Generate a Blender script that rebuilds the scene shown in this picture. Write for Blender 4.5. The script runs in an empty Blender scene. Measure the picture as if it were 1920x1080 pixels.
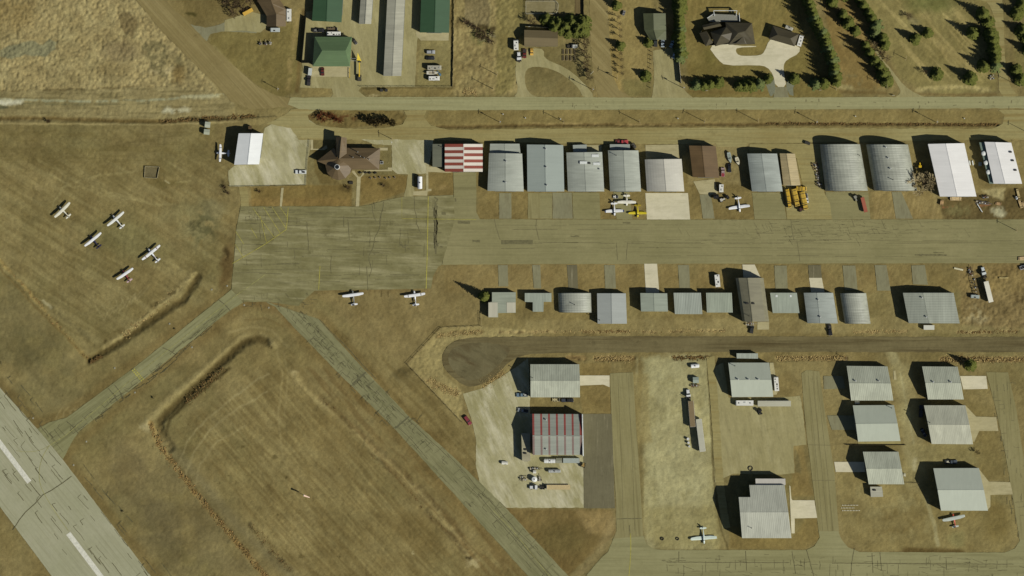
import bpy, math, random
import numpy as np
from mathutils import Vector, Matrix, Euler
from mathutils.geometry import tessellate_polygon

# ------------------------------------------------------------------ camera, sky, sun, exposure
SC = bpy.context.scene
S = 0.28                      # metres per map unit
CAM_H = 5000.0
SUN_EL, SUN_AZ = 40.0, -27.0  # elevation; direction to the sun measured from +x (east)
cam_d = bpy.data.cameras.new('camera')
cam = bpy.data.objects.new('camera', cam_d)
SC.collection.objects.link(cam)
cam.location = (0, 0, CAM_H)
cam_d.sensor_width = 36.0
cam_d.lens = 36.0 * CAM_H / (1920 * S)
cam_d.clip_start = 10.0
cam_d.clip_end = 20000.0
SC.camera = cam
wd = bpy.data.worlds.new('World'); SC.world = wd; wd.use_nodes = True
nt = wd.node_tree
bg = nt.nodes['Background']; bg.inputs['Strength'].default_value = 0.062
sky = nt.nodes.new('ShaderNodeTexSky'); sky.sky_type = 'NISHITA'; sky.sun_disc = False
sky.sun_elevation = math.radians(SUN_EL)
sky.sun_rotation = math.radians(90 - SUN_AZ)
sky.altitude = 1500; sky.air_density = 0.8; sky.dust_density = 1.2; sky.ozone_density = 0.1
nt.links.new(sky.outputs[0], bg.inputs[0])
sd = bpy.data.lights.new('sun', 'SUN'); sd.energy = 5.0; sd.angle = math.radians(0.5); sd.color = (1.0, 0.97, 0.9)
sun = bpy.data.objects.new('sun', sd); SC.collection.objects.link(sun)
el, az = math.radians(SUN_EL), math.radians(SUN_AZ)
SUNV = Vector((math.cos(el) * math.cos(az), math.cos(el) * math.sin(az), math.sin(el)))
sun.rotation_euler = SUNV.to_track_quat('Z', 'Y').to_euler()
SC.view_settings.view_transform = 'Standard'; SC.view_settings.look = 'None'
SC.view_settings.gamma = 1.0; SC.view_settings.exposure = 0.0

# ------------------------------------------------------------------ helpers
R = random.Random(7)
COL = SC.collection
KR, KG, KB = 1.12, 1.09, 1.06   # radiance of a white surface lying flat
def lin(v):
    v /= 255.0
    return v / 12.92 if v <= .04045 else ((v + .055) / 1.055) ** 2.4
def alb(c, g=1.0):
    return (min(.9, lin(c[0]) / KR * g), min(.9, lin(c[1]) / KG * g), min(.9, lin(c[2]) / KB * g), 1)
def W(x, y, z=0.0):
    k = S * (1 - z / CAM_H)
    return ((x - 960) * k, (540 - y) * k)
MATS = {}
def nn(t, typ, **kw):
    n = t.nodes.new(typ)
    for k, v in kw.items():
        if k in n.inputs: n.inputs[k].default_value = v
        else: setattr(n, k, v)
    return n
def coords(t, ang=0, sc=(1, 1, 1), obj=True):
    if obj:
        c = t.nodes.new('ShaderNodeTexCoord').outputs['Object']
    else:
        c = t.nodes.new('ShaderNodeNewGeometry').outputs['Position']
    if ang:
        q = t.nodes.new('ShaderNodeMapping'); q.inputs['Rotation'].default_value = (0, 0, math.radians(ang)); t.links.new(c, q.inputs['Vector']); c = q.outputs[0]
    m = t.nodes.new('ShaderNodeMapping'); m.inputs['Scale'].default_value = sc
    t.links.new(c, m.inputs['Vector']); return m.outputs[0]
def noise(t, vec, scale, detail=4, rough=.6):
    n = nn(t, 'ShaderNodeTexNoise', Scale=scale, Detail=detail, Roughness=rough); t.links.new(vec, n.inputs['Vector']); return n.outputs['Fac']
def ramp(t, fac, a, b):
    m = nn(t, 'ShaderNodeMapRange'); m.inputs['From Min'].default_value = a; m.inputs['From Max'].default_value = b
    t.links.new(fac, m.inputs['Value']); return m.outputs[0]
def mix(t, fac, a, b, bt='MIX', f=None):
    m = t.nodes.new('ShaderNodeMix'); m.data_type = 'RGBA'; m.blend_type = bt
    if fac is None: m.inputs[0].default_value = f
    else: t.links.new(fac, m.inputs[0])
    for i, v in ((6, a), (7, b)):
        if hasattr(v, 'is_output'): t.links.new(v, m.inputs[i])
        else: m.inputs[i].default_value = v
    return m.outputs[2]
def base_mat(name):
    m = bpy.data.materials.new(name); m.use_nodes = True
    return m, m.node_tree, m.node_tree.nodes['Principled BSDF']
def mul(c, k): return (min(1, c[0] * k), min(1, c[1] * k), min(1, c[2] * k), 1)
def mat(name, c, rough=.7, amt=.12, scale=1.5, metal=0.0, spec=.3, g=1.0):
    key = (name, c, rough, amt, scale, metal, g)
    if key in MATS: return MATS[key]
    m, t, p = base_mat(name); a = alb(c, g)
    f = ramp(t, noise(t, coords(t), scale), .35, .65)
    t.links.new(mix(t, f, mul(a, 1 - amt), mul(a, 1 + amt)), p.inputs['Base Color'])
    p.inputs['Roughness'].default_value = rough; p.inputs['Metallic'].default_value = metal
    p.inputs['Specular IOR Level'].default_value = spec
    MATS[key] = m; return m
def roofmat(name, c, ang=0, dirt=.16, rough=.5, g=1.0, panel=0.0, pang=0, rust=None):
    """weathered sheet metal or shingle: blotches, run-off streaks along the slope, faint panel joints"""
    key = ('roof', name, c, ang, dirt, g, panel, pang, rust)
    if key in MATS: return MATS[key]
    m, t, p = base_mat(name); a = alb(c, g); a = (min(1, a[0] * 1.07), min(1, a[1] * 1.04), a[2] * .98, 1)
    f1 = ramp(t, noise(t, coords(t, 0, (1, 1, 1), False), .12, 5, .65), .3, .7)
    f2 = ramp(t, noise(t, coords(t, ang, (.06, 1.3, .3), False), 1.2, 3, .6), .3, .72)
    col = mix(t, f1, mul(a, 1 - dirt), mul(a, 1 + dirt * .7))
    col = mix(t, f2, mul(a, 1 - dirt * 1.3), col)
    f6 = ramp(t, noise(t, coords(t, ang, (.03, .28, .3), False), 1.0, 2, .5), .48, .56)
    col = mix(t, None, col, mix(t, f6, (1, 1, 1, 1), (1 - dirt * .6,) * 3 + (1,)), 'MULTIPLY', 1.0)
    f3 = ramp(t, noise(t, coords(t, 0, (1, 1, 1), False), .9, 4, .7), .62, .8)
    col = mix(t, f3, col, mul(a, .8))
    if rust:
        f5 = ramp(t, noise(t, coords(t, ang, (.15, 1, .3), False), .35, 5, .7), .52, .68)
        col = mix(t, f5, col, alb(rust))
    if panel:
        w = nn(t, 'ShaderNodeTexWave', Scale=panel, Distortion=.0); w.wave_profile = 'SAW'
        t.links.new(coords(t, pang, (1, 1, 1), False), w.inputs['Vector'])
        f4 = ramp(t, w.outputs['Fac'], .9, .96)
        col = mix(t, f4, col, mul(a, .7))
    t.links.new(col, p.inputs['Base Color'])
    p.inputs['Roughness'].default_value = rough; p.inputs['Specular IOR Level'].default_value = .25
    MATS[key] = m; return m
def sheetmat(name, c1, c2, c3, s1=.02, ang=0, st=(.02, .5), bump=.2, thr=(.5, .7), s3=.5, grain=.12):
    """ground sheet: two tones in big patches, a third in streaks along `ang`, fine grain"""
    m, t, p = base_mat(name)
    a1, a2, a3 = [(q[0] * 1.01, q[1], q[2] * .97, 1) for q in (alb(c1), alb(c2), alb(c3))]
    v = coords(t, 0, (1, 1, 1), False)
    f1 = ramp(t, noise(t, v, s1, 6, .62), .36, .64)
    f2 = ramp(t, noise(t, coords(t, ang, (st[0], st[1], 1), False), 1.0, 5, .65), thr[0], thr[1])
    f2b = ramp(t, noise(t, coords(t, ang, (st[0] * 2.4, st[1] * 3, 1), False), 1.0, 4, .65), .45, .72)
    f2c = ramp(t, noise(t, coords(t, ang, (st[0] * .8, st[1] * 1.4, 1), False), 1.7, 6, .7), .52, .7)
    col = mix(t, f1, a1, a2)
    col = mix(t, f2, col, a3)
    dk = (1 - 1.8 * grain,) * 3 + (1,)
    col = mix(t, None, col, mix(t, f2b, (1, 1, 1, 1), dk), 'MULTIPLY', 1.0)
    col = mix(t, None, col, mix(t, f2c, (1, 1, 1, 1), dk), 'MULTIPLY', 1.0)
    f3 = ramp(t, noise(t, v, s3, 5, .75), .3, .7)
    col = mix(t, None, col, mix(t, f3, (1 - grain,) * 3 + (1,), (1 + grain,) * 3 + (1,)), 'MULTIPLY', 1.0)
    f4 = ramp(t, noise(t, v, .13, 6, .72), .6, .74)
    col = mix(t, f4, col, mul(a1, 1 - 3 * grain))
    f5 = ramp(t, noise(t, v, .3, 5, .7), .66, .76)
    col = mix(t, f5, col, mul(a2, 1 + 1.6 * grain))
    t.links.new(col, p.inputs['Base Color']); p.inputs['Roughness'].default_value = .95
    p.inputs['Specular IOR Level'].default_value = .1
    b = nn(t, 'ShaderNodeBump', Strength=bump, Distance=.3)
    t.links.new(noise(t, v, 1.1, 4, .7), b.inputs['Height']); t.links.new(b.outputs[0], p.inputs['Normal'])
    return m

class MB:
    """collects shapes into one mesh"""
    def __init__(s): s.v = []; s.f = []; s.m = []
    def add(s, vs, fs, mi=0):
        o = len(s.v); s.v += [tuple(p) for p in vs]
        for f in fs: s.f.append(tuple(i + o for i in f)); s.m.append(mi)
    def box(s, c, d, mi=0, rz=0.0, top=None, ry=0.0):
        x, y, z = d[0] / 2, d[1] / 2, d[2] / 2
        tx, ty = top if top else (1, 1)
        vs = [(-x, -y, -z), (x, -y, -z), (x, y, -z), (-x, y, -z), (-x * tx, -y * ty, z), (x * tx, -y * ty, z), (x * tx, y * ty, z), (-x * tx, y * ty, z)]
        M = Matrix.Translation(c) @ Matrix.Rotation(rz, 4, 'Z') @ Matrix.Rotation(ry, 4, 'Y')
        s.add([M @ Vector(p) for p in vs], [(0, 3, 2, 1), (4, 5, 6, 7), (0, 1, 5, 4), (1, 2, 6, 5), (2, 3, 7, 6), (3, 0, 4, 7)], mi)
        return s
    def cyl(s, a, b, r0, r1=None, n=8, mi=0):
        r1 = r0 if r1 is None else r1
        a = Vector(a); b = Vector(b); d = (b - a).normalized()
        u = d.orthogonal().normalized(); w = d.cross(u)
        vs = []
        for c, r in ((a, r0), (b, r1)):
            for i in range(n):
                t = 2 * math.pi * i / n
                vs.append(c + (u * math.cos(t) + w * math.sin(t)) * r)
        fs = [(i, (i + 1) % n, n + (i + 1) % n, n + i) for i in range(n)]
        if n > 2: fs += [tuple(range(n))[::-1], tuple(range(n, 2 * n))]
        s.add(vs, fs, mi); return s
    def rings(s, rings, mi=0, cap=True):
        n = len(rings[0]); vs = [p for r in rings for p in r]; fs = []
        for k in range(len(rings) - 1):
            for i in range(n):
                fs.append((k * n + i, k * n + (i + 1) % n, (k + 1) * n + (i + 1) % n, (k + 1) * n + i))
        if cap: fs += [tuple(range(n))[::-1], tuple(range((len(rings) - 1) * n, len(rings) * n))]
        s.add(vs, fs, mi); return s
    def side(s, prof, y0, y1, mi=0, inset=0.0, zt=None):
        """side profile in x-z extruded across y; points above zt are drawn in by `inset`"""
        n = len(prof)
        def yy(y, z, sg): return y + (sg * inset if zt is not None and z > zt else 0)
        a = [(x, yy(y0, z, 1), z) for x, z in prof]; b = [(x, yy(y1, z, -1), z) for x, z in prof]
        s.add(a + b, [tuple(range(n)), tuple(range(2 * n - 1, n - 1, -1))] + [(i, i + n, (i + 1) % n + n, (i + 1) % n) for i in range(n)], mi)
        return s
    def build(s, name, mats, parent=None, loc=None, smooth=False):
        me = bpy.data.meshes.new(name); me.from_pydata(s.v, [], s.f)
        if not isinstance(mats, (list, tuple)): mats = [mats]
        for m in mats: me.materials.append(m)
        me.polygons.foreach_set('material_index', s.m)
        if smooth: me.polygons.foreach_set('use_smooth', [True] * len(s.f))
        me.update()
        o = bpy.data.objects.new(name, me); COL.objects.link(o)
        if parent: o.parent = parent
        if loc: o.location = loc
        return o
def thing(name, label, cat, x=None, y=None, rz=0.0, group=None, z=0.0, scale=1.0):
    o = bpy.data.objects.new(name, None); COL.objects.link(o); o.empty_display_size = .5
    if x is not None:
        p = W(x, y); o.location = (p[0], p[1], z)
    o.rotation_euler = (0, 0, math.radians(rz)); o.scale = (scale,) * 3
    o['label'] = label; o['category'] = cat
    if group: o['group'] = group
    return o
def tag(o, label, cat, group=None):
    o['label'] = label; o['category'] = cat
    if group: o['group'] = group
    return o
def dup(root, x, y, rz, label, group=None, scale=None):
    r = root.copy(); COL.objects.link(r); p = W(x, y); r.location = (p[0], p[1], 0); r.rotation_euler = (0, 0, math.radians(rz))
    if scale: r.scale = scale if isinstance(scale, tuple) else (scale,) * 3
    r['label'] = label
    if group: r['group'] = group
    for ch in list(root.children):
        c = ch.copy(); COL.objects.link(c); c.parent = r
        for g in ch.children:
            d = g.copy(); COL.objects.link(d); d.parent = c
    return r
def jag(poly, step, amp, seed=0, closed=True):
    rr = random.Random(seed * 31 + len(poly)); out = []
    n = len(poly)
    for i in range(n if closed else n - 1):
        a, b = poly[i], poly[(i + 1) % n]; L = math.dist(a, b) ; k = max(1, int(L / step))
        for j in range(k):
            t = j / k; e = amp if j else amp * .3
            out.append((a[0] + (b[0] - a[0]) * t + rr.uniform(-e, e), a[1] + (b[1] - a[1]) * t + rr.uniform(-e, e)))
    if not closed: out.append(poly[-1])
    return out
def smoothpoly(poly, it=2, closed=True):
    for _ in range(it):
        out = []; n = len(poly)
        if not closed: out.append(poly[0])
        for i in range(n if closed else n - 1):
            a, b = poly[i], poly[(i + 1) % n]
            out += [(a[0] * .75 + b[0] * .25, a[1] * .75 + b[1] * .25), (a[0] * .25 + b[0] * .75, a[1] * .25 + b[1] * .75)]
        if not closed: out.append(poly[-1])
        poly = out
    return poly
def poly_mb(mb, poly, z, mi=0):
    pts = [Vector((*W(x, y), z)) for x, y in poly]
    tris = tessellate_polygon([pts])
    fs = []
    for t in tris:
        a, b, c = (pts[i] for i in t)
        fs.append(t if (b - a).cross(c - a).z > 0 else t[::-1])
    mb.add(pts, fs, mi)
def sheet(name, poly, z, m, step=6, amp=.5, seed=0, smooth=0):
    if smooth: poly = smoothpoly(poly, smooth)
    if amp: poly = jag(poly, step, amp, seed)
    mb = MB(); poly_mb(mb, poly, z)
    o = mb.build(name, m); o['kind'] = 'structure'; return o
def ribbon(mb, line, w, z, mi=0):
    pts = [Vector((*W(x, y), z)) for x, y in line]; n = len(pts); vs = []
    for i, p in enumerate(pts):
        d = (pts[min(i + 1, n - 1)] - pts[max(i - 1, 0)]).normalized(); q = Vector((-d.y, d.x, 0)) * w / 2
        vs += [p + q, p - q]
    mb.add(vs, [(2 * i, 2 * i + 1, 2 * i + 3, 2 * i + 2) for i in range(n - 1)], mi)
# ------------------------------------------------------------------ the ground: one relief sheet with soil and grass tones, far fields round it
GX, GY, GS = 560, 324, 0.5            # extent in metres and grid pitch
NX, NY = int(GX / GS) + 1, int(GY / GS) + 1
gx = np.linspace(-GX / 2, GX / 2, NX); gy = np.linspace(-GY / 2, GY / 2, NY)
GXX, GYY = np.meshgrid(gx, gy)        # metres
PX, PY = GXX / S + 960, 540 - GYY / S # map units
def vnoise(x, y, seed):
    rs = np.random.RandomState(seed); T = rs.rand(256, 256)
    xi = np.floor(x).astype(int); yi = np.floor(y).astype(int); fx = x - xi; fy = y - yi
    fx = fx * fx * (3 - 2 * fx); fy = fy * fy * (3 - 2 * fy)
    a = T[yi % 256, xi % 256]; b = T[yi % 256, (xi + 1) % 256]; c = T[(yi + 1) % 256, xi % 256]; d = T[(yi + 1) % 256, (xi + 1) % 256]
    return (a * (1 - fx) + b * fx) * (1 - fy) + (c * (1 - fx) + d * fx) * fy
def fbm(X, Y, size, octv=4, seed=0, ang=0, stretch=1.0, gain=.55):
    a = math.radians(ang); c, s = math.cos(a), math.sin(a)
    u = (X * c - Y * s) / (size * stretch); v = (X * s + Y * c) / size
    t = 0; amp = 1; tot = 0
    for o in range(octv):
        t = t + amp * vnoise(u * 2 ** o + 37.1 * o + seed * 3.3, v * 2 ** o + 11.7 * o, seed + o); tot += amp; amp *= gain
    return t / tot
def sm(x, a, b):
    t = np.clip((x - a) / (b - a), 0, 1); return t * t * (3 - 2 * t)
WARPX = (fbm(PX, PY, 14, 4, 91) - .5); WARPY = (fbm(PX, PY, 14, 4, 92) - .5)
FINE = fbm(PX, PY, 5, 3, 93)
def L3(c): return np.array([lin(c[0]), lin(c[1]), lin(c[2])])
col = np.zeros((NY, NX, 3)); HZ = np.zeros((NY, NX)); RG = np.full((NY, NX), .3)
n1 = sm(fbm(PX, PY, 190, 5, 1), .35, .65)[..., None]; n2 = sm(fbm(PX, PY, 60, 5, 2), .4, .68)[..., None]; n3 = sm(fbm(PX, PY, 24, 4, 3), .45, .75)[..., None]
col[:] = L3((117, 100, 58)) * (1 - n1) + L3((108, 96, 56)) * n1
col = col * (1 - n2 * .6) + L3((124, 108, 66)) * n2 * .6
col = col * (1 - n3 * .35) + L3((102, 86, 48)) * n3 * .35
def box_of(pts, pad):
    xs = [p[0] for p in pts]; ys = [p[1] for p in pts]
    x0, x1 = min(xs) - pad, max(xs) + pad; y0, y1 = min(ys) - pad, max(ys) + pad
    i0 = np.searchsorted(PX[0], x0); i1 = np.searchsorted(PX[0], x1)
    pyc = -PY[:, 0]; j0 = np.searchsorted(pyc, -y1); j1 = np.searchsorted(pyc, -y0)
    return slice(max(0, j0), max(0, j1)), slice(max(0, i0), max(0, i1))
def lay(sl, m, c, op=1.0, z=0.0, rg=None):
    m = m * op
    col[sl] = col[sl] * (1 - m[..., None]) + L3(c) * m[..., None]
    if z: HZ[sl] += z * m / max(op, .01)
    if rg is not None: RG[sl] = RG[sl] * (1 - m) + rg * m
def segdist(X, Y, line):
    d = np.full(X.shape, 1e9); side = np.zeros(X.shape)
    for (ax, ay), (bx, by) in zip(line[:-1], line[1:]):
        ux, uy = bx - ax, by - ay; L2 = ux * ux + uy * uy + 1e-9
        t = np.clip(((X - ax) * ux + (Y - ay) * uy) / L2, 0, 1)
        dd = np.hypot(X - ax - ux * t, Y - ay - uy * t)
        d = np.minimum(d, dd)
    return d
def stroke(line, w, c, op=1.0, soft=None, warp=6, z=0.0, rg=None, brk=0, seed=5):
    """a band along a line: width w, soft edge, wobbly by `warp`, broken up by `brk`"""
    soft = soft or w * .5
    sl = box_of(line, w + soft + warp); 
    if PX[sl].size == 0: return
    X = PX[sl] + WARPX[sl] * warp; Y = PY[sl] + WARPY[sl] * warp
    m = 1 - sm(segdist(X, Y, line), max(0, w / 2 - soft / 2), w / 2 + soft / 2)
    if brk: m = m * sm(fbm(PX[sl], PY[sl], 10, 4, seed), brk - .12, brk + .12)
    lay(sl, m, c, op, z, rg)
def area(poly, c, op=1.0, soft=6, warp=10, z=0.0, rg=None, brk=0, bs=14, seed=6, stretch=1, ang=0):
    sl = box_of(poly, soft + warp)
    if PX[sl].size == 0: return
    X = PX[sl] + WARPX[sl] * warp; Y = PY[sl] + WARPY[sl] * warp
    ins = np.zeros(X.shape, bool); n = len(poly)
    for i in range(n):
        (ax, ay), (bx, by) = poly[i], poly[(i + 1) % n]
        if ay == by: continue
        cnd = ((Y >= ay) != (Y >= by)) & (X < (bx - ax) * (Y - ay) / (by - ay) + ax); ins ^= cnd
    d = segdist(X, Y, poly + [poly[0]]); sd_ = np.where(ins, d, -d)
    m = sm(sd_, -soft / 2, soft / 2)
    if brk: m = m * sm(fbm(PX[sl], PY[sl], bs, 4, seed, ang, stretch), brk - .12, brk + .12)
    lay(sl, m, c, op, z, rg)
def blob(x, y, rx, ry, c, op=.6, rot=0, warp=14, z=0.0, rg=None, brk=0, bs=10, seed=8, p=1.0):
    r_ = max(rx, ry) * 1.2 + warp; sl = box_of([(x, y)], r_)
    if PX[sl].size == 0: return
    X = PX[sl] + WARPX[sl] * warp - x; Y = PY[sl] + WARPY[sl] * warp - y; a = math.radians(rot)
    u = (X * math.cos(a) + Y * math.sin(a)) / rx; v = (-X * math.sin(a) + Y * math.cos(a)) / ry
    m = 1 - sm(np.hypot(u, v), .35, 1.15)
    if brk: m = m * sm(fbm(PX[sl], PY[sl], bs, 4, seed), brk - .1, brk + .1)
    lay(sl, m, c, op, z, rg)
def stripes(poly, ang, pitch, c, op, seed=3, soft=10):
    """mowing and wheel streaks running along ang"""
    sl = box_of(poly, soft)
    f = sm(fbm(PX[sl], PY[sl], pitch, 3, seed, ang, 14), .48, .66)
    X, Y = PX[sl], PY[sl]; ins = np.zeros(X.shape, bool); n = len(poly)
    for i in range(n):
        (ax, ay), (bx, by) = poly[i], poly[(i + 1) % n]
        if ay == by: continue
        ins ^= ((Y >= ay) != (Y >= by)) & (X < (bx - ax) * (Y - ay) / (by - ay) + ax)
    d = segdist(X, Y, poly + [poly[0]]); m = sm(np.where(ins, d, -d), -soft / 2, soft / 2)
    lay(sl, m * f, c, op)
DK, LT, TAN, GRN, OCH, GRV = (78, 64, 32), (142, 126, 80), (150, 134, 88), (96, 90, 44), (122, 94, 46), (132, 124, 84)
# rough field at top left
area([(-60, -40), (250, -40), (415, 178), (400, 180), (-60, 172)], (142, 124, 80), .9, 10, 6, rg=1.0)
area([(-60, -40), (250, -40), (415, 178), (-60, 172)], (124, 110, 70), .6, 10, 6, brk=.53, bs=36, seed=21)
area([(-60, -40), (250, -40), (415, 178), (-60, 172)], (152, 136, 90), .6, 10, 6, brk=.56, bs=22, seed=22)
area([(-60, -40), (250, -40), (415, 178), (-60, 172)], (108, 92, 58), .45, 10, 6, brk=.6, bs=7, seed=23)
blob(20, 25, 60, 40, (120, 96, 50), .5)
area([(0, 92), (45, 78), (60, 76), (80, 84), (92, 72), (106, 78), (104, 92), (80, 106), (45, 104), (30, 110), (0, 106)], (112, 110, 80), .9, 4, 10)
area([(222, 25), (240, 22), (256, 38), (248, 70), (236, 66), (228, 48)], (100, 84, 52), .8, 4, 10)
blob(225, 98, 45, 24, (106, 90, 62), .6); blob(210, 130, 40, 20, (110, 92, 54), .5)
area([(262, 72), (300, 78), (338, 104), (352, 148), (320, 160), (285, 130), (268, 95)], (96, 88, 56), .75, 6, 14, brk=.5, bs=9, seed=30)
stroke([(282, 136), (305, 140), (322, 130)], 9, (158, 142, 100), .8, 6, 10, brk=.4)
blob(335, 140, 16, 20, (126, 98, 50), .6)
# track bed and ditch along the north edge of the west field
area([(-60, 172), (330, 162), (430, 178), (440, 190), (440, 218), (-60, 232)], (128, 114, 74), .8, 6, 6, rg=.5)
stripes([(-60, 172), (330, 162), (430, 178), (440, 218), (-60, 230)], 0, 4, (104, 92, 56), .7, 41)
stroke([(0, 186), (150, 190), (280, 188), (420, 177)], 4, (132, 134, 104), .8, 4, 4, brk=.4)
stroke([(0, 194), (150, 196), (280, 193)], 2.5, (84, 84, 56), .6, 3, 4, brk=.45)
stroke([(-10, 192), (40, 191)], 7, (178, 176, 150), .9, 8, 10); stroke([(312, 208), (352, 207)], 7, (176, 172, 140), .8, 8, 14, brk=.42)
stroke([(340, 184), (425, 178)], 7, (150, 144, 108), .8, 6, 6, brk=.42); blob(4, 200, 14, 6, (70, 72, 50), .8)
stroke([(0, 170), (120, 168), (250, 162), (320, 161)], 3, (92, 76, 42), .7, 4, 8, brk=.45, z=-.15)
stroke([(-40, 222), (100, 222), (240, 228), (300, 227)], 7, (88, 68, 32), .85, 8, 4, z=-.5, rg=.8)
stroke([(300, 227), (370, 222), (480, 218)], 7, (80, 64, 34), .8, 7, 6, z=-.6, rg=1, brk=.38)
stroke([(-40, 232), (150, 232), (280, 234), (400, 230), (460, 226)], 3, (150, 132, 84), .8, 3, 4)
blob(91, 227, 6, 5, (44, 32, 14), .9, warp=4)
# west field with parked aeroplanes
stripes([(-60, 236), (380, 236), (440, 350), (430, 540), (170, 660), (-60, 480)], -35, 4, (98, 84, 46), .45, 42, 30)
stripes([(-60, 236), (400, 236), (380, 300), (-60, 330)], 0, 4, (100, 86, 46), .5, 47, 16)
stripes([(-60, 300), (440, 300), (430, 540), (170, 660), (-60, 480)], -30, 7, (130, 116, 72), .45, 43, 30)
for ln in ([(70, 300), (110, 320), (150, 345), (210, 362), (280, 380), (390, 392)], [(60, 315), (100, 330), (140, 350), (230, 372), (300, 385)], [(90, 400), (120, 350), (180, 330), (260, 320)]):
    stroke(ln, 3, (136, 122, 76), .55, 4, 10, brk=.42)
blob(60, 330, 18, 14, (136, 118, 72), .5, brk=.4); blob(72, 352, 8, 6, (140, 122, 78), .5)
blob(285, 321, 26, 22, (90, 74, 34), .5); area([(272, 312), (299, 313), (295, 334), (271, 332)], (94, 84, 58), .9, 3, 4)
blob(310, 344, 40, 10, (88, 76, 34), .5); stroke([(309, 338), (318, 344)], 1.6, (160, 148, 108), .8, 2, 2); stroke([(330, 342), (358, 339)], 4, (136, 122, 76), .5)
blob(370, 420, 45, 60, (112, 104, 66), .75, brk=.4); blob(385, 425, 30, 55, (76, 74, 44), .75, brk=.47, bs=12); blob(400, 390, 30, 20, (116, 108, 72), .6); blob(360, 425, 14, 18, (60, 58, 34), .6, brk=.5, bs=5)
blob(240, 450, 110, 45, (104, 98, 58), .6, 20); blob(330, 400, 60, 20, (116, 106, 66), .5, -15)
blob(425, 500, 16, 60, (92, 66, 34), .7, 8); blob(424, 478, 8, 16, (52, 40, 20), .8, brk=.45); blob(422, 360, 18, 22, (100, 84, 50), .8, brk=.45); blob(419, 352, 6, 20, (44, 34, 18), .8, brk=.4, bs=5)
stroke([(428, 315), (427, 350)], 3, (62, 50, 26), .5, 4)
# ditches south of the west field
stroke([(-20, 470), (40, 530), (90, 590), (130, 635), (170, 675)], 6, (148, 122, 66), .75, 6, 6, brk=.42, z=-.25)
stroke([(-20, 484), (30, 535), (80, 590), (120, 628), (168, 676)], 4, (104, 82, 40), .7, 5, 6, z=-.2)
stroke([(95, 575), (140, 612), (165, 635)], 7, (92, 82, 50), .6, 8, 8, brk=.48); stroke([(82, 565), (95, 577)], 5, (156, 148, 112), .6, 5)
area([(-60, 500), (10, 520), (90, 610), (170, 690), (160, 760), (60, 770), (-60, 700)], (100, 90, 56), .55, 50, 10, brk=.42, bs=30)
blob(50, 660, 50, 60, (84, 76, 46), .5, 45, brk=.45, bs=24)
stroke([(168, 675), (220, 645), (270, 610), (300, 590), (345, 560), (370, 520)], 12, (74, 60, 30), .85, 10, 4, z=-.9, rg=.7)
stroke([(195, 650), (240, 620), (290, 580), (330, 548), (365, 512)], 8, (140, 124, 78), .75, 8, 6, z=.25, rg=.9)
stroke([(195, 640), (240, 608), (290, 572), (335, 540)], 9, (88, 74, 40), .8, 6, 10, brk=.57, seed=61)
stroke([(165, 682), (192, 668)], 5, (40, 32, 14), .8, 4, 6, brk=.45)
# berm and ditch of the large middle field
stroke([(520, 648), (492, 632), (460, 630), (420, 660), (370, 705), (320, 745), (285, 780), (272, 795)], 10, (140, 124, 78), .75, 12, 5, z=.3)
stroke([(500, 640), (480, 633), (455, 642), (420, 675), (380, 712), (345, 745), (312, 775), (298, 790), (300, 810), (318, 838)], 14, (74, 60, 30), .9, 12, 4, z=-1.2, rg=.6)
stroke([(430, 690), (385, 725), (350, 755), (318, 785), (310, 815)], 5, (54, 42, 18), .7, 6, 5, z=-.2)
stroke([(425, 692), (405, 712)], 4, (40, 32, 14), .7, 4, 6, brk=.55); blob(508, 652, 5, 4, (50, 40, 20), .7, brk=.4, bs=4)
blob(272, 800, 12, 14, (156, 142, 100), .7, brk=.42)
stroke([(282, 795), (300, 835), (318, 858), (345, 895), (375, 935), (405, 970), (430, 1000), (460, 1035), (500, 1085)], 10, (120, 90, 44), .9, 6, 6, z=-.35, rg=.8)
stroke([(282, 795), (300, 835), (318, 858), (345, 895), (375, 935), (405, 970), (430, 1000), (460, 1035), (500, 1085)], 8, (152, 126, 72), .7, 6, 8, brk=.52, rg=.8, seed=62)
stroke([(310, 830), (350, 870), (400, 930), (450, 990), (510, 1050), (560, 1085)], 16, (108, 98, 66), .6, 18, 10)
stroke([(470, 985), (500, 1030), (545, 1070)], 10, (64, 54, 32), .8, 8, 10, brk=.55, seed=64)
area([(330, 860), (420, 960), (500, 1085), (300, 1085), (180, 900), (220, 850)], (100, 88, 56), .55, 40, 20, brk=.44, bs=30, seed=71)
blob(300, 980, 40, 90, (86, 76, 50), .55, -35, brk=.42, bs=20); blob(235, 860, 40, 60, (108, 92, 58), .5, -40)
blob(290, 830, 50, 40, (124, 108, 66), .5)
# the long soil ridge beside the diagonal taxiway
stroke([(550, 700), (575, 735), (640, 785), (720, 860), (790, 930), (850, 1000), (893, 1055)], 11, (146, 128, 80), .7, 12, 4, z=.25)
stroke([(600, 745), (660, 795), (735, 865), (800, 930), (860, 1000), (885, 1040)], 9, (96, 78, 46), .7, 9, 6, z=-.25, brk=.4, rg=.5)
stroke([(640, 780), (668, 812)], 5, (66, 54, 32), .7, 4, 6, brk=.45); stroke([(695, 848), (740, 890)], 5, (78, 64, 38), .6, 4, 6, brk=.45)
stroke([(800, 960), (850, 1010), (880, 1045)], 10, (86, 72, 44), .7, 8, 8, brk=.45); blob(880, 1046, 8, 5, (30, 24, 12), .8, brk=.4, bs=4); blob(888, 1056, 16, 12, (160, 146, 104), .6, brk=.42, bs=6)
blob(552, 700, 9, 7, (150, 134, 92), .7, brk=.4, bs=5)
stripes([(360, 800), (545, 700), (860, 1085), (560, 1085)], -48, 5, (132, 116, 70), .5, 51, 30)
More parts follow.
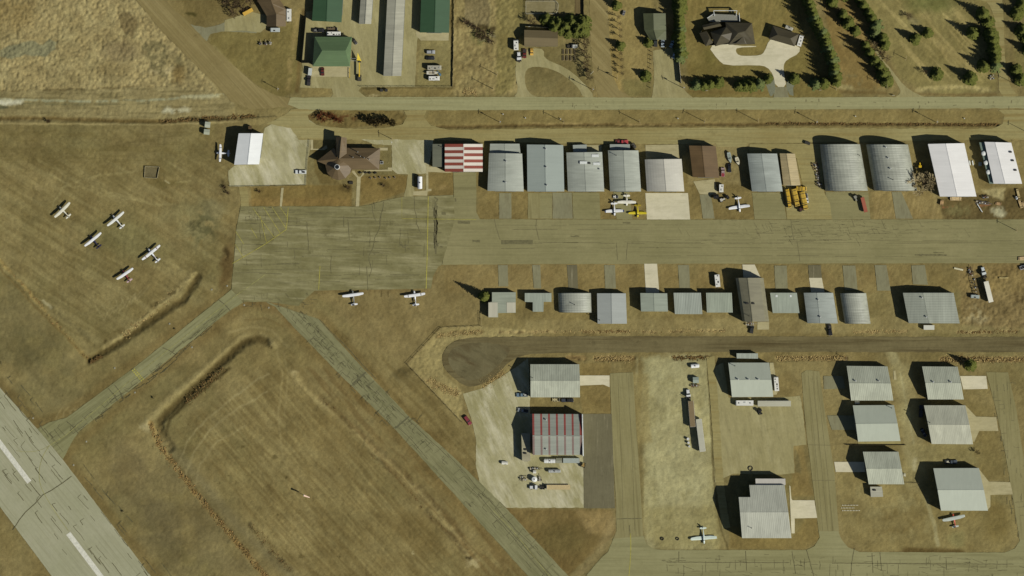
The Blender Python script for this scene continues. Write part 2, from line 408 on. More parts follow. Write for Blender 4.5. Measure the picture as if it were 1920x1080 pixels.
stripes([(330, 800), (545, 660), (900, 1085), (560, 1085)], -48, 4, (98, 80, 42), .5, 52, 30)
stripes([(560, 690), (640, 690), (985, 1085), (900, 1085)], -48, 4, (98, 74, 38), .5, 53, 14)
stroke([(520, 660), (530, 700), (522, 780), (530, 860), (560, 920)], 3, (134, 118, 74), .5, 4, 4); stroke([(532, 660), (540, 700), (534, 780)], 2.5, (134, 118, 74), .4, 4, 4)
for x, y, r_ in ((515, 858, 7), (537, 895, 5), (560, 960, 8), (565, 1043, 8), (455, 838, 6), (465, 855, 4), (520, 965, 4), (500, 975, 3), (635, 880, 3), (480, 1000, 4), (635, 1045, 4), (700, 1055, 3), (410, 905, 4), (428, 893, 3), (545, 855, 3)):
    blob(x, y, r_, r_ * .7, (70, 58, 28), .7, warp=6, brk=.42, bs=4)
blob(775, 1037, 5, 4, (170, 156, 112), .7, brk=.4, bs=4)
blob(790, 1000, 70, 40, (96, 76, 36), .4, 40); blob(620, 820, 50, 60, (118, 98, 54), .4)
# edges of runway and taxiways
for ln in ([(0, 716), (70, 793), (118, 855), (300, 1085)], [(120, 858), (140, 838), (270, 722), (455, 575)], [(70, 795), (125, 775), (247, 683), (420, 553)], [(540, 608), (740, 812), (880, 968), (990, 1085)], [(600, 592), (767, 775), (943, 945), (1064, 1075)]):
    stroke(ln, 18, (104, 82, 42), .5, 18, 6)
stroke([(470, 565), (520, 575), (560, 610)], 22, (104, 78, 40), .6, 16, 8)
blob(755, 700, 28, 14, (66, 56, 30), .7, -30, brk=.3)
area([(595, 550), (830, 500), (905, 560), (900, 610), (825, 612), (765, 680), (700, 650)], (118, 100, 60), .6, 14, 10)
stroke([(600, 545), (800, 546), (815, 520)], 8, (104, 84, 46), .5, 8, 6)
stripes([(600, 600), (765, 690), (900, 850), (880, 960), (760, 770)], -48, 4, (96, 78, 40), .5, 54)
for x in (714, 727): stroke([(x, 545), (x + 1, 556)], 2.2, (60, 46, 24), .7, 2, 4, brk=.35)
area([(835, 500), (1030, 497), (1030, 545), (850, 545)], (124, 106, 66), .5, 10, 8)
stroke([(1040, 1085), (960, 990), (950, 955)], 14, (112, 84, 42), .5, 14)
area([(950, 955), (1145, 955), (1155, 1000), (1120, 1030), (1066, 1080)], (106, 84, 44), .8, 6, 4); area([(1080, 955), (1150, 958), (1155, 1000), (1100, 1000)], (134, 110, 66), .7, 14, 8); stroke([(1150, 980), (1125, 1030), (1080, 1085)], 16, (130, 112, 72), .6, 14)
blob(1050, 1010, 60, 40, (84, 72, 36), .6)
# cul-de-sac banks
area([(765, 683), (828, 614), (905, 612), (1000, 620), (1000, 640), (880, 640), (835, 665), (830, 700), (870, 735), (865, 790)], (136, 120, 74), .8, 4, 4, rg=.6)
stroke([(820, 632), (850, 622), (905, 622)], 6, (118, 96, 54), .7, 4, 6, brk=.45, rg=1)
stroke([(800, 712), (830, 725), (860, 738)], 10, (160, 138, 88), .75, 6, 8, brk=.46, rg=1); stroke([(805, 715), (860, 741)], 8, (92, 74, 40), .7, 5, 6, brk=.6, rg=1)
area([(905, 722), (945, 694), (946, 704), (920, 730), (903, 732)], (138, 116, 66), .9, 4, 4, rg=1); area([(905, 722), (945, 694), (946, 704), (920, 730), (903, 732)], (80, 64, 34), .8, 4, 4, brk=.55, bs=4, rg=1)
area([(985, 625), (1920, 625), (1990, 632), (1990, 590), (985, 600)], (132, 116, 72), .55, 8, 6)
for x0, x1, y in ((938, 1008, 623), (1095, 1178, 622), (1205, 1230, 622), (1255, 1282, 622), (1310, 1358, 620), (1602, 1650, 622), (1675, 1700, 621), (1795, 1860, 623), (1882, 1908, 621), (1000, 1040, 622)):
    stroke([(x0, y), (x1, y)], 5, (150, 128, 80), .8, 4, 3, rg=1); stroke([(x0, y), (x1, y)], 4, (92, 72, 42), .8, 4, 4, brk=.55, rg=1, seed=int(x0))
for x0, x1, y in ((1065, 1095, 671), (1116, 1186, 672), (1262, 1330, 671), (1458, 1585, 672), (1765, 1990, 674)):
    stroke([(x0, y), (x1, y)], 9, (132, 106, 62), .9, 4, 3, rg=1, z=-.3); stroke([(x0, y), (x1, y)], 8, (78, 58, 34), .8, 4, 4, brk=.54, rg=1, seed=int(x0))
stroke([(330, 880), (350, 830), (372, 800), (420, 760), (470, 720), (505, 700)], 3, (138, 124, 82), .5, 4, 6); stroke([(345, 900), (362, 850), (395, 805), (440, 770), (500, 735)], 3, (138, 124, 82), .45, 4, 6); stroke([(365, 915), (375, 870), (405, 830), (460, 800)], 3, (138, 124, 82), .4, 4, 6)
stroke([(430, 625), (470, 612), (510, 620), (540, 650)], 4, (136, 120, 76), .45, 5, 6); stroke([(460, 600), (500, 596), (530, 612)], 3, (100, 80, 42), .5, 5, 6)
for q in range(7): stroke([(180 + q * 12, 575 - q * 4), (195 + q * 10, 600 - q * 6), (205 + q * 12, 580 - q * 7)], 1.6, (136, 122, 80), .4, 3, 6)
for q in range(6): stroke([(120 + q * 9, 760 + q * 3), (110 + q * 10, 775 - q * 2), (105 + q * 14, 790 - q * 8)], 2, (138, 122, 78), .4, 3, 5)
# lots behind the north row and the verge strip
area([(895, 325), (1545, 325), (1545, 412), (895, 412)], (116, 96, 52), .7, 6, 6)
area([(1290, 265), (1405, 265), (1410, 345), (1290, 345)], (132, 116, 74), .6, 8, 8)
area([(1570, 358), (1745, 358), (1770, 410), (1640, 410), (1634, 362)], (124, 104, 60), .85, 5, 4); stripes([(1634, 362), (1745, 358), (1770, 410), (1640, 410)], 78, 3, (140, 118, 72), .5, 55)
area([(1760, 372), (1925, 350), (1990, 412), (1770, 412)], (88, 72, 40), .9, 6, 10, rg=.6); blob(1872, 398, 16, 12, (156, 152, 120), .9, brk=.35, bs=6); blob(1795, 395, 26, 14, (108, 100, 60), .7, brk=.4)
area([(1840, 355), (1885, 352), (1880, 375), (1855, 365)], (150, 136, 92), .8, 6, 8)
stroke([(1768, 388), (1786, 387)], 3, (150, 84, 56), .8, 3, 6, brk=.42); stroke([(1838, 386), (1856, 384)], 3, (140, 80, 56), .7, 3, 6, brk=.42)
area([(1800, 500), (1990, 492), (1990, 620), (1800, 610)], (118, 98, 60), .9, 10, 10, rg=.9)
blob(1905, 505, 40, 14, (84, 62, 36), .7, brk=.42); blob(1830, 590, 30, 20, (150, 138, 100), .6, brk=.45, bs=8); blob(1912, 550, 16, 30, (74, 56, 30), .6, brk=.48, bs=6)
for i in range(5): stroke([(1856 + i * 4, 505), (1852 + i * 5, 528)], 1.5, (70, 56, 30), .5, 2, 8)
for x0 in (1020, 1145, 1255, 1330, 1480, 1545, 1610, 1655): blob(x0, 520, 30, 20, (118, 96, 54), .5, brk=.35)
area([(835, 497), (1925, 495), (1925, 548), (835, 548)], (126, 104, 58), .45, 8, 4)
# south lots
area([(1090, 680), (1145, 680), (1150, 776), (1090, 776)], (118, 98, 54), .8, 5, 4)
area([(1205, 670), (1330, 665), (1345, 1030), (1210, 1030)], (136, 128, 86), .9, 12, 10); area([(1216, 672), (1300, 668), (1322, 700), (1328, 800), (1330, 900), (1300, 990), (1240, 990), (1222, 900), (1208, 780)], (146, 139, 98), .75, 26, 24, brk=.42, bs=30, seed=81); stripes([(1190, 670), (1330, 665), (1345, 1030), (1210, 1030)], 88, 6, (148, 140, 98), .5, 56)
area([(1205, 950), (1345, 950), (1350, 1028), (1235, 1028), (1210, 1000)], (128, 116, 70), .6, 16, 8)
area([(1180, 700), (1215, 700), (1222, 830), (1190, 830)], (128, 112, 66), .7, 8, 8)
area([(1450, 670), (1590, 675), (1610, 830), (1590, 1035), (1540, 1032), (1530, 760), (1520, 700), (1450, 700)], (128, 112, 68), .6, 10, 8)
stroke([(1326, 690), (1332, 780), (1338, 900), (1350, 985), (1364, 1030)], 3, (86, 74, 40), .85, 3, 4, z=-.15)
area([(1370, 985), (1490, 1005), (1530, 940), (1540, 1010), (1510, 1030), (1365, 1030)], (116, 96, 50), .8, 8, 6)
area([(1480, 835), (1505, 835), (1525, 930), (1485, 930)], (122, 100, 54), .8, 8, 6); area([(1490, 840), (1500, 860), (1502, 888), (1490, 885)], (96, 86, 52), .7, 5, 4)
area([(1570, 880), (1700, 915), (1905, 950), (1910, 1005), (1870, 1034), (1620, 1034), (1580, 1000)], (120, 104, 60), .85, 8, 6); area([(1600, 915), (1740, 925), (1740, 1000), (1640, 1010)], (134, 122, 78), .6, 30, 20, brk=.45, bs=20, seed=83)
blob(1680, 980, 60, 26, (96, 76, 36), .5); stroke([(1700, 1034), (1800, 1036)], 14, (82, 62, 28), .8, 8, 6)
blob(1650, 930, 50, 30, (130, 112, 66), .5); blob(1870, 980, 30, 50, (104, 86, 40), .5)
stroke([(1738, 938), (1752, 985), (1758, 1022)], 7, (136, 126, 86), .8, 4, 4); blob(1795, 1010, 20, 20, (112, 108, 64), .5)
stroke([(1672, 660), (1684, 700), (1696, 750), (1706, 820), (1712, 870)], 19, (142, 132, 90), .85, 12, 8)
stroke([(1690, 700), (1704, 780), (1714, 850), (1715, 900)], 40, (132, 120, 78), .7, 16, 10); stroke([(1688, 700), (1704, 780), (1716, 850)], 3, (146, 138, 98), .6, 4, 4); stroke([(1716, 860), (1714, 880)], 6, (156, 148, 112), .6, 6, 4)
area([(1700, 835), (1840, 830), (1850, 870), (1730, 870)], (126, 114, 70), .7, 8, 10); blob(1850, 840, 16, 30, (120, 104, 56), .6)
area([(1810, 750), (1860, 760), (1885, 900), (1850, 900), (1825, 850)], (110, 94, 52), .7, 8, 4)
# residential lawns and the lots along the top
area([(845, -40), (965, -40), (975, 175), (845, 180)], (136, 118, 72), .8, 6, 8, rg=.8); area([(845, -40), (920, -40), (925, 175), (845, 180)], (112, 94, 56), .6, 6, 8, brk=.5, bs=10)
area([(870, -20), (920, -20), (918, 50), (872, 45)], (112, 98, 66), .8, 3, 3); stroke([(919, -20), (918, 50)], 2.5, (150, 134, 84), .8, 3)
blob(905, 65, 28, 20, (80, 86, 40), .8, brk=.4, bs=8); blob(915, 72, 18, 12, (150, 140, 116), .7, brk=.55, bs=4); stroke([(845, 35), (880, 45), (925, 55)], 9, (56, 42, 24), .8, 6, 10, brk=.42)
area([(930, -40), (985, -40), (985, 60), (960, 170), (930, 180)], (106, 96, 48), .6, 8, 8)
area([(1120, -40), (1165, -40), (1165, 180), (1120, 180)], (140, 116, 62), .8, 8, 4); stroke([(1130, -20), (1135, 90), (1148, 180)], 5, (152, 132, 80), .6, 5, 4); stroke([(1117, 60), (1122, 170)], 2, (96, 78, 44), .7, 2, 2)
area([(1165, -40), (1225, -40), (1220, 150), (1165, 150)], (132, 112, 62), .7, 8, 4); area([(1165, 150), (1222, 150), (1222, 182), (1175, 182)], (104, 96, 50), .6, 8, 4)
area([(1285, -40), (1500, -40), (1560, 130), (1580, 185), (1288, 185)], (112, 96, 46), .8, 8, 4); stripes([(1290, -20), (1500, -20), (1520, 60), (1290, 60)], 86, 7, (128, 108, 56), .5, 57)
area([(1300, 120), (1440, 120), (1440, 150), (1300, 150)], (100, 88, 40), .5, 14, 6); blob(1335, 105, 24, 20, (96, 88, 38), .6)
blob(1495, 115, 30, 40, (104, 92, 42), .5)
area([(1530, -40), (1600, -40), (1670, 150), (1640, 170), (1580, 160)], (122, 96, 48), .7, 8, 6, brk=.3)
area([(1600, -40), (1860, -40), (1870, 170), (1760, 178), (1690, 150)], (120, 108, 60), .8, 10, 6); stripes([(1640, -20), (1790, -20), (1860, 150), (1720, 150)], -48, 5, (148, 130, 78), .7, 58, 20)
blob(1745, 5, 60, 26, (86, 92, 42), .7); blob(1703, 30, 14, 9, (74, 64, 42), .7, 20); blob(1715, 40, 16, 8, (96, 90, 62), .5, 20)
stroke([(1722, 168), (1790, 162), (1855, 168)], 8, (148, 132, 82), .8, 6, 6, rg=.9); stroke([(1572, 162), (1595, 163)], 9, (142, 128, 82), .8, 6, 6, rg=.8)
stroke([(1575, 172), (1660, 175)], 6, (98, 76, 38), .6, 6, 4); stroke([(1290, 172), (1440, 174)], 6, (104, 82, 40), .5, 6, 4); stroke([(1722, 177), (1868, 178)], 4, (98, 76, 40), .6, 5, 4)
area([(1900, 60), (1990, 60), (1990, 180), (1905, 160)], (112, 104, 56), .6, 10, 6)
# between main road and frontage road: two lens-shaped verges
area([(430, 205), (545, 205), (570, 215), (575, 232), (480, 235), (430, 225)], (126, 110, 66), .7, 5, 4)
area([(592, 206), (735, 205), (762, 216), (755, 235), (620, 240), (585, 230), (572, 220)], (106, 88, 46), .9, 5, 5, rg=.6)
area([(805, 207), (1870, 207), (1882, 215), (1875, 235), (1860, 240), (830, 243), (796, 225)], (120, 102, 56), .8, 5, 4)
stroke([(820, 238), (1100, 234), (1500, 233), (1870, 234)], 5, (84, 64, 34), .8, 5, 4, z=-.5, rg=.8); stroke([(1440, 231), (1872, 234)], 3.5, (64, 48, 26), .8, 3, 3, brk=.4, rg=1); stroke([(1000, 231), (1300, 235)], 3, (146, 124, 74), .7, 3, 4, brk=.45)
blob(630, 220, 60, 9, (78, 36, 18), .75, brk=.4, bs=7, rg=1)
# lawns of the yard beside the long buildings, upper left
area([(300, -40), (430, -40), (480, 20), (440, 30), (360, 50), (345, 10)], (104, 88, 48), .85, 8, 10); blob(360, 29, 14, 5, (56, 52, 20), .8, 5)
area([(395, 62), (420, 58), (500, 60), (560, 40), (560, 170), (520, 185), (470, 150), (392, 90)], (108, 94, 48), .85, 6, 4); stroke([(560, 20), (548, 90), (540, 168)], 9, (140, 118, 68), .7, 7, 8, brk=.35); stroke([(569, 20), (562, 110), (557, 172)], 7, (96, 74, 38), .7, 5, 4)
stroke([(400, 88), (440, 130), (480, 168), (520, 185)], 8, (128, 114, 70), .7, 6, 4)
area([(788, 76), (845, 74), (846, 163), (782, 163)], (122, 110, 66), .8, 4, 6); stroke([(845, 10), (848, 165)], 4, (82, 68, 36), .7, 3, 3)
area([(565, 166), (625, 164), (620, 178), (565, 182)], (122, 104, 58), .8, 5, 4); area([(678, 166), (850, 166), (850, 182), (690, 180)], (118, 100, 56), .8, 5, 5); blob(700, 178, 16, 4, (156, 142, 98), .7, brk=.4, bs=4); stroke([(680, 165), (846, 165)], 3, (84, 70, 36), .6)
blob(870, 172, 26, 10, (154, 134, 82), .6, brk=.4, bs=5, rg=1)
# lawn in front of the terminal
area([(468, 351), (660, 345), (660, 388), (472, 388)], (112, 90, 44), .9, 4, 4); area([(675, 330), (765, 328), (762, 360), (725, 372), (676, 386)], (114, 92, 46), .9, 4, 4)
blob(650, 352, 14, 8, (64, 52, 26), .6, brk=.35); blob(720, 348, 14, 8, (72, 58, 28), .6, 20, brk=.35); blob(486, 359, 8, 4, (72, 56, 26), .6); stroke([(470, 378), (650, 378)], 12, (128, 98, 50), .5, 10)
area([(803, 323), (850, 323), (855, 360), (845, 367), (805, 367)], (112, 92, 48), .9, 4, 4); blob(830, 350, 12, 8, (136, 112, 66), .6)
area([(587, 280), (612, 282), (614, 326), (640, 345), (600, 345), (590, 320)], (96, 78, 38), .7, 4, 4)
blob(450, 270, 40, 50, (112, 92, 50), .3)
# far outside the picture the tones fade to the mean of the fields
edge = sm(np.minimum(np.minimum(GXX + GX / 2, GX / 2 - GXX), np.minimum(GYY + GY / 2, GY / 2 - GYY)), 0, 6)[..., None]
MEAN = L3((116, 101, 59))
soft = (fbm(PX, PY, 34, 5, 97) - .5) * .5 + (fbm(PX, PY, 9, 4, 98, -48, 3) - .5) * .26 + (fbm(PX, PY, 13, 4, 99, 20, 3) - .5) * .2
col = col * (1 + soft[..., None] * np.array([.9, 1.0, 1.15]))
col = col * edge + MEAN * (1 - edge)
lum = (col @ np.array([.3, .6, .1]))[..., None]; col = col * .7 + .3 * lum * (L3((121, 107, 64)) / (L3((121, 107, 64)) @ np.array([.3, .6, .1])))
col = col * np.array([1.13, 1.18, 1.32])
mott = (fbm(PX, PY, 3.2, 3, 95) - .5) * (.16 + .3 * RG) * edge[..., 0]
lump = (fbm(PX, PY, 8, 3, 96) - .5)
col = np.clip(col * (1 + mott[..., None] * 1.2 + lump[..., None] * .14), .002, 1)
HZ = (HZ + np.minimum(0, (FINE - .6)) * RG * 1.5) * edge[..., 0]
colA = np.ones((NY, NX, 4)); colA[..., 0] = col[..., 0] / KR; colA[..., 1] = col[..., 1] / KG; colA[..., 2] = col[..., 2] / KB
HZ = np.minimum(HZ, .6)
def build_ground():
    verts = np.stack([GXX, GYY, HZ], -1).reshape(-1, 3)
    i = np.arange(NX - 1); j = np.arange(NY - 1)
    a = (j[:, None] * NX + i[None, :]).ravel()
    quads = np.stack([a, a + 1, a + 1 + NX, a + NX], -1)
    far = 9000.0; hx, hy = GX / 2, GY / 2; nb = len(verts)
    ex = np.array([(-hx, -hy, 0), (hx, -hy, 0), (hx, hy, 0), (-hx, hy, 0), (-far, -far, 0), (far, -far, 0), (far, far, 0), (-far, far, 0)])
    verts = np.concatenate([verts, ex])
    q2 = np.array([(4, 5, 1, 0), (5, 6, 2, 1), (6, 7, 3, 2), (7, 4, 0, 3)]) + nb
    quads = np.concatenate([quads, q2])
    me = bpy.data.meshes.new('ground')
    me.vertices.add(len(verts)); me.vertices.foreach_set('co', verts.ravel())
    me.loops.add(quads.size); me.loops.foreach_set('vertex_index', quads.ravel().astype(np.int32))
    me.polygons.add(len(quads)); me.polygons.foreach_set('loop_start', np.arange(len(quads), dtype=np.int32) * 4)
    me.update(); me.validate()
    ca = me.color_attributes.new('soil', 'FLOAT_COLOR', 'POINT')
    m_ = [MEAN[0] / KR, MEAN[1] / KG, MEAN[2] / KB, 1]
    ca.data.foreach_set('color', np.concatenate([colA.reshape(-1, 4), np.array([m_] * 8)]).ravel())
    me.polygons.foreach_set('use_smooth', [True] * len(quads))
    o = bpy.data.objects.new('ground', me); COL.objects.link(o); o['kind'] = 'structure'
    m, t, p = base_mat('dry_grass_and_soil')
    at = t.nodes.new('ShaderNodeVertexColor'); at.layer_name = 'soil'
    v = coords(t, 0, (1, 1, 1), False)
    g1 = mix(t, ramp(t, noise(t, v, 1.6, 6, .75), .25, .75), (.74, .74, .74, 1), (1.26, 1.26, 1.24, 1))
    g2 = mix(t, ramp(t, noise(t, v, .12, 5, .65), .3, .7), (.9, .91, .92, 1), (1.1, 1.09, 1.06, 1))
    c = mix(t, None, at.outputs['Color'], g1, 'MULTIPLY', 1.0); c = mix(t, None, c, g2, 'MULTIPLY', 1.0)
    t.links.new(c, p.inputs['Base Color']); p.inputs['Roughness'].default_value = 1; p.inputs['Specular IOR Level'].default_value = 0
    b = nn(t, 'ShaderNodeBump', Strength=.35, Distance=.35); t.links.new(noise(t, v, 1.1, 5, .75), b.inputs['Height']); t.links.new(b.outputs[0], p.inputs['Normal'])
    me.materials.append(m); return o
build_ground()
# ------------------------------------------------------------------ roads, aprons, yards: sheets a few centimetres above one another
M_RUN = sheetmat('runway_concrete', (148, 146, 116), (156, 153, 125), (140, 137, 107), .05, 51, (.02, .6), .1, grain=.05)
M_APR = sheetmat('apron_asphalt', (110, 104, 67), (128, 122, 84), (152, 145, 107), .07, 2, (.03, .26), .15, (.5, .72), grain=.1)
M_TLN = sheetmat('taxilane_asphalt', (124, 118, 80), (136, 129, 90), (112, 106, 71), .03, 0, (.012, .3), .12, (.56, .75), grain=.07)
M_TXA = sheetmat('taxiway_asphalt_pale', (124, 121, 83), (134, 131, 93), (110, 107, 72), .05, -37, (.02, .5), .15, grain=.08)
M_TXB = sheetmat('taxiway_asphalt', (120, 117, 82), (132, 128, 92), (108, 105, 71), .06, 47, (.03, .5), .15, grain=.09)
M_BOT = sheetmat('cross_taxiway_asphalt', (132, 127, 88), (141, 136, 97), (120, 115, 78), .03, 0, (.014, .3), .12, grain=.06)
M_STR = sheetmat('lane_asphalt', (128, 120, 80), (138, 130, 90), (116, 108, 71), .03, 86, (.02, .55), .12, grain=.06)
M_DKA = sheetmat('fresh_asphalt', (100, 94, 70), (108, 102, 77), (142, 134, 106), .06, 90, (.05, .5), .12, (.6, .78), grain=.07)
M_ROAD = sheetmat('main_road_gravel', (142, 138, 98), (150, 145, 104), (134, 128, 88), .02, 0, (.008, .5), .15, grain=.08)
M_FRT = sheetmat('frontage_gravel', (138, 126, 80), (148, 138, 92), (130, 114, 68), .02, 0, (.01, .35), .2, grain=.1)
M_YRD = sheetmat('yard_gravel', (144, 137, 96), (166, 159, 122), (186, 179, 148), .035, 65, (.05, .16), .35, (.46, .7), grain=.08)
M_YRD2 = sheetmat('yard_gravel_olive', (140, 131, 89), (150, 141, 99), (162, 153, 111), .025, 80, (.04, .15), .3, (.5, .72), grain=.09)
M_DIRT = sheetmat('dirt_road', (121, 107, 66), (132, 118, 76), (146, 132, 88), .03, 48, (.01, .35), .25, grain=.08)
M_LANE = sheetmat('dark_gravel_lane', (98, 88, 58), (113, 103, 70), (82, 71, 44), .03, 0, (.012, .3), .3, (.5, .68), grain=.12)
M_CON = sheetmat('concrete', (188, 180, 150), (198, 189, 160), (180, 172, 142), .08, 0, (.1, .3), .05, grain=.04)
M_CON2 = sheetmat('worn_concrete', (160, 150, 112), (168, 158, 120), (150, 140, 102), .08, 0, (.1, .3), .08, grain=.06)
M_GRYP = sheetmat('grey_asphalt_pad', (122, 118, 90), (130, 126, 96), (116, 110, 82), .08, 90, (.1, .4), .1, grain=.06)
M_PATCH = mat('patched_asphalt', (100, 94, 62), .95, .15, .8)
M_CRACK = mat('crack_filler', (88, 83, 56), .95, .3, .8)
M_SEAL = mat('old_crack_filler', (108, 101, 68), .95, .2, .8)
M_YEL = mat('worn_yellow_paint', (158, 148, 62), .8, .25, .5)
M_YEL2 = mat('faded_yellow_paint', (144, 138, 78), .8, .3, .5)
M_WHT = mat('worn_white_paint', (196, 192, 172), .8, .14, .9)
G, Rd, A, P_ = .03, .06, .09, .12
def strip(name, line, w, z, m, seed=0, amp=.4):
    """road along a centre line, width in map units"""
    L, Rr = [], []
    pts = smoothpoly(line, 2, False); n = len(pts)
    for i in range(n):
        a, b = pts[max(0, i - 1)], pts[min(n - 1, i + 1)]; l = math.dist(a, b); nx, ny = -(b[1] - a[1]) / l, (b[0] - a[0]) / l
        L.append((pts[i][0] + nx * w / 2, pts[i][1] + ny * w / 2)); Rr.append((pts[i][0] - nx * w / 2, pts[i][1] - ny * w / 2))
    return sheet(name, L + Rr[::-1], z, m, 6, amp, seed)
runway = sheet('runway', [(-200, 476), (0, 727), (70, 804), (118, 862), (283, 1080), (400, 1235), (214, 1235), (97, 1080), (0, 950), (-200, 690)], A, M_RUN, 8, .3, 1)
taxiway_a = sheet('taxiway', [(70, 804), (92, 792), (125, 783), (247, 693), (410, 562), (436, 541), (456, 567), (430, 583), (267, 713), (147, 810), (133, 832), (118, 861)], A + .01, M_TXA, 6, .4, 2)
APR = [(451, 387), (671, 387), (692, 384), (730, 374), (757, 369), (850, 366), (853, 410), (828, 497), (822, 500), (812, 518), (808, 541), (590, 545), (578, 556), (566, 566), (560, 574), (500, 566), (456, 566), (434, 543), (440, 470), (443, 430)]
apron = sheet('apron', APR, A + .02, M_APR, 7, .4, 3)
taxilane = sheet('taxilane', [(851, 366), (850, 323), (893, 323), (893, 398), (900, 411), (1300, 412), (2100, 411), (2100, 493), (1030, 495), (829, 496.5), (840, 440)], A, M_TLN, 8, .4, 4)
taxiway_b = sheet('taxiway', [(500, 566), (597, 598), (680, 690), (767, 781), (860, 866), (940, 943), (1064, 1078), (1210, 1235), (1120, 1235), (990, 1080), (880, 958), (740, 804), (630, 695), (540, 602), (516, 575), (500, 567)], A + .01, M_TXB, 8, .5, 5)
lane_a = sheet('taxiway', [(1144, 700), (1187, 698), (1193, 800), (1200, 900), (1205, 985), (1207, 1032), (1156, 1032), (1150, 1010), (1156, 995), (1155, 940), (1150, 860), (1146, 776)], A, M_STR, 8, .35, 6)
sheet('taxiway', [(1207, 1005), (1212, 1020), (1225, 1029), (1240, 1031), (1512, 1031), (1527, 1024), (1537, 1008), (1535, 996), (1572, 996), (1577, 1010), (1590, 1026), (1612, 1035), (1884, 1036), (1903, 1028), (1914, 1012), (2100, 1010), (2100, 1240), (1230, 1240), (1100, 1078), (1128, 1045), (1140, 1035), (1150, 1010)], A + .01, M_BOT, 8, .35, 7)
sheet('taxiway', [(1503, 700), (1512, 694), (1536, 696), (1545, 760), (1556, 830), (1565, 890), (1573, 998), (1535, 998), (1526, 920), (1515, 835), (1508, 770)], A, M_STR, 8, .35, 8)
sheet('taxiway', [(1849, 698), (1890, 698), (1906, 770), (1918, 850), (1940, 960), (1950, 1012), (1912, 1014), (1900, 940), (1885, 850), (1868, 770)], A, M_STR, 8, .35, 9)
sheet('apron_pad', [(1093, 776), (1147, 776), (1150, 860), (1153, 953), (1095, 953)], A + .03, M_DKA, 8, .2, 10)
# roads
sheet('road', [(545, 183), (700, 182), (1000, 182), (1240, 183), (1700, 182), (2100, 180), (2100, 204), (1900, 203), (1500, 205), (1000, 206), (700, 207), (592, 206), (560, 204), (540, 196)], Rd, M_ROAD, 8, .5, 11)
sheet('dirt_road', [(238, -60), (255, 0), (300, 55), (355, 110), (410, 165), (432, 190), (470, 205), (545, 200), (575, 197), (580, 184), (540, 184), (515, 178), (480, 160), (440, 125), (385, 75), (352, 40), (318, 10), (290, -30), (280, -60)], Rd - .02, M_DIRT, 8, .8, 12)
sheet('frontage_road', [(545, 205), (560, 204), (592, 206), (577, 216), (580, 228), (600, 236), (650, 241), (720, 240), (755, 233), (763, 218), (757, 207), (800, 206), (795, 220), (808, 236), (840, 243), (1000, 241), (1300, 239), (1700, 241), (1860, 241), (1880, 232), (1883, 216), (1872, 206), (2100, 203), (2100, 236), (1960, 250), (1930, 262), (1860, 262), (1700, 264), (1500, 268), (1200, 270), (1000, 268), (900, 266), (800, 262), (768, 262), (700, 262), (560, 262), (545, 240), (500, 232), (540, 212)], Rd - .01, M_FRT, 7, .9, 13)
sheet('gravel_yard', [(496, 240), (530, 222), (575, 222), (600, 238), (660, 243), (757, 243), (790, 238), (812, 250), (812, 270), (802, 325), (768, 327), (745, 326), (735, 318), (735, 272), (700, 270), (662, 256), (612, 262), (584, 258), (577, 300), (574, 346), (430, 350), (428, 320), (440, 310), (486, 308), (494, 255)], G, M_YRD, 6, .8, 14)
strip('path', [(455, 350), (459, 372), (459, 390)], 15, G + .01, M_FRT, 15)
sheet('driveway', [(765, 327), (776, 327), (777, 360), (775, 369), (757, 370), (762, 350)], G + .01, M_YRD2, 6, .5, 16)
sheet('sidewalk', [(527.5, 352), (532, 352), (528.5, 387), (524.5, 387)], G + .02, M_CON2, 4, .2, 17)
sheet('sidewalk', [(660, 320), (664, 320), (672, 331), (676, 331), (683, 319), (727, 318), (727, 314), (735, 314), (735, 321), (688, 321), (676.5, 333), (673, 388), (667, 388), (669.5, 333), (660, 323)], G + .02, M_CON2, 4, .2, 18)
sheet('sidewalk', [(583, 262), (587, 262), (587, 279), (603, 279), (612, 272), (614, 278), (608, 281), (582, 281)], G + .02, M_CON2, 4, .15, 19)
sheet('sidewalk', [(711, 277), (727, 277), (727, 282), (711, 282)], G + .02, M_CON2, 4, .15, 20)
sheet('sidewalk', [(799, 305), (803, 305), (803, 354), (809, 354), (809, 358), (802, 359), (801, 367), (775, 366), (775, 359), (799, 357)], G + .025, M_CON2, 4, .15, 21)
sheet('entrance_pad', [(803, 312), (816, 312), (832, 320), (850, 323), (840, 324), (803, 322)], G + .02, M_CON2, 4, .2, 22)
# west track and house drive, upper left
sheet('driveway', [(352, 45), (385, 52), (412, 46), (440, 32), (470, 24), (500, 28), (500, 49), (480, 62), (450, 60), (415, 59), (395, 64), (386, 80), (374, 66)], G, M_GRYP, 6, .7, 23)
sheet('driveway_slab', [(421, 38), (440, 32), (472, 22), (500, 30), (500, 51), (488, 61), (455, 57), (421, 59)], G + .02, M_YRD2, 6, .2, 24)
# the storage compound
sheet('storage_yard', [(574, 22), (589, 20), (589, -60), (790, -60), (788, 60), (782, 76), (778, 163), (678, 163), (672, 170), (686, 182), (620, 184), (625, 176), (622, 166), (562, 164), (568, 130), (566, 118)], G, M_YRD2, 8, .4, 25)
sheet('apron_pad', [(585, 124), (657, 124), (656, 144), (584, 144)], G + .03, M_CON2, 8, .1, 26)
sheet('concrete_pad', [(786, 60), (842, 60), (841, 76), (789, 76), (781, 68), (779, 58)], G + .03, M_CON2, 6, .15, 27)
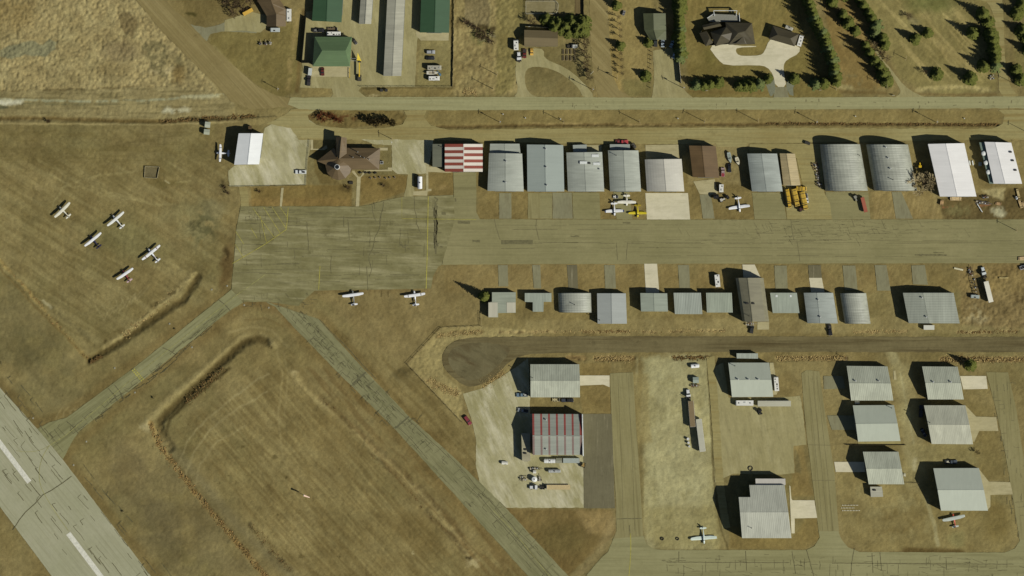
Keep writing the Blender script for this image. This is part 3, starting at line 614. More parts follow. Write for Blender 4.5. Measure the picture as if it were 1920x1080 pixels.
# house drives along the top
sheet('driveway', smoothpoly([(968, 98), (966, 140), (972, 170), (962, 184), (1012, 184), (990, 174), (983, 150), (986, 130), (1003, 124), (1030, 128), (1060, 142), (1085, 165), (1094, 184), (1118, 184), (1090, 150), (1060, 126), (1020, 110), (1020, 92), (1000, 90)], 1), G, M_YRD2, 6, .5, 28)
sheet('driveway', [(1224, 95), (1262, 90), (1272, 105), (1274, 160), (1300, 184), (1222, 184), (1227, 150)], G, M_YRD2, 6, .6, 29)
sheet('driveway', smoothpoly([(1327, 86), (1362, 80), (1382, 86), (1418, 86), (1418, 88), (1382, 89), (1379, 96), (1385, 104), (1400, 105), (1425, 104), (1433, 98), (1442, 75), (1450, 74), (1500, 86), (1499, 100), (1475, 112), (1469, 122), (1470, 140), (1475, 163), (1454, 163), (1450, 140), (1438, 125), (1420, 122), (1360, 123), (1346, 112)], 1), G + .02, M_CON, 6, .1, 30)
sheet('driveway', [(1454, 163), (1475, 163), (1480, 184), (1450, 184)], G + .01, M_GRYP, 6, .1, 31)
sheet('driveway_flare', [(1436, 158), (1447, 145), (1452, 150), (1455, 170), (1447, 181), (1444, 180)], G + .005, mat('grey_flare', (112, 112, 88), .9), 6, .1, 32)
sheet('driveway_flare', [(1475, 150), (1478, 152), (1492, 155), (1487, 165), (1488, 180), (1481, 178), (1474, 165)], G + .005, mat('grey_flare', (112, 112, 88), .9), 6, .1, 33)
sheet('driveway', smoothpoly([(1642, 92), (1657, 115), (1672, 130), (1690, 155), (1710, 172), (1740, 184), (1675, 184), (1688, 176), (1688, 168), (1675, 145), (1658, 118), (1640, 98)], 1), G, M_YRD2, 5, .6, 34)
strip('dirt_road', [(1625, 60), (1638, 78), (1650, 100)], 9, G - .01, M_FRT, 35, .9)
sheet('gravel_lane', smoothpoly([(1790, -60), (1800, 0), (1845, -2), (1862, 20), (1868, 60), (1872, 120), (1873, 184), (1912, 184), (1892, 160), (1884, 110), (1882, 40), (1880, 0), (1870, -60)], 1), G, M_FRT, 6, .6, 36)
sheet('dirt_road', [(1104, -60), (1106, 60), (1112, 140), (1118, 170), (1122, 184), (1186, 184), (1160, 168), (1148, 140), (1144, 90), (1136, -60)], G - .01, M_DIRT, 7, .7, 37)
sheet('riding_arena', [(986, 2), (1043, 2), (1047, 8), (1046, 20), (1042, 26), (986, 26)], G, sheetmat('arena_sand', (120, 110, 76), (134, 124, 90), (110, 100, 66), .1), 5, .2, 38)
sheet('garden_plot', [(1078, -20), (1094, -20), (1094, 33), (1078, 33)], G, sheetmat('tilled_soil', (104, 90, 58), (112, 98, 66), (92, 78, 50), .1, 90), 5, .2, 39)
# pads on both sides of the taxilane
GP, CP = M_GRYP, M_CON
for k, (pl, m) in enumerate([
    ([(936, 362), (959, 362), (959, 410), (936, 410)], GP), ([(990, 362), (1013, 362), (1013, 410), (990, 410)], M_STR), ([(1013, 362), (1035, 362), (1035, 410), (1013, 410)], M_TLN),
    ([(1036, 361), (1072, 361), (1074, 410), (1036, 410)], M_GRYP), ([(1073, 361), (1124, 361), (1126, 411), (1075, 411)], M_TLN), ([(1150, 360), (1180, 360), (1186, 411), (1156, 411)], M_TLN),
    ([(1210, 362), (1290, 362), (1294, 411.5), (1213, 411.5)], CP), ([(1210, 272), (1272, 271), (1273, 299), (1211, 300)], M_CON2),
    ([(1300, 340), (1340, 336), (1346, 362), (1340, 365), (1312, 364)], M_CON2), ([(1312, 365), (1333, 365), (1340, 410), (1318, 410)], GP),
    ([(1410, 361), (1467, 361), (1475, 411), (1415, 411)], M_TLN), ([(1548, 360), (1628, 360), (1632, 411), (1560, 411), (1552, 390)], M_TLN), ([(1672, 360), (1690, 360), (1712, 410), (1680, 410)], GP),
    ([(1470, 350), (1540, 352), (1556, 380), (1560, 411), (1476, 411)], M_FRT), ([(1405, 270), (1540, 270), (1540, 300), (1405, 290)], M_FRT), ([(1490, 280), (1540, 280), (1545, 360), (1508, 360)], M_FRT), ([(1340, 265), (1400, 265), (1400, 275), (1345, 275)], M_FRT),
    ([(1085, 272), (1128, 272), (1128, 286), (1100, 286)], M_CON2),
    ([(934, 497), (952, 497), (953, 537), (935, 537)], GP), ([(998, 497), (1013, 497), (1015, 541), (1001, 541)], GP), ([(1063, 497), (1082, 497), (1084, 541), (1066, 541)], M_DKA), ([(1133, 497), (1153, 497), (1155, 541), (1135, 541)], GP),
    ([(1208, 494.5), (1232, 494.5), (1236, 549), (1211, 549)], CP), ([(1271, 497), (1292, 497), (1294, 540), (1274, 540)], GP), ([(1392, 496), (1415, 496), (1427, 522), (1394, 522)], CP),
    ([(1452, 498), (1475, 498), (1477, 541), (1454, 541)], GP), ([(1515.5, 497), (1539, 497), (1541, 521), (1517, 521)], M_DKA), ([(1517, 521), (1541, 521), (1546, 549), (1521, 549)], CP),
    ([(1580, 498), (1604, 498), (1608, 544), (1584, 544)], GP), ([(1640, 497), (1662, 497), (1670, 545), (1645, 545)], GP), ([(1709, 498), (1734, 497), (1740, 534), (1712, 533)], GP), ([(1436, 604), (1442, 604), (1442, 618), (1420, 618), (1420, 604)], M_CON2),
    ([(1087, 704), (1143, 704), (1143, 726), (1131, 721), (1087, 723)], CP), ([(1443, 680), (1450, 680), (1459, 732), (1456, 740), (1448, 740)], M_CON2),
    ([(1486, 938), (1527, 938), (1532, 971), (1490, 972), (1490, 1000), (1484, 1000), (1480, 910), (1482, 912), (1484, 935)], CP),
    ([(1564, 866), (1620, 866), (1622, 885), (1567, 885)], CP), ([(1544, 705), (1580, 705), (1585, 728), (1545, 730)], GP), ([(1551, 779), (1605, 779), (1610, 806), (1560, 806)], GP), ([(1675, 695), (1679, 695), (1681, 712), (1676, 712)], M_CON2),
    ([(1800, 705), (1849, 705), (1852, 729), (1806, 730)], CP), ([(1810, 760), (1830, 781), (1868, 782), (1872, 808), (1836, 808), (1827, 828), (1823, 828)], M_CON2),
    ([(1836, 880), (1854, 903), (1894, 904), (1899, 927), (1857, 928), (1857, 950), (1852, 956)], M_CON2), ([(1608, 827), (1689, 826), (1690, 833), (1609, 834)], M_FRT)]):
    sheet('concrete_pad' if m in (M_CON, M_CON2) else 'driveway', pl, P_ - .05 + .002 * k, m, 8, .15, 50 + k)
sheet('gravel_lane', [(840, 648), (852, 640), (870, 635), (905, 632), (1100, 630), (1500, 631), (2100, 632), (2100, 661), (1500, 660), (1100, 661), (1000, 663), (975, 668), (955, 678), (940, 694), (925, 708), (905, 720), (885, 726), (868, 722), (850, 708), (836, 695), (829, 680), (829, 664)], Rd, M_LANE, 7, .8, 120, 1)
sheet('gravel_turnaround', [(848, 652), (880, 642), (925, 643), (960, 650), (950, 670), (930, 690), (905, 708), (880, 715), (858, 704), (842, 685), (840, 668)], Rd + .02, sheetmat('turnaround_gravel', (96, 88, 60), (108, 100, 70), (84, 72, 46), .08, 30, (.05, .15), .3, (.5, .7), grain=.1), 5, 1.5, 127, 2)
sheet('gravel_yard', [(868, 738), (905, 728), (950, 700), (990, 672), (992, 690), (994, 776), (1095, 776), (1095, 952), (940, 952), (925, 930), (900, 912), (892, 870), (893, 830), (885, 790)], G, M_YRD, 7, .8, 121)
sheet('gravel_yard', [(1356, 680), (1366, 745), (1448, 746), (1500, 742), (1505, 770), (1512, 834), (1488, 836), (1490, 887), (1462, 890), (1375, 888), (1340, 905), (1345, 780), (1336, 690)], G, M_YRD2, 7, .6, 122)
strip('gravel_lane', [(1332, 668), (1340, 760), (1346, 860), (1352, 930), (1362, 990)], 15, G + .01, M_FRT, 123, .8)

# ------------------------------------------------------------------ cracks, patches and paint on the pavements (parts of them)
rc = random.Random(11)
def crackline(x, y, ang, L, w=1.2, seg=4):
    pts = [(x, y)]; a = math.radians(ang); t = 0
    while t < L:
        st = rc.uniform(seg * .6, seg * 1.4); t += st; b = a + rc.uniform(-.35, .35) * w
        x += math.cos(b) * st; y += math.sin(b) * st; pts.append((x, y))
    return pts
def part_of(parent, name, mb, m):
    o = mb.build(name, m, parent); return o
# runway
mb = MB(); ox, oy = .62, .785
def al(u, v): return (118 + u * .618 + v * .786, 905 + u * .786 - v * .618)  # along / across the runway
for i in range(105):
    u, v = rc.uniform(-220, 260), rc.choice([-76, -58, -40, -20, 0, 18, 36, 52]) + rc.uniform(-5, 5)
    ribbon(mb, crackline(*al(u, v), 51.8, rc.uniform(6, 36), .5), rc.uniform(.18, .35), A + .05)
    if rc.random() < .35: ribbon(mb, crackline(*al(u, v), -38 + rc.uniform(-15, 15), rc.uniform(3, 9), .8), .22, A + .05)
ribbon(mb, [(134, 893), (118, 905), (97, 919), (80, 928), (66, 944), (48, 960), (36, 975), (30, 985), (24, 994)], .45, A + .055)
ribbon(mb, [(56, 905), (66, 918), (76, 930)], .4, A + .052)
part_of(runway, 'crack_filler', mb, M_CRACK)
mb = MB()
def quadline(mb, a, b, w, z):
    ribbon(mb, [a, b], w, z)
quadline(mb, (-62, 745), (-40, 773), 2.6, A + .06); quadline(mb, (-4, 826), (55, 904), 2.7, A + .06); quadline(mb, (128, 1000), (193, 1086), 2.7, A + .06); quadline(mb, (240, 1148), (290, 1214), 2.7, A + .06)
part_of(runway, 'centreline_stripe', mb, M_WHT)
mb = MB(); ribbon(mb, smoothpoly([(92, 836), (80, 855), (73, 880), (74, 905), (82, 925), (100, 955), (128, 995)], 2, False), .22, A + .07)
ribbon(mb, smoothpoly([(92, 836), (75, 845), (50, 848), (30, 845)], 2, False), .16, A + .07)
part_of(runway, 'yellow_line', mb, M_YEL2)
# taxiway towards the runway
mb = MB()
def along(p, q, n, spread, Lr, wd, z, mbx, cross=.3):
    dx, dy = q[0] - p[0], q[1] - p[1]; l = math.hypot(dx, dy); ang = math.degrees(math.atan2(dy, dx))
    for i in range(n):
        t = rc.random(); s = rc.uniform(-spread, spread)
        x, y = p[0] + dx * t - dy / l * s, p[1] + dy * t + dx / l * s
        ribbon(mbx, crackline(x, y, ang, rc.uniform(*Lr), .6, 3), rc.uniform(*wd), z)
        if rc.random() < cross: ribbon(mbx, crackline(x, y, ang + 90 * rc.choice((-1, 1)) + rc.uniform(-20, 20), rc.uniform(3, spread * .9), .8, 2), wd[0], z)
along((130, 812), (300, 690), 34, 10, (6, 26), (.18, .32), A + .05, mb, .6)
along((300, 690), (430, 575), 20, 8, (10, 40), (.14, .26), A + .05, mb, .2)
for c in ((125, 790, 147, 813), (203, 728, 220, 752), (215, 722, 232, 748), (212, 738, 218, 745), (410, 562, 432, 583), (305, 652, 328, 664)):
    ribbon(mb, [(c[0], c[1]), ((c[0] + c[2]) / 2 + 1, (c[1] + c[3]) / 2 - 1), (c[2], c[3])], .4, A + .052)
part_of(taxiway_a, 'crack_filler', mb, M_CRACK)
mb = MB(); ribbon(mb, [(92, 836), (125, 815), (255, 704), (440, 556), (497, 515)], .2, A + .08)
part_of(taxiway_a, 'yellow_line', mb, M_YEL2)
mb = MB()
for k in range(7):
    x, y = 249 + k * 2.7, 695 + k * 3.1
    for q in (0, 1):
        cx, cy = x + q * 3.4, y - q * 2.6
        ribbon(mb, [(cx - 1, cy - 1.1), (cx + .8, cy + .9)], .6, A + .09)
part_of(taxiway_a, 'holding_mark', mb, M_YEL)
# diagonal taxiway, badly cracked
mb = MB()
for p, q, sp in (((555, 590), (700, 735), 12), ((555, 590), (700, 735), 16), ((640, 690), (800, 845), 17), ((700, 735), (900, 940), 20), ((900, 930), (1080, 1120), 22)):
    along(p, q, 42, sp, (3, 14), (.16, .3), A + .05, mb, .75)
for p, q in (((600, 600), (700, 706)), ((735, 760), (838, 855)), ((838, 850), (1000, 1030)), ((870, 900), (1060, 1110)), ((745, 800), (800, 860)), ((920, 960), (1040, 1100))):
    L_ = math.dist(p, q); ang = math.degrees(math.atan2(q[1] - p[1], q[0] - p[0])); ribbon(mb, crackline(p[0], p[1], ang, L_, .35, 6), .28, A + .052)
part_of(taxiway_b, 'crack_filler', mb, M_CRACK)
mb = MB(); ribbon(mb, [(686, 698), (672, 710), (661, 721)], 1.0, A + .056); ribbon(mb, [(767, 781), (741, 803)], .8, A + .056)
part_of(taxiway_b, 'patch', mb, mat('old_patch', (92, 88, 60), .95))
mb = MB(); ribbon(mb, [(925, 957), (962, 995), (1030, 1080), (1090, 1150)], .18, A + .07); part_of(taxiway_b, 'yellow_line', mb, M_YEL2)
# apron
mb = MB()
for i in range(60):
    y = rc.uniform(392, 540); x = rc.uniform(440, 780); ribbon(mb, crackline(x, y, 0, rc.uniform(12, 70), .15, 8), rc.uniform(.14, .24), A + .06)
for i in range(26):
    y = rc.uniform(392, 500); x = rc.uniform(450, 800); ribbon(mb, crackline(x, y, 90, rc.uniform(8, 30), .5, 5), rc.uniform(.14, .24), A + .06)
for ln in ([(575, 416), (577, 440), (579, 470)], [(652, 411), (654, 430), (655, 450)], [(697, 383), (699, 398), (705, 415)], [(777, 369), (777, 390), (781, 405), (781, 420), (789, 438)], [(621, 480), (620, 500), (621, 513)], [(720, 378), (716, 398), (711, 430), (703, 445), (700, 462), (692, 480)], [(714, 400), (712, 420)], [(702, 380), (703, 392)], [(645, 405), (645, 425)], [(690, 480), (697, 505), (692, 520)], [(688, 500), (690, 545)]):
    ribbon(mb, jag(ln, 4, .6, 5, False), .3, A + .062)
for i in range(30):
    x, y = rc.gauss(478, 18), rc.gauss(401, 10); y = max(389, y); ribbon(mb, crackline(x, y, rc.choice((0, 0, 90)), rc.uniform(3, 10), .7, 2), .18, A + .06)
for i in range(34):
    x, y = rc.uniform(455, 590), rc.uniform(545, 575); ribbon(mb, crackline(x, y, rc.choice((0, 90, 45)), rc.uniform(3, 12), .9, 2), .18, A + .06)
for i in range(16):
    x = rc.uniform(812, 818); ribbon(mb, crackline(x, rc.uniform(370, 450), 91, rc.uniform(8, 40), .2, 5), .25, A + .06)
part_of(apron, 'crack_filler', mb, mat('dark_crack_filler', (96, 90, 60), .95, .3, .8))
mb = MB()
for i in range(8): blob_ = [(rc.uniform(812, 822), y) for y in np.linspace(370 + i * 8, 378 + i * 14, 3)]; ribbon(mb, blob_, .8, A + .055)
for x, y, s in ((752, 458, 3), (757, 463, 3.5), (762, 460, 3), (766, 466, 2.5), (748, 462, 2), (820, 456, 3), (827, 462, 3), (461, 469, 1.5), (568, 481, 2), (702, 476, 2)):
    pl = jag([(x - s, y - s * .5), (x + s, y), (x + s, y + s * .7), (x - s * .6, y + s * .4)], 1, .6, int(x)); poly_mb(mb, pl, A + .057)
part_of(apron, 'patch', mb, M_PATCH)
mb = MB()
ribbon(mb, [(803, 368), (802, 430), (801, 480), (799, 541)], .36, A + .07)
ribbon(mb, [(753.5, 370), (753.5, 410), (893, 411.5)], .2, A + .07); ribbon(mb, [(600, 499), (597.5, 543)], .3, A + .07)
ribbon(mb, [(540.5, 389), (539, 407), (537, 430), (500, 456), (436, 494)], .28, A + .07)
for l in (((525, 388), (538.5, 407)), ((510, 388), (537, 429)), ((494, 388), (526, 438)), ((474, 370 + 20), (515, 446)), ((488, 405), (500, 456)), ((471, 428), (482, 446)), ((442, 434), (457, 457)), ((441, 458), (456, 482))):
    ribbon(mb, l, .2, A + .07)
part_of(apron, 'yellow_line', mb, M_YEL)
# taxilane
mb = MB()
for y, x0, x1 in ((454, 1010, 1480), (456, 960, 2100), (465, 940, 1475), (450, 1250, 1560), (480, 1200, 1900), (422, 930, 1300), (430, 860, 1250), (451, 1500, 1960), (438, 1330, 1700)):
    x = x0
    while x < x1:
        L_ = rc.uniform(20, 90); ribbon(mb, crackline(x, y + rc.uniform(-.8, .8), 0, L_, .05, 8), rc.uniform(.14, .26), A + .05); x += L_ + rc.uniform(2, 50)
for i in range(150):
    x, y = rc.gauss(1570, 110), rc.gauss(430, 11); y = min(max(y, 414), 450)
    ribbon(mb, crackline(x, y, rc.choice((0, 5, -5, 60)), rc.uniform(4, 18), .6, 3), rc.uniform(.12, .22), A + .05)
for ln in ([(927, 411), (930, 425), (938, 450)], [(1006, 411), (1005, 425), (1011, 450)], [(1483, 411), (1485, 430), (1489, 450)], [(1495, 453), (1500, 490)], [(1156, 455), (1158, 488)], [(1177, 455), (1174, 488)], [(1597, 411), (1602, 425)], [(1653, 413), (1660, 430)]):
    ribbon(mb, jag(ln, 5, .4, 4, False), .32, A + .052)
part_of(taxilane, 'crack_filler', mb, M_SEAL)
mb = MB()
poly_mb(mb, jag([(940, 450), (999, 450), (999, 458), (940, 458)], 4, .3, 1), A + .045)
for x, y, w, h in ((870, 417, 22, 6), (1078, 443, 16, 2.5), (1745, 478, 60, 3), (1175, 418, 14, 3), (1760, 474, 20, 1.5), (893, 452, 14, 5), (854, 375, 2.5, 8), (832, 400, 8, 6)):
    poly_mb(mb, jag([(x - w / 2, y - h / 2), (x + w / 2, y - h / 3), (x + w / 2, y + h / 2), (x - w / 2, y + h / 3)], 3, .8, int(x)), A + .047)
part_of(taxilane, 'patch', mb, M_PATCH)
# southern cross taxiway and lanes
mb = MB()
for i in range(150):
    x, y = rc.uniform(1240, 1960), rc.choice((1052, 1055, 1066, 1046, 1075)) + rc.uniform(-7, 7); ribbon(mb, crackline(x, y, rc.choice((0, 0, 90, 90, 20)), rc.uniform(4, 20), .5, 3), rc.uniform(.13, .26), A + .06)
for ln in ([(1512, 1031), (1518, 1050), (1526, 1082)], [(1602, 1028), (1597, 1055), (1595, 1082)], [(1635, 1037), (1637, 1074)], [(1650, 1036), (1653, 1070)], [(1250, 1054), (1480, 1055)], [(1560, 1056), (1900, 1058)], [(1273, 1034), (1273, 1054)], [(1398, 1033), (1400, 1070)], [(1485, 1034), (1492, 1076)], [(1157, 973), (1203, 972)], [(1180, 985), (1182, 1005)]):
    ribbon(mb, jag(ln, 5, .4, 4, False), .34, A + .065)
part_of(lane_a, 'crack_filler', mb, mat('dark_crack_filler', (96, 90, 60), .95, .3, .8))
mb = MB()
for i in range(46):
    t = rc.random(); x, y = 1868 + t * 44 + rc.uniform(-14, 26), 705 + t * 300; ribbon(mb, crackline(x, y, rc.choice((0, 90, 85)), rc.uniform(4, 14), .7, 3), .2, A + .06)
for y in (834, 901): ribbon(mb, crackline(1516 + (y - 834) * .12, y, 0, 40, .25, 4), .22, A + .06)
for x in (8, 19, 31): ribbon(mb, [(1510 + x * .7, 705), (1524 + x * .8, 860), (1536 + x * .85, 995)], .1, A + .05)
for x in (12, 33): ribbon(mb, [(1148 + x * .9, 705), (1153 + x, 860), (1157 + x, 995)], .1, A + .05)
part_of(lane_a, 'old_crack_filler', mb, M_SEAL)
mb = MB(); ribbon(mb, smoothpoly([(1182, 1000), (1183, 1020), (1182, 1050), (1179, 1082)], 2, False), .3, A + .07); part_of(lane_a, 'yellow_line', mb, M_YEL)
# concrete joints on the biggest pad and cracks in the main road
mb = MB()
for i in range(40):
    x = rc.uniform(1040, 1900); ribbon(mb, crackline(x, rc.uniform(185, 202), rc.choice((0, 90)), rc.uniform(1, 6), .7, 2), rc.uniform(.2, .5), A)
o_ = mb.build('road_crack', M_SEAL); o_['kind'] = 'structure'
# ------------------------------------------------------------------ buildings
M_WALL = mat('pale_metal_wall', (150, 150, 130), .6); M_WALLW = mat('white_metal_wall', (205, 205, 195), .6); M_WALLB = mat('brown_wall', (110, 88, 64), .7)
M_WALLG = mat('grey_wall', (118, 120, 104), .7); M_DOOR = mat('hangar_door', (120, 122, 112), .6); M_TRIM = mat('trim_white', (200, 200, 190), .6)
M_GLASS = mat('window_glass', (30, 34, 36), .15, .1, 1, 0, .5); M_VENT = mat('galvanised_vent', (150, 150, 142), .5); M_DVENT = mat('dark_vent', (46, 44, 38), .7)
M_WOOD = mat('weathered_wood', (150, 130, 92), .9); M_CONB = mat('footing_concrete', (140, 134, 110), .9)
def prof(kind, n=9, r=.5, e=0, h=1, h2=None):
    """cross profile: list of (u across, z)"""
    if kind == 'gable': return [(0, e), (r, e + h), (1, e)]
    if kind == 'asym': return [(0, e + .45 * h), (r, e + h), (1, e)]
    if kind == 'mono': return [(0, e + h), (1, e)]
    if kind == 'flat': return [(0, e), (1, e + .05)]
    if kind == 'arch':
        o = []
        for i in range(17):
            t = math.radians(10 + 160 * i / 16); o.append(((1 - math.cos(t) / math.cos(math.radians(10))) / 2, e + h * (math.sin(t) - math.sin(math.radians(10))) / (1 - math.sin(math.radians(10)))))
        return o
    if kind == 'bowed':
        o = []
        for i in range(8):
            t = i / 7; o.append((t * r, e + h * (.5 * t + .5 * (1 - (1 - t) ** 2.6))))
        return o + [(1 - (1 - r) * (u / r), z) for u, z in o[-2::-1]]
    if kind == 'gambrel': return [(0, e), (r * .24, e + h * .55), (r, e + h), (1 - (1 - r) * .24, e + h * .62), (1, e + .1)]
def hangar(name, label, cat, q, eave, rise, axis='NS', kind='gable', rf=None, rf2=None, wall=None, r=(.5, .5), corr=0, door='S', vents=(), group=None, amp=.05, stripes_=None, dmat=None, dw=.6, over=.15, ridgecap=None, windows=0, sky=()):
    """q: roof corners NW, NE, SE, SW in map units. axis: direction of the ridge. r: ridge position at both ends"""
    pts = [Vector((*W(x, y, eave), 0)) for x, y in q]
    cx, cy = sum(p.x for p in pts) / 4, sum(p.y for p in pts) / 4
    c = Vector((cx, cy, 0)); NW, NE, SE, SW = [p - c for p in pts]
    if axis == 'NS': A0, A1, B0, B1 = NW, NE, SW, SE
    else: A0, A1, B0, B1 = NE, SE, NW, SW        # across runs north to south, ends are east and west
    root = thing(name, label, cat); root.location = c
    if group: root['group'] = group
    wall = wall or M_WALL; rf = rf or M_WALL
    if kind in ('gable', 'bowed') and axis == 'NS': rise *= .74
    pa, pb = prof(kind, r=r[0], e=eave, h=rise), prof(kind, r=r[1], e=eave, h=rise)
    length = (A0 - B0).length; width = (A0 - A1).length
    n = len(pa); k = max(2, int(length / corr) * 2 if corr else (len(stripes_) + 1 if stripes_ else 2))
    up = []; 
    for i in range(k):
        t = i / (k - 1); ring = []
        off = (amp if i % 2 else 0) if corr else 0
        for (u0, z0), (u1, z1) in zip(pa, pb):
            u = u0 + (u1 - u0) * t; z = z0 + (z1 - z0) * t
            P = (A0 * (1 - u) + A1 * u) * (1 - t) + (B0 * (1 - u) + B1 * u) * t
            ring.append(Vector((P.x, P.y, z + off)))
        up.append(ring)
    mb = MB(); th = .12; vs = [p for g in up for p in g]; N = len(vs)
    lo = [Vector((p.x, p.y, p.z - th - (amp if corr else 0))) for p in vs]
    fs, ms = [], []
    half = next(i for i in range(n) if pa[i][1] == max(z for _, z in pa)) if kind not in ('mono', 'flat') else n
    for i in range(k - 1):
        for j in range(n - 1):
            a, b, c2, d = i * n + j, i * n + j + 1, (i + 1) * n + j + 1, (i + 1) * n + j
            fs.append((a, d, c2, b)); 
            if stripes_: s_ = stripes_[i]; ms.append(s_ if isinstance(s_, int) else s_[0 if j < half else 1])
            else: ms.append(1 if (rf2 and j >= half) else 0)
            fs.append((a + N, b + N, c2 + N, d + N)); ms.append(0)
    for j in range(n - 1):
        fs.append((j, j + 1, j + 1 + N, j + N)); ms.append(0)
        o = (k - 1) * n; fs.append((o + j + 1, o + j, o + j + N, o + j + 1 + N)); ms.append(0)
    for i in range(k - 1):
        fs.append(((i + 1) * n, i * n, i * n + N, (i + 1) * n + N)); ms.append(0)
        e_ = n - 1; fs.append((i * n + e_, (i + 1) * n + e_, (i + 1) * n + e_ + N, i * n + e_ + N)); ms.append(0)
    mb.v = vs + lo; mb.f = fs; mb.m = ms
    mats = rf if isinstance(rf, list) else ([rf, rf2] if rf2 else [rf])
    roof = mb.build('roof', mats, root)
    # walls: footprint drawn in a little, gable ends up to the roof
    w = MB(); ins = over / max(width, 1); insl = over / max(length, 1)
    def wp(t, u, z, pr):
        t = insl + t * (1 - 2 * insl); u = ins + u * (1 - 2 * ins)
        P = (A0 * (1 - u) + A1 * u) * (1 - t) + (B0 * (1 - u) + B1 * u) * t
        return (P.x, P.y, z)
    e0 = [wp(0, u, z - th - .03, pa) for u, z in pa]; e1 = [wp(1, u, z - th - .03, pb) for u, z in pb]
    g0 = [wp(0, 0, 0, 0), wp(0, 1, 0, 0)]; g1 = [wp(1, 0, 0, 0), wp(1, 1, 0, 0)]
    w.add([g0[0]] + e0 + [g0[1]], [tuple(range(n + 2))]); w.add([g1[0]] + e1 + [g1[1]], [tuple(range(n + 2))[::-1]])
    w.add([g0[0], g1[0], e1[0], e0[0]], [(0, 1, 2, 3)]); w.add([g0[1], e0[-1], e1[-1], g1[1]], [(0, 1, 2, 3)])
    w.build('wall', wall, root)
    # door leaves on one end, small walk-in door beside
    if door:
        dm = dmat or M_DOOR
        if (door in 'NS') == (axis == 'NS'):
            t = 1 + .1 / length if door in 'SW' else -.1 / length
            hh = max(2.2, min(eave + (rise * .35 if kind in ('arch', 'bowed', 'gambrel') else 0), 6) - .5)
            d = MB(); nl = 4; u0 = .5 - dw / 2
            for i in range(nl):
                ua, ub = u0 + dw * i / nl + .004, u0 + dw * (i + 1) / nl - .004
                tt = t; P0 = (A0 * (1 - ua) + A1 * ua) * (1 - tt) + (B0 * (1 - ua) + B1 * ua) * tt; P1 = (A0 * (1 - ub) + A1 * ub) * (1 - tt) + (B0 * (1 - ub) + B1 * ub) * tt
                mid = (P0 + P1) / 2; ang = math.atan2((P1 - P0).y, (P1 - P0).x)
                d.box((mid.x, mid.y, hh / 2), ((P1 - P0).length, .12, hh), 0, ang)
            d.build('door', dm, root)
        else:
            side = 0 if door in 'WN' else 1
            U = -.1 / width if side == 0 else 1 + .1 / width
            hh = max(2.2, eave - .5); d = MB(); nl = 3; t0 = .5 - dw / 2
            for i in range(nl):
                ta, tb = t0 + dw * i / nl + .004, t0 + dw * (i + 1) / nl - .004
                P0 = (A0 * (1 - U) + A1 * U) * (1 - ta) + (B0 * (1 - U) + B1 * U) * ta; P1 = (A0 * (1 - U) + A1 * U) * (1 - tb) + (B0 * (1 - U) + B1 * U) * tb
                mid = (P0 + P1) / 2; ang = math.atan2((P1 - P0).y, (P1 - P0).x)
                d.box((mid.x, mid.y, hh / 2), ((P1 - P0).length, .12, hh), 0, ang)
            d.build('door', dm, root)
    if kind in ('gable', 'gambrel', 'bowed'):
        Rr = MB(); za = max(z for _, z in pa)
        P0 = A0 * (1 - r[0]) + A1 * r[0]; P1 = B0 * (1 - r[1]) + B1 * r[1]
        P0 = Vector((P0.x, P0.y, za + .04)); P1 = Vector((P1.x, P1.y, za + .04)); mid = (P0 + P1) / 2
        Rr.box(mid, ((P1 - P0).length - .1, .4, .1), 0, math.atan2((P1 - P0).y, (P1 - P0).x)); Rr.build('ridge_cap', ridgecap or (mats[0]), roof)
    for v in vents:
        x, y = W(v[0], v[1], eave + rise); X = Vector((x, y, 0)) - c
        zt = roof_z(A0, A1, B0, B1, pa, pb, X); typ = v[2] if len(v) > 2 else 'pipe'
        m_ = MB()
        if typ == 'pipe': m_.cyl((X.x, X.y, zt - .1), (X.x, X.y, zt + .9), .28, .28, 8, 0); m_.cyl((X.x, X.y, zt + .9), (X.x, X.y, zt + 1.15), .5, .12, 8, 0); m_.build('vent', M_VENT, roof)
        elif typ == 'stack': m_.cyl((X.x, X.y, zt - .1), (X.x, X.y, zt + 2.0), .14, .14, 7, 0); m_.cyl((X.x, X.y, zt + 2.0), (X.x, X.y, zt + 2.2), .3, .2, 7, 0); m_.build('chimney', M_DVENT, roof)
        elif typ == 'box': m_.box((X.x, X.y, zt + .3), (1.3, .8, .9), 0); m_.build('vent', M_DVENT, roof)
        elif typ == 'sky': m_.box((X.x, X.y, zt + .02), (1.1, 1.1, .3), 0); m_.build('skylight', M_TRIM, roof)
        elif typ == 'long': m_.box((X.x, X.y, zt + .2), (3.8, 1.4, .7), 0); m_.build('duct', M_TRIM, roof)
    return root
def roof_z(A0, A1, B0, B1, pa, pb, X):
    best = None
    for it in range(21):
        t = it / 20
        a = A0 * (1 - t) + B0 * t; b = A1 * (1 - t) + B1 * t; ab = b - a
        u = (X - a).dot(ab) / ab.dot(ab); P = a + ab * u; d = (P - X).length
        if best is None or d < best[0]: best = (d, t, u)
    _, t, u = best; u = min(max(u, 0), 1)
    for p, q in zip(pa[:-1], pa[1:]):
        if p[0] <= u <= q[0] + 1e-6: return p[1] + (q[1] - p[1]) * ((u - p[0]) / max(q[0] - p[0], 1e-6))
    return pa[0][1]
def Q(x0, y0, x1, y1): return [(x0, y0), (x1, y0), (x1, y1), (x0, y1)]
GR = (134, 146, 134); GR2 = (122, 138, 132); LG = (160, 160, 148); WH = (222, 222, 220)
rGR = roofmat('grey_metal_roof', (156, 160, 148)); rGRx = roofmat('grey_metal_roof_ribbed', (150, 156, 144), 90); rBL = roofmat('bluish_metal_roof', (148, 154, 146)); rLG = roofmat('light_metal_roof', (160, 158, 140)); rWH = roofmat('white_metal_roof', (214, 212, 208), 0, .06)
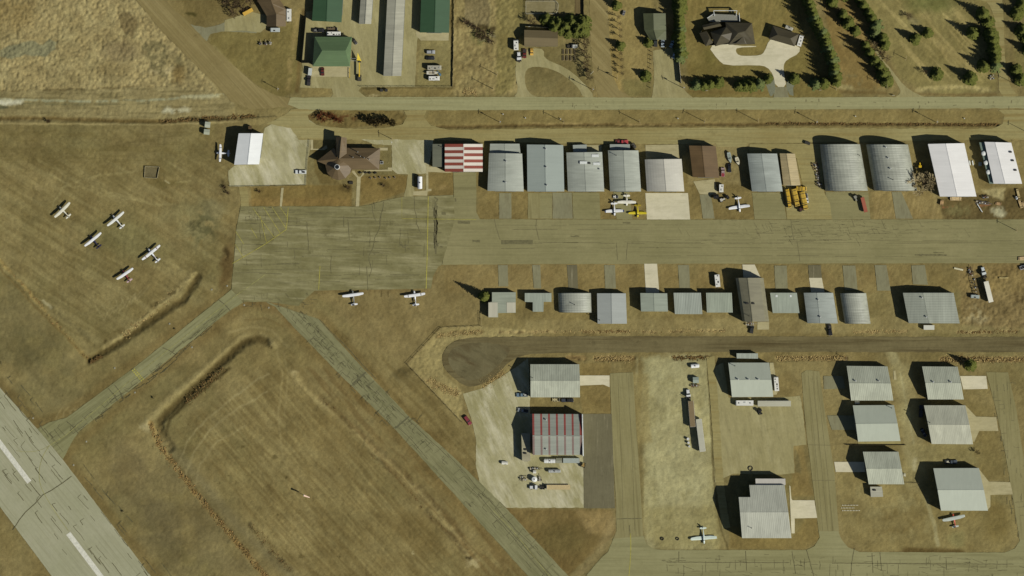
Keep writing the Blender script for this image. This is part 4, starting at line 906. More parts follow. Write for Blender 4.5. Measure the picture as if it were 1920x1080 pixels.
rQ = roofmat('galvanised_arch_roof', (158, 160, 146), 0, .2); rBR = roofmat('brown_metal_roof', (102, 82, 54)); rBG = roofmat('beige_metal_roof', (174, 158, 118)); rOL = roofmat('olive_grey_roof', (138, 134, 112)); rRED = roofmat('faded_red_roof_band', (138, 72, 58)); rST = roofmat('dull_white_roof_band', (204, 196, 182), 0, .08)
rGN = roofmat('green_metal_roof', (56, 82, 56), 0, .08); rGN2 = roofmat('sage_green_shingle', (88, 108, 74), 0, .12); rSH = roofmat('dark_grey_shingle', (78, 72, 54), 0, .16); rBS = roofmat('brown_shingle', (102, 86, 60), 0, .15); rGS = roofmat('grey_green_shingle', (88, 92, 64), 0, .14); rTS = roofmat('taupe_shingle', (110, 98, 70), 0, .12)
rRED2 = roofmat('red_roof_band', (142, 74, 66)); rSTG = roofmat('dull_grey_roof_panel', (146, 150, 138))
HN = 'aircraft hangars in the row north of the taxilane'
B = {}
hangar('hangar', 'white and grey gabled hangar standing alone at the west end beside the small white aeroplane', 'hangar', [(447.5, 250), (493.5, 250), (486, 308), (439, 309)], 6.2, 2.2, rf=roofmat('white_metal_roof_clean', (212, 214, 212), 0, .05), r=(.51, .54), door='E', wall=M_WALLW)
hangar('annex', 'small flat grey roofed building against the west side of the red and white striped hangar', 'annex', Q(811, 270, 831, 313), 3.8, .5, 'NS', 'mono', rf=roofmat('dark_grey_flat_roof', (92, 94, 78)), vents=((829, 276, 'stack'),), door='W', dw=.3)
st = [(0, 1) if i % 2 == 0 else (1, 0) for i in range(9)]
hangar('hangar', 'hangar with red and white striped gable roof, first of the north row', 'hangar', Q(834, 270, 905, 322), 5.4, 2.0, rf=[rRED, rST], stripes_=st, group=HN, ridgecap=rST)
hangar('hangar', 'grey hangar with bowed roof, just east of the red and white striped one', 'hangar', [(917, 287), (979, 288), (982, 359), (914, 358)], 4.6, 2.6, kind='bowed', rf=rGR, vents=((949, 302), (948, 342)), group=HN)
hangar('annex', 'low grey annex behind the bowed hangar east of the striped one', 'annex', [(919, 269.5), (974, 269.5), (976, 287), (918, 287)], 3.0, .6, kind='gable', rf=rGR, door='N', dw=.4)
hangar('hangar', 'flat grey gabled hangar with three vents along its ridge', 'hangar', [(988, 271), (1056, 272), (1058, 359), (989, 359)], 6.0, 2.0, rf=roofmat('bluish_metal_roof_clean', (142, 150, 142), 0, .05), vents=((1023.5, 279), (1024.5, 313), (1025.5, 347)), group=HN)
hangar('hangar', 'grey hangar with a cluster of white ducts on its east roof slope', 'hangar', [(1062, 286), (1129, 285), (1133, 359), (1065, 359)], 5.2, 2.2, kind='bowed', rf=rGR, vents=((1116, 292, 'long'), (1094, 305, 'long'), (1119, 307, 'long'), (1105, 306, 'box'), (1124, 317)), group=HN)
hangar('annex', 'low grey annex at the north wall of the hangar with white ducts', 'annex', [(1074, 272), (1100, 271), (1100, 285), (1075, 285)], 2.6, .5, kind='mono', rf=rBL, door='N', dw=.4)
hangar('hangar', 'narrow grey bowed hangar behind the cluster of parked aeroplanes', 'hangar', [(1140, 282), (1197, 282), (1202, 359), (1144, 359)], 4.8, 2.8, kind='bowed', rf=rGR, r=(.51, .5), vents=((1155, 291, 'stack'),), group=HN)
hangar('annex', 'low bluish annex north of the narrow bowed hangar, beside the red truck', 'annex', Q(1143.5, 270.5, 1181, 281), 3.0, .3, kind='mono', rf=rBL, door='N', dw=.4)
hangar('hangar', 'bowed hangar with pale east slope above the broad white concrete apron', 'hangar', [(1209, 299), (1278, 298), (1283, 359), (1213, 359)], 4.8, 4.6, kind='bowed', rf=roofmat('pale_metal_roof', (178, 175, 162), 0, .1), r=(.51, .52), group=HN)
hangar('hangar', 'brown roofed hangar with a row of old boats on its east side', 'hangar', [(1292, 273), (1342, 274), (1349, 333.5), (1299, 332)], 5.6, 2.2, rf=rBR, wall=M_WALLB, r=(.48, .46), group=HN)
hangar('hangar', 'grey bowed hangar directly west of the narrow beige shed', 'hangar', [(1401, 288), (1457, 288), (1467.5, 359), (1410, 359)], 5.2, 2.6, kind='bowed', rf=rBL, r=(.48, .48), group=HN)
hangar('storage_shed', 'narrow beige gabled shed north of the yellow trucks', 'shed', [(1462, 287.5), (1490.5, 288), (1501, 347.5), (1469, 348)], 4.2, 1.6, rf=rBG, corr=.9, r=(.45, .46), amp=.04)
hangar('quonset_hangar', 'large ribbed arch hangar nearest to the yellow trucks', 'hangar', [(1537, 271), (1612.5, 270.5), (1627.5, 358), (1547.5, 358)], 1.6, 7.6, kind='arch', rf=rQ, corr=.9, amp=.07, vents=((1612, 291, 'stack'),), group=HN)
hangar('quonset_hangar', 'large ribbed arch hangar with tree shadow across its roof', 'hangar', [(1624, 271), (1702.5, 271), (1720, 358), (1639, 357.5)], 1.6, 7.6, kind='arch', rf=rQ, corr=.9, amp=.07, vents=((1661, 276), (1665.5, 296), (1669.5, 316), (1674, 337, 'stack')), group=HN)
hangar('hangar', 'big clean white gabled hangar, second from the east end of the north row', 'hangar', [(1740, 270), (1808, 268.5), (1831, 368.5), (1762.5, 368.5)], 8.0, 2.0, rf=rWH, r=(.49, .475), wall=M_WALLW, group=HN)
b = hangar('hangar', 'white gabled hangar at the east end with three round ventilators on its lower side roof', 'hangar', [(1846, 266), (1896, 267.5), (1916.5, 344.5), (1863, 344.5)], 6.8, 1.6, rf=rWH, r=(.4, .41), wall=M_WALLW, vents=((1895, 285, 'box'), (1899, 301, 'box'), (1904, 319, 'box')), group=HN)
b = hangar('lean_to', 'grey green lean-to roof with three white domed ventilators', 'lean-to', [(1836, 267), (1845.5, 267), (1862.5, 344.5), (1855.5, 344.5)], 5.0, .1, kind='flat', rf=roofmat('grey_green_roof', (112, 128, 116)), door='')
for x, y in ((1844.5, 287.5), (1849, 305), (1853.5, 322.5)):
    m_ = MB(); X = Vector((*W(x, y, 6), 0)) - b.location
    m_.rings([[(X.x + r_ * math.cos(a * math.pi / 6), X.y + r_ * math.sin(a * math.pi / 6), z_) for a in range(12)] for r_, z_ in ((1.3, 4.9), (1.3, 5.6), (1.0, 6.0), (.3, 6.2))]); m_.build('ventilator', M_TRIM, b, smooth=False)
# row south of the taxilane
HM = 'small hangars in the row south of the taxilane'
def flat_building(name, label, cat, poly, h, m, wall=None, patches=(), group=None):
    pts = [Vector((*W(x, y, h), 0)) for x, y in poly]; c = sum(pts, Vector()) / len(pts)
    root = thing(name, label, cat, group=group); root.location = c
    for nm, z0, z1, sc_, mm in (('wall', 0, h - .2, .985, wall or M_WALL), ('roof', h - .2, h, 1, m)):
        q = [(p - c) * sc_ for p in pts]; n = len(q); mb = MB(); vs = [(p.x, p.y, z0) for p in q] + [(p.x, p.y, z1) for p in q]
        tr = tessellate_polygon([[Vector((p.x, p.y, 0)) for p in q]]); fs = []
        for t in tr:
            A_, B_, C_ = (q[i] for i in t)
            if (B_ - A_).cross(C_ - A_).z < 0: t = t[::-1]
            fs.append(tuple(i + n for i in t)); fs.append(tuple(t[::-1]))
        sgn = sum(q[i].x * q[(i + 1) % n].y - q[(i + 1) % n].x * q[i].y for i in range(n)) > 0
        for i in range(n):
            f = (i, (i + 1) % n, (i + 1) % n + n, i + n); fs.append(f if sgn else f[::-1])
        mb.add(vs, fs); mb.build(nm, mm, root)
    for pl, mm, dz in patches:
        mb = MB(); q = [Vector((*W(x, y, h), h + dz)) - c for x, y in pl]; n = len(q)
        mb.add([(p.x, p.y, h - .05) for p in q] + [tuple(p) for p in q], [tuple(range(n, 2 * n))[::-1]] + [((i + 1) % n, i, i + n, (i + 1) % n + n) for i in range(n)]); mb.build('roof_panel', mm, root)
    m_ = MB(); p0 = pts[0] - c; m_.box(((pts[0] + pts[1]).x / 2 - c.x, max(p.y for p in pts) - c.y + .05, 1.1), (5, .1, 2.2)); m_.build('door', M_DOOR, root)
    return root
rc2 = roofmat('pale_ribbed_panel', (178, 174, 154), 90, .1)
flat_building('workshop', 'stepped grey flat roofed workshop beside the lone spruce', 'building', [(922.5, 548), (967, 548), (967, 586.5), (934, 587), (934, 595), (915.5, 595), (915.5, 567), (922.5, 566)], 4.2, roofmat('grey_flat_roof', (146, 152, 134)), patches=(([(915.8, 567), (915.8, 594.7), (933, 594.7), (933, 567)], rc2, .12), ([(950, 567), (950, 586), (966.7, 586), (966.7, 567)], rc2, .12)))
flat_building('t_hangar', 'small T-shaped grey roofed hangar', 'hangar', [(984, 549.5), (1034, 549.5), (1034, 566), (1019.5, 566), (1019, 584.5), (999, 584.5), (999, 566.5), (984, 566)], 3.6, roofmat('t_hangar_roof', (148, 155, 140), 90), group=HM)
hangar('quonset_hangar', 'small ribbed arch hangar wider than it is long, east of the T-shaped hangar', 'hangar', [(1046, 549.5), (1108, 549.5), (1109, 586), (1048, 586)], 1.4, 4.6, kind='arch', rf=rQ, corr=.8, amp=.07, vents=((1077, 571, 'stack'),), door='N', group=HM)
hangar('hangar', 'grey gabled hangar between the small arch hangar and the hangar with the white concrete drive', 'hangar', [(1119.5, 550), (1173.5, 550), (1175.5, 607), (1120.5, 607)], 4.0, 1.6, rf=roofmat('bluish_metal_roof_light', (150, 154, 148), 0, .06), r=(.5, .49), door='N', vents=((1124, 600, 'stack'),), group=HM)
hangar('hangar', 'small grey gabled hangar at the end of a narrow white concrete drive', 'hangar', [(1200.5, 549.5), (1251, 550), (1252.5, 584), (1202, 584)], 5.4, .8, rf=roofmat('sage_metal_roof', (144, 151, 136)), door='N', group=HM)
hangar('hangar', 'square ribbed grey shed roofed hangar between two other small hangars', 'hangar', [(1263, 549), (1314, 549), (1317, 589), (1265.5, 589)], 4.0, .6, axis='EW', kind='mono', rf=rGRx, corr=.8, door='', group=HM)
hangar('hangar', 'low pale green shed roofed hangar against the big dark grey hangar', 'hangar', [(1324, 549), (1372, 549), (1374, 586), (1325.5, 586)], 4.0, .5, axis='EW', kind='mono', rf=roofmat('pale_green_roof', (148, 155, 138), 90), corr=.8, amp=.03, door='', group=HM)
hangar('hangar', 'tall dark olive grey hangar with gambrel roof, longest of its row', 'hangar', [(1379, 521), (1431.5, 521), (1442, 603), (1392, 603)], 6.0, 4.0, kind='gambrel', rf=roofmat('dark_olive_grey_roof', (124, 120, 98)), r=(.43, .38), vents=((1401.5, 569, 'box'), (1412.5, 569, 'box'), (1404, 592, 'stack')), door='N', wall=M_WALLG, group=HM)
hangar('hangar', 'low grey hangar with two square skylights', 'hangar', [(1444, 549), (1494, 549), (1499, 587), (1449, 587)], 3.8, .5, axis='EW', kind='mono', rf=roofmat('sage_metal_roof_b', (148, 155, 140), 90), vents=((1456, 555, 'sky'), (1482.5, 555, 'sky')), door='', group=HM)
hangar('hangar', 'grey bowed hangar with pale drive, next to the parked black pickup', 'hangar', [(1507, 549), (1562, 549), (1571, 606.5), (1514, 606)], 4.2, 2.2, kind='bowed', rf=rBL, r=(.45, .42), door='N', vents=((1534.5, 562), (1538, 594)), group=HM)
hangar('quonset_hangar', 'ribbed arch hangar at the middle of the south row east of the bowed one', 'hangar', [(1575, 550), (1624, 549.5), (1632.5, 607), (1584, 607)], 1.4, 4.8, kind='arch', rf=rQ, corr=.8, amp=.07, door='N', group=HM)
hangar('hangar', 'widest hangar of the row, ribbed grey roof crossed by two thin white seams', 'hangar', [(1693, 549), (1788, 549), (1799.5, 606.5), (1704, 606)], 6.2, 2.0, rf=roofmat('ribbed_grey_roof', (148, 152, 138), 90), corr=.85, amp=.08, r=(.4, .4), door='N', vents=((1729, 558), (1737, 594)), group=HM, dw=.5)
# southern group
HS = 'large hangars in the southern lots'
hangar('hangar', 'ribbed grey and cream gabled hangar west of its concrete drive', 'hangar', [(994.5, 683), (1086, 683), (1087.5, 745), (995, 745)], 6.6, 3.6, 'EW', rf=roofmat('ribbed_sage_roof', (170, 173, 154), 90), corr=.9, amp=.05, door='E', dw=.45, group=HS, vents=((998, 708, 'stack'),))
s2 = [0] + sum(([1, 1, 1, 0] for i in range(6)), [])
b = hangar('hangar', 'hangar with red and grey bands across its roof and a white front wall', 'hangar', [(998, 776), (1090, 776.5), (1091, 853), (999, 853)], 7.0, 3.6, 'EW', rf=[rRED2, rSTG, roofmat('washed_red_band', (126, 106, 98))], stripes_=[(0, 2) if s == 0 else (1, 1) for s in s2[::-1]], door='', group=HS, r=(.53, .53), vents=((1024, 787), (1024, 842)), ridgecap=rSTG)
mb = MB(); X = b.location
if True:
    p0 = Vector((*W(1092, 776.5, 7), 0)) - X; p1 = Vector((*W(1093.5, 855, 7), 0)) - X; d = p1 - p0
    hs = [(0, 8.6), (.15, 9.4), (.5, 10.4), (.85, 9.4), (1, 8.6)]
    a = [p0 + d * t for t, _ in hs]
    vs = [(p.x - .25, p.y, h) for p, (_, h) in zip(a, hs)] + [(p.x + .25, p.y, h) for p, (_, h) in zip(a, hs)] + [(p0.x - .25, p0.y, 0), (p1.x - .25, p1.y, 0), (p1.x + .25, p1.y, 0), (p0.x + .25, p0.y, 0)]
    mb.add(vs, [(10, 11, 4, 3, 2, 1, 0), (13, 5, 6, 7, 8, 9, 12)] + [(i, i + 1, i + 6, i + 5) for i in range(4)] + [(10, 0, 5, 13), (11, 12, 9, 4), (10, 13, 12, 11)])
mb.build('front_wall', M_WALLW, b)
hangar('annex', 'long narrow grey box building along the west wall of the red banded hangar', 'annex', [(977.5, 812), (994, 812), (994.5, 864.5), (979, 864.5)], 4.2, .3, kind='flat', rf=roofmat('grey_box_roof', (156, 150, 124)), vents=((986, 843, 'box'), (985, 850, 'box')), door='S', dw=.4)
hangar('hangar', 'grey gabled hangar with three ridge vents, north of the white camper and long trailer', 'hangar', [(1365.5, 680), (1442, 680), (1450, 744), (1372.5, 744.5)], 4.8, 3.6, 'EW', rf=roofmat('smooth_sage_roof', (164, 169, 153), 90, .05), door='E', dw=.5, vents=((1384, 711), (1403.5, 711), (1422, 711), (1378, 686, 'stack')), group=HS)
hangar('storage_shed', 'low long grey shed against the north side of the hangar with three ridge vents', 'shed', [(1381, 662.5), (1421, 662.5), (1421.5, 672.5), (1381.5, 672)], 3.2, .4, 'EW', 'mono', rf=rGRx, door='', corr=.8, amp=.03)
hangar('hangar', 'upper west hangar of the eastern block, ribbed roof with two ridge vents and grey pad', 'hangar', [(1587.5, 686), (1664, 687), (1675, 751), (1596, 751)], 5.0, 3.6, 'EW', rf=roofmat('ribbed_sage_roof', (170, 173, 154), 90), corr=.9, amp=.05, door='E', dw=.5, vents=((1604, 714), (1648, 714)), group=HS)
hangar('hangar', 'smooth grey gabled hangar, middle one on the west side of the eastern block', 'hangar', [(1599, 760), (1676, 759.5), (1688.5, 827), (1609, 828)], 5.2, 3.8, 'EW', rf=roofmat('smooth_sage_roof', (164, 169, 153), 90, .05), door='W', dw=.5, vents=((1672, 765, 'stack'),), group=HS, r=(.51, .51))
hangar('hangar', 'smallest hangar of the eastern block, cream south slope, beside the tiny shed', 'hangar', [(1618, 847), (1684.5, 847), (1695.5, 908), (1629, 908)], 6.4, 3.4, 'EW', rf=roofmat('ribbed_sage_roof', (170, 173, 154), 90), corr=.9, amp=.05, door='W', dw=.35, group=HS, r=(.52, .52))
hangar('garden_shed', 'tiny grey shed south of the smallest eastern hangar', 'shed', [(1631.5, 912.5), (1653.5, 912.5), (1656, 931.5), (1633, 932)], 3.2, .5, 'EW', 'mono', rf=rLG, door='E', dw=.3, vents=((1640, 919, 'box'),))
hangar('hangar', 'ribbed hangar at the northeast of the eastern block, white concrete drive on its east side', 'hangar', [(1729, 687), (1795.5, 687.5), (1807, 749), (1740, 749)], 4.8, 3.4, 'EW', rf=roofmat('ribbed_sage_roof', (170, 173, 154), 90), corr=.9, amp=.05, door='E', dw=.45, vents=((1750, 716), (1783, 716)), group=HS)
hangar('hangar', 'hangar with grey north slope and bright cream south slope above the leafless sapling', 'hangar', [(1732.5, 760), (1810, 760), (1824.5, 833), (1747, 832.5)], 6.6, 4.0, 'EW', rf=roofmat('ribbed_sage_roof_b', (176, 176, 156), 90), corr=.9, amp=.03, door='E', dw=.45, vents=((1743, 792, 'stack'),), group=HS)
hangar('hangar', 'smooth bluish grey hangar just north of the red aeroplane', 'hangar', [(1750, 878), (1835.5, 877.5), (1852.5, 957.5), (1764.5, 957.5)], 6.4, 4.6, 'EW', rf=roofmat('bluish_smooth_roof', (168, 173, 158), 90, .04), door='E', dw=.5, group=HS, r=(.51, .51))
b = hangar('hangar', 'largest hangar with stepped outline, wide concrete drive on its east side', 'hangar', [(1405, 909.5), (1471, 909.5), (1484, 1009), (1414, 1009)], 9.0, 4.4, 'EW', rf=roofmat('ribbed_sage_roof_c', (170, 171, 156), 90), corr=.9, amp=.04, door='E', dw=.5, group=HS, r=(.51, .51), over=.02)
hangar('annex', 'western bay joined to the largest stepped hangar', 'annex', [(1385, 932), (1407.7, 932), (1413.8, 1009), (1391.5, 1009)], 9.0, 4.4, 'EW', 'asym', rf=roofmat('ribbed_sage_roof_c', (170, 171, 156), 90), door='', r=(.37, .37), corr=.9, amp=.04, over=.02, vents=((1409, 990, 'stack'),))
hangar('annex', 'lower bay on the north side of the largest stepped hangar', 'annex', [(1416.5, 897.5), (1472.5, 897.5), (1473, 909.3), (1417, 909.3)], 7.4, .5, 'EW', 'flat', rf=roofmat('cream_grey_roof', (176, 172, 162), 90, .06), door='')
# storage compound
hangar('storage_building', 'green gable roofed storage building, west one at the top edge', 'storage building', [(591, -45), (645, -45), (640.5, 42), (585, 39)], 4.0, 2.2, rf=rGN, door='E', dw=.7, r=(.46, .49))
hangar('storage_building', 'narrow grey and white storage building between the green one and the longest one', 'storage building', [(679, -45), (702, -45), (696, 45), (673, 45)], 4.0, 1.4, rf=rLG, door='E', dw=.8)
hangar('storage_building', 'very long narrow light grey storage building', 'storage building', [(729, -60), (762, -60), (752.5, 142.5), (719, 142.5)], 3.8, 1.2, rf=rLG, door='E', dw=.9)
hangar('storage_building', 'dark green gable roofed storage building with concrete pad, east one at the top edge', 'storage building', [(791, -45), (845, -45), (842, 61.5), (787.5, 61)], 4.4, 2.4, rf=rGN, door='S', dw=.5)
def house(name, label, cat, z, walls, faces, pts, rf, wall, extra=None):
    """pts: roof points (x, y, height) in map units; faces: roof faces by index; walls: outline polygon"""
    P = [Vector((*W(x, y, h), h)) for x, y, h in pts]; c = sum((Vector((*W(x, y), 0)) for x, y in walls), Vector()) / len(walls)
    root = thing(name, label, cat); root.location = c
    mb = MB()
    for f in faces:
        q = [P[i] - c for i in f]; nrm = (q[1] - q[0]).cross(q[2] - q[0])
        if nrm.z < 0: q = q[::-1]
        n = len(q); mb.add([tuple(p) for p in q] + [(p.x, p.y, p.z - .15) for p in q], [tuple(range(n)), tuple(range(2 * n - 1, n - 1, -1))] + [(i, i + n, (i + 1) % n + n, (i + 1) % n) for i in range(n)])
    mb.build('roof', rf, root)
    q = [Vector((*W(x, y, z), 0)) - c for x, y in walls]; k = sum(q, Vector()) / len(q); q = [k + (p - k) * .95 for p in q]; n = len(q); w = MB()
    sgn = sum(q[i].x * q[(i + 1) % n].y - q[(i + 1) % n].x * q[i].y for i in range(n)) > 0
    for i in range(n):
        a, b_ = q[i], q[(i + 1) % n]; f = (0, 1, 2, 3) if sgn else (3, 2, 1, 0); w.add([(a.x, a.y, 0), (b_.x, b_.y, 0), (b_.x, b_.y, z - .16), (a.x, a.y, z - .16)], [f])
    w.build('wall', wall, root)
    for i in range(n):
        a, b_ = q[i], q[(i + 1) % n]; L_ = (b_ - a).length
        if L_ < 4: continue
        ang = math.atan2((b_ - a).y, (b_ - a).x)
        for t in ([.5] if L_ < 8 else [.3, .7]):
            m_ = a + (b_ - a) * t; wn = MB(); wn.box((m_.x, m_.y, min(z - 1.2, 1.6)), (1.4, .12, 1.1), 0, ang); wn.build('window', M_GLASS, root)
    a, b_ = q[0], q[1]; m_ = a + (b_ - a) * .12; dr = MB(); dr.box((m_.x, m_.y, 1.05), (1, .14, 2.1), 0, math.atan2((b_ - a).y, (b_ - a).x)); dr.build('door', M_TRIM, root)
    return root
house('shop_building', 'sage green hip roofed shop with two parked vehicles in front', 'building', 4.2, [(591, 69), (659, 69), (656, 124), (586, 124)], [(0, 1, 5, 4), (1, 2, 5), (2, 3, 4, 5), (3, 0, 4)], [(590, 69, 4.4), (660, 69, 4.4), (656, 124.5, 4.4), (586, 124.5, 4.4), (604, 95, 7.6), (648, 95, 7.6)], rGN2, M_WALLG)
house('house', 'brown roofed house at the top edge left of the green storage buildings', 'house', 3.2, [(483, -30), (515, -30), (524, 0), (535, 17), (535, 49), (500.5, 49), (500.5, 28), (484, 2)],
      [(0, 1, 8, 9), (0, 9, 10, 7, ), (1, 2, 3, 10, 9), (7, 10, 11, 6), (3, 4, 11, 10), (6, 11, 12, 5), (4, 13, 12, 11)],
      [(480, -30, 3.3), (518, -30, 3.3), (525, 0, 3.3), (536, 17, 3.3), (536, 30, 3.3), (500, 49.5, 3.3), (500, 30, 3.3), (483, 2, 3.3), (500, -32, 6), (500, -30, 6), (510, 6, 6.4), (518, 26, 6.4), (518, 49.5, 6.4), (536, 49.5, 3.3)], rBS, M_WALLG)
house('house', 'taupe roofed house half hidden behind big leafless trees with camper and trucks outside', 'house', 3.2, [(984, 48), (1045, 52), (1045, 88), (984, 88)], [(0, 1, 5, 4), (4, 5, 2, 3)],
      [(983, 56, 3.3), (1046, 58, 3.3), (1046, 87, 3.3), (983, 87, 3.3), (983, 70, 5.4), (1046, 72, 5.4)], rTS, M_WALLG)
house('house', 'grey green roofed house beside the tall spruce hedge with three cars outside', 'house', 4.6, [(1207, 24), (1246, 24), (1248, 74), (1220, 74), (1218, 58), (1208, 56)],
      [(0, 8, 9, 5), (8, 1, 2, 9), (5, 9, 10, 4), (9, 2, 3, 10)], [(1206, 25, 4.7), (1248, 25, 4.7), (1249, 56, 4.7), (1249, 75, 4.7), (1219, 75, 4.7), (1208, 56, 4.7), (0, 0, 0), (0, 0, 0), (1225, 25, 7.0), (1226, 56, 7.0), (1231, 74, 7.0)], rGS, M_WALLG)
h = house('house', 'large dark hip roofed house with many gables and white curved driveway', 'house', 4.0,
      [(1312, 60), (1318, 48), (1347, 41), (1352, 50), (1362, 42), (1412, 42), (1414, 83), (1370, 83), (1338, 86), (1322, 86)],
      [(0, 1, 2), (0, 2, 3), (1, 4, 2), (2, 4, 3),
       (5, 6, 7), (5, 7, 8), (6, 9, 7), (7, 9, 10, 8),
       (11, 12, 13), (12, 14, 15, 13), (14, 16, 15), (11, 13, 15, 16),
       (17, 18, 19), (18, 20, 19), (20, 17, 19)],
      [(1311, 62, 4), (1323, 87, 4), (1330, 72, 6.5), (1325, 58, 4), (1338, 80, 4),
       (1332, 60, 5), (1341, 87, 5), (1352, 66, 9), (1362, 50, 5), (1372, 78, 5), (1380, 60, 6),
       (1360, 42, 5), (1366, 84, 5), (1384, 62, 9), (1416, 83, 5), (1398, 58, 9), (1410, 43, 5),
       (1378, 83, 6.8), (1394, 68, 7.6), (1397, 80, 7.0), (1400, 83, 6.6)], rSH, M_WALLG)
mb = MB(); X = h.location
p = [Vector((*W(x, y, 3), 0)) - X for x, y in ((1316, 48), (1347, 40), (1353, 49), (1320, 56))]
mb.add([(q.x, q.y, 4.6) for q in p] + [((p[0] + p[3]).x / 2, (p[0] + p[3]).y / 2 , 6.0), ((p[1] + p[2]).x / 2, (p[1] + p[2]).y / 2, 6.0)], [(0, 4, 5, 1), (3, 2, 5, 4), (0, 3, 4), (1, 5, 2), (0, 1, 2, 3)]); mb.build('side_roof', rSH, h)
mb = MB(); p = [Vector((*W(x, y, 3), 0)) - X for x, y in ((1326, 34), (1333, 26), (1386, 28), (1387, 40), (1331, 41))]
mb.add([(q.x, q.y, 0) for q in p] + [(q.x, q.y, 2.6) for q in p], [(5, 9, 8, 7, 6)] + [((i + 1) % 5, i, i + 5, (i + 1) % 5 + 5) for i in range(5)]); mb.build('deck', mat('grey_deck', (120, 118, 104), .8), h)
mb = MB()
for (x0, y0), (x1, y1) in (((1338, 20), (1382, 20)), ((1338, 20), (1340, 30)), ((1382, 20), (1380, 30)), ((1326, 34), (1338, 26)), ((1386, 24), (1387, 40))):
    a = Vector((*W(x0, y0, 3), 0)) - X; b_ = Vector((*W(x1, y1, 3), 0)) - X; mid = (a + b_) / 2; mb.box((mid.x, mid.y, 3.1), ((b_ - a).length, .25, 1.0), 0, math.atan2((b_ - a).y, (b_ - a).x))
mb.build('deck_railing', M_TRIM, h)
house('garage', 'detached dark hip roofed garage turned at an angle beside the white driveway', 'garage', 3.2, [(1448, 49), (1497, 65), (1489, 86), (1441.5, 72)], [(0, 1, 5, 4), (1, 2, 5), (2, 3, 4, 5), (3, 0, 4)], [(1449, 48, 3.4), (1498, 64, 3.4), (1490, 87, 3.4), (1441, 73, 3.4), (1458, 65, 6.2), (1482, 72, 6.2)], rSH, M_WALLW)
# terminal: round hip roofed hall, east wing, north porch, west gable
T = house('terminal', 'brown shingled terminal building with round hipped hall and long east wing', 'terminal', 4.0,
      [(595, 301), (626, 278), (631, 258), (650, 259), (650, 277), (712, 278), (710, 317), (661, 317), (657, 326), (645, 336), (633, 338), (621, 334), (613, 324), (612, 308)],
      [(0, 1, 2), (0, 2, 3), (1, 4, 2), (5, 6, 7, 8), (6, 9, 10, 7), (11, 12, 13, 14), (12, 15, 13), (15, 16, 14, 13)] + [(17 + i, 17 + (i + 1) % 12, 29) for i in range(12)],
      [(594, 302, 4.2), (626, 277, 4.2), (632, 298, 7.6), (614, 310, 4.6), (637, 290, 5),
       (630, 257, 6.4), (640, 257, 8.6), (636, 298, 8.6), (630, 290, 6.4), (650, 258, 6.4), (650, 288, 6.4),
       (640, 277, 4.2), (713, 278, 4.2), (686, 297, 7.4), (634, 297, 7.4), (711, 318, 4.2), (650, 318, 4.2)] +
      [(635 + 25 * math.cos(math.radians(a)), 310 + 28 * math.sin(math.radians(a)), 4.4) for a in range(0, 360, 30)] + [(632, 311, 8.4)], rBS, M_WALLB)
mb = MB(); q = Vector((*W(632, 313, 8), 0)) - T.location
mb.cyl((q.x, q.y, 7.4), (q.x, q.y, 9.0), 1.5, 1.3, 12); mb.build('cupola', M_TRIM, T)
mb = MB(); mb.cyl((q.x, q.y, 9.0), (q.x, q.y, 9.06), 1.15, 1.1, 12); mb.build('skylight', M_GLASS, T)
mb = MB()
for x, y in ((671, 285), (662, 295), (676, 293), (683, 296), (693, 299)): p = Vector((*W(x, y, 7), 0)) - T.location; mb.cyl((p.x, p.y, 5.5), (p.x, p.y, 8.4), .22, .22, 7)
mb.build('roof_pipe', M_VENT, T)
# ------------------------------------------------------------------ aeroplanes
M_TYRE = mat('black_rubber', (34, 32, 28), .9); M_HUB = mat('wheel_hub', (130, 130, 124), .5); M_CHR = mat('bare_metal', (150, 150, 146), .4)
M_LAMP = mat('lamp_lens', (200, 196, 180), .2); M_DARK = mat('dark_chassis', (46, 42, 34), .8)
def paint(name, c, rough=.35): return mat(name, c, rough, .06, .6, 0, .45)
def airfoil(root, name, xs, z, half, c_root, c_tip, th, m, sweep=0.0, dihed=0.0, tips=None, x0=0.0):
    """wing or tailplane across y with rounded, tapering tips; x forward"""
    def ring(y, ch, lead, zz, t):
        pr = [(0, 0), (.08, .6), (.3, 1), (.65, .7), (1, .05), (.65, -.25), (.3, -.35), (.08, -.3)]
        return [(lead - u * ch, y, zz + v * t) for u, v in pr]
    rs = []; ys = [-1, -.97, -.88, -.5, -.12, 0, .12, .5, .88, .97, 1]
    for y in ys:
        a = abs(y); ch = c_root + (c_tip - c_root) * max(0, (a - .45) / .55); sh = .55 if a > .99 else (.85 if a > .95 else 1)
        rs.append(ring(y * half, ch * sh, xs - sweep * a - ch * (1 - sh) * .4, z + a * dihed, th * (1 - .4 * a)))
    mb = MB()
    for k in range(len(rs) - 1):
        ym = abs(ys[k] + ys[k + 1]) / 2
        mb.rings([rs[k], rs[k + 1]], 1 if tips and ym > .87 else 0, cap=(k in (0, len(rs) - 2)))
    return mb.build(name, [m, tips] if tips else m, root, smooth=False)
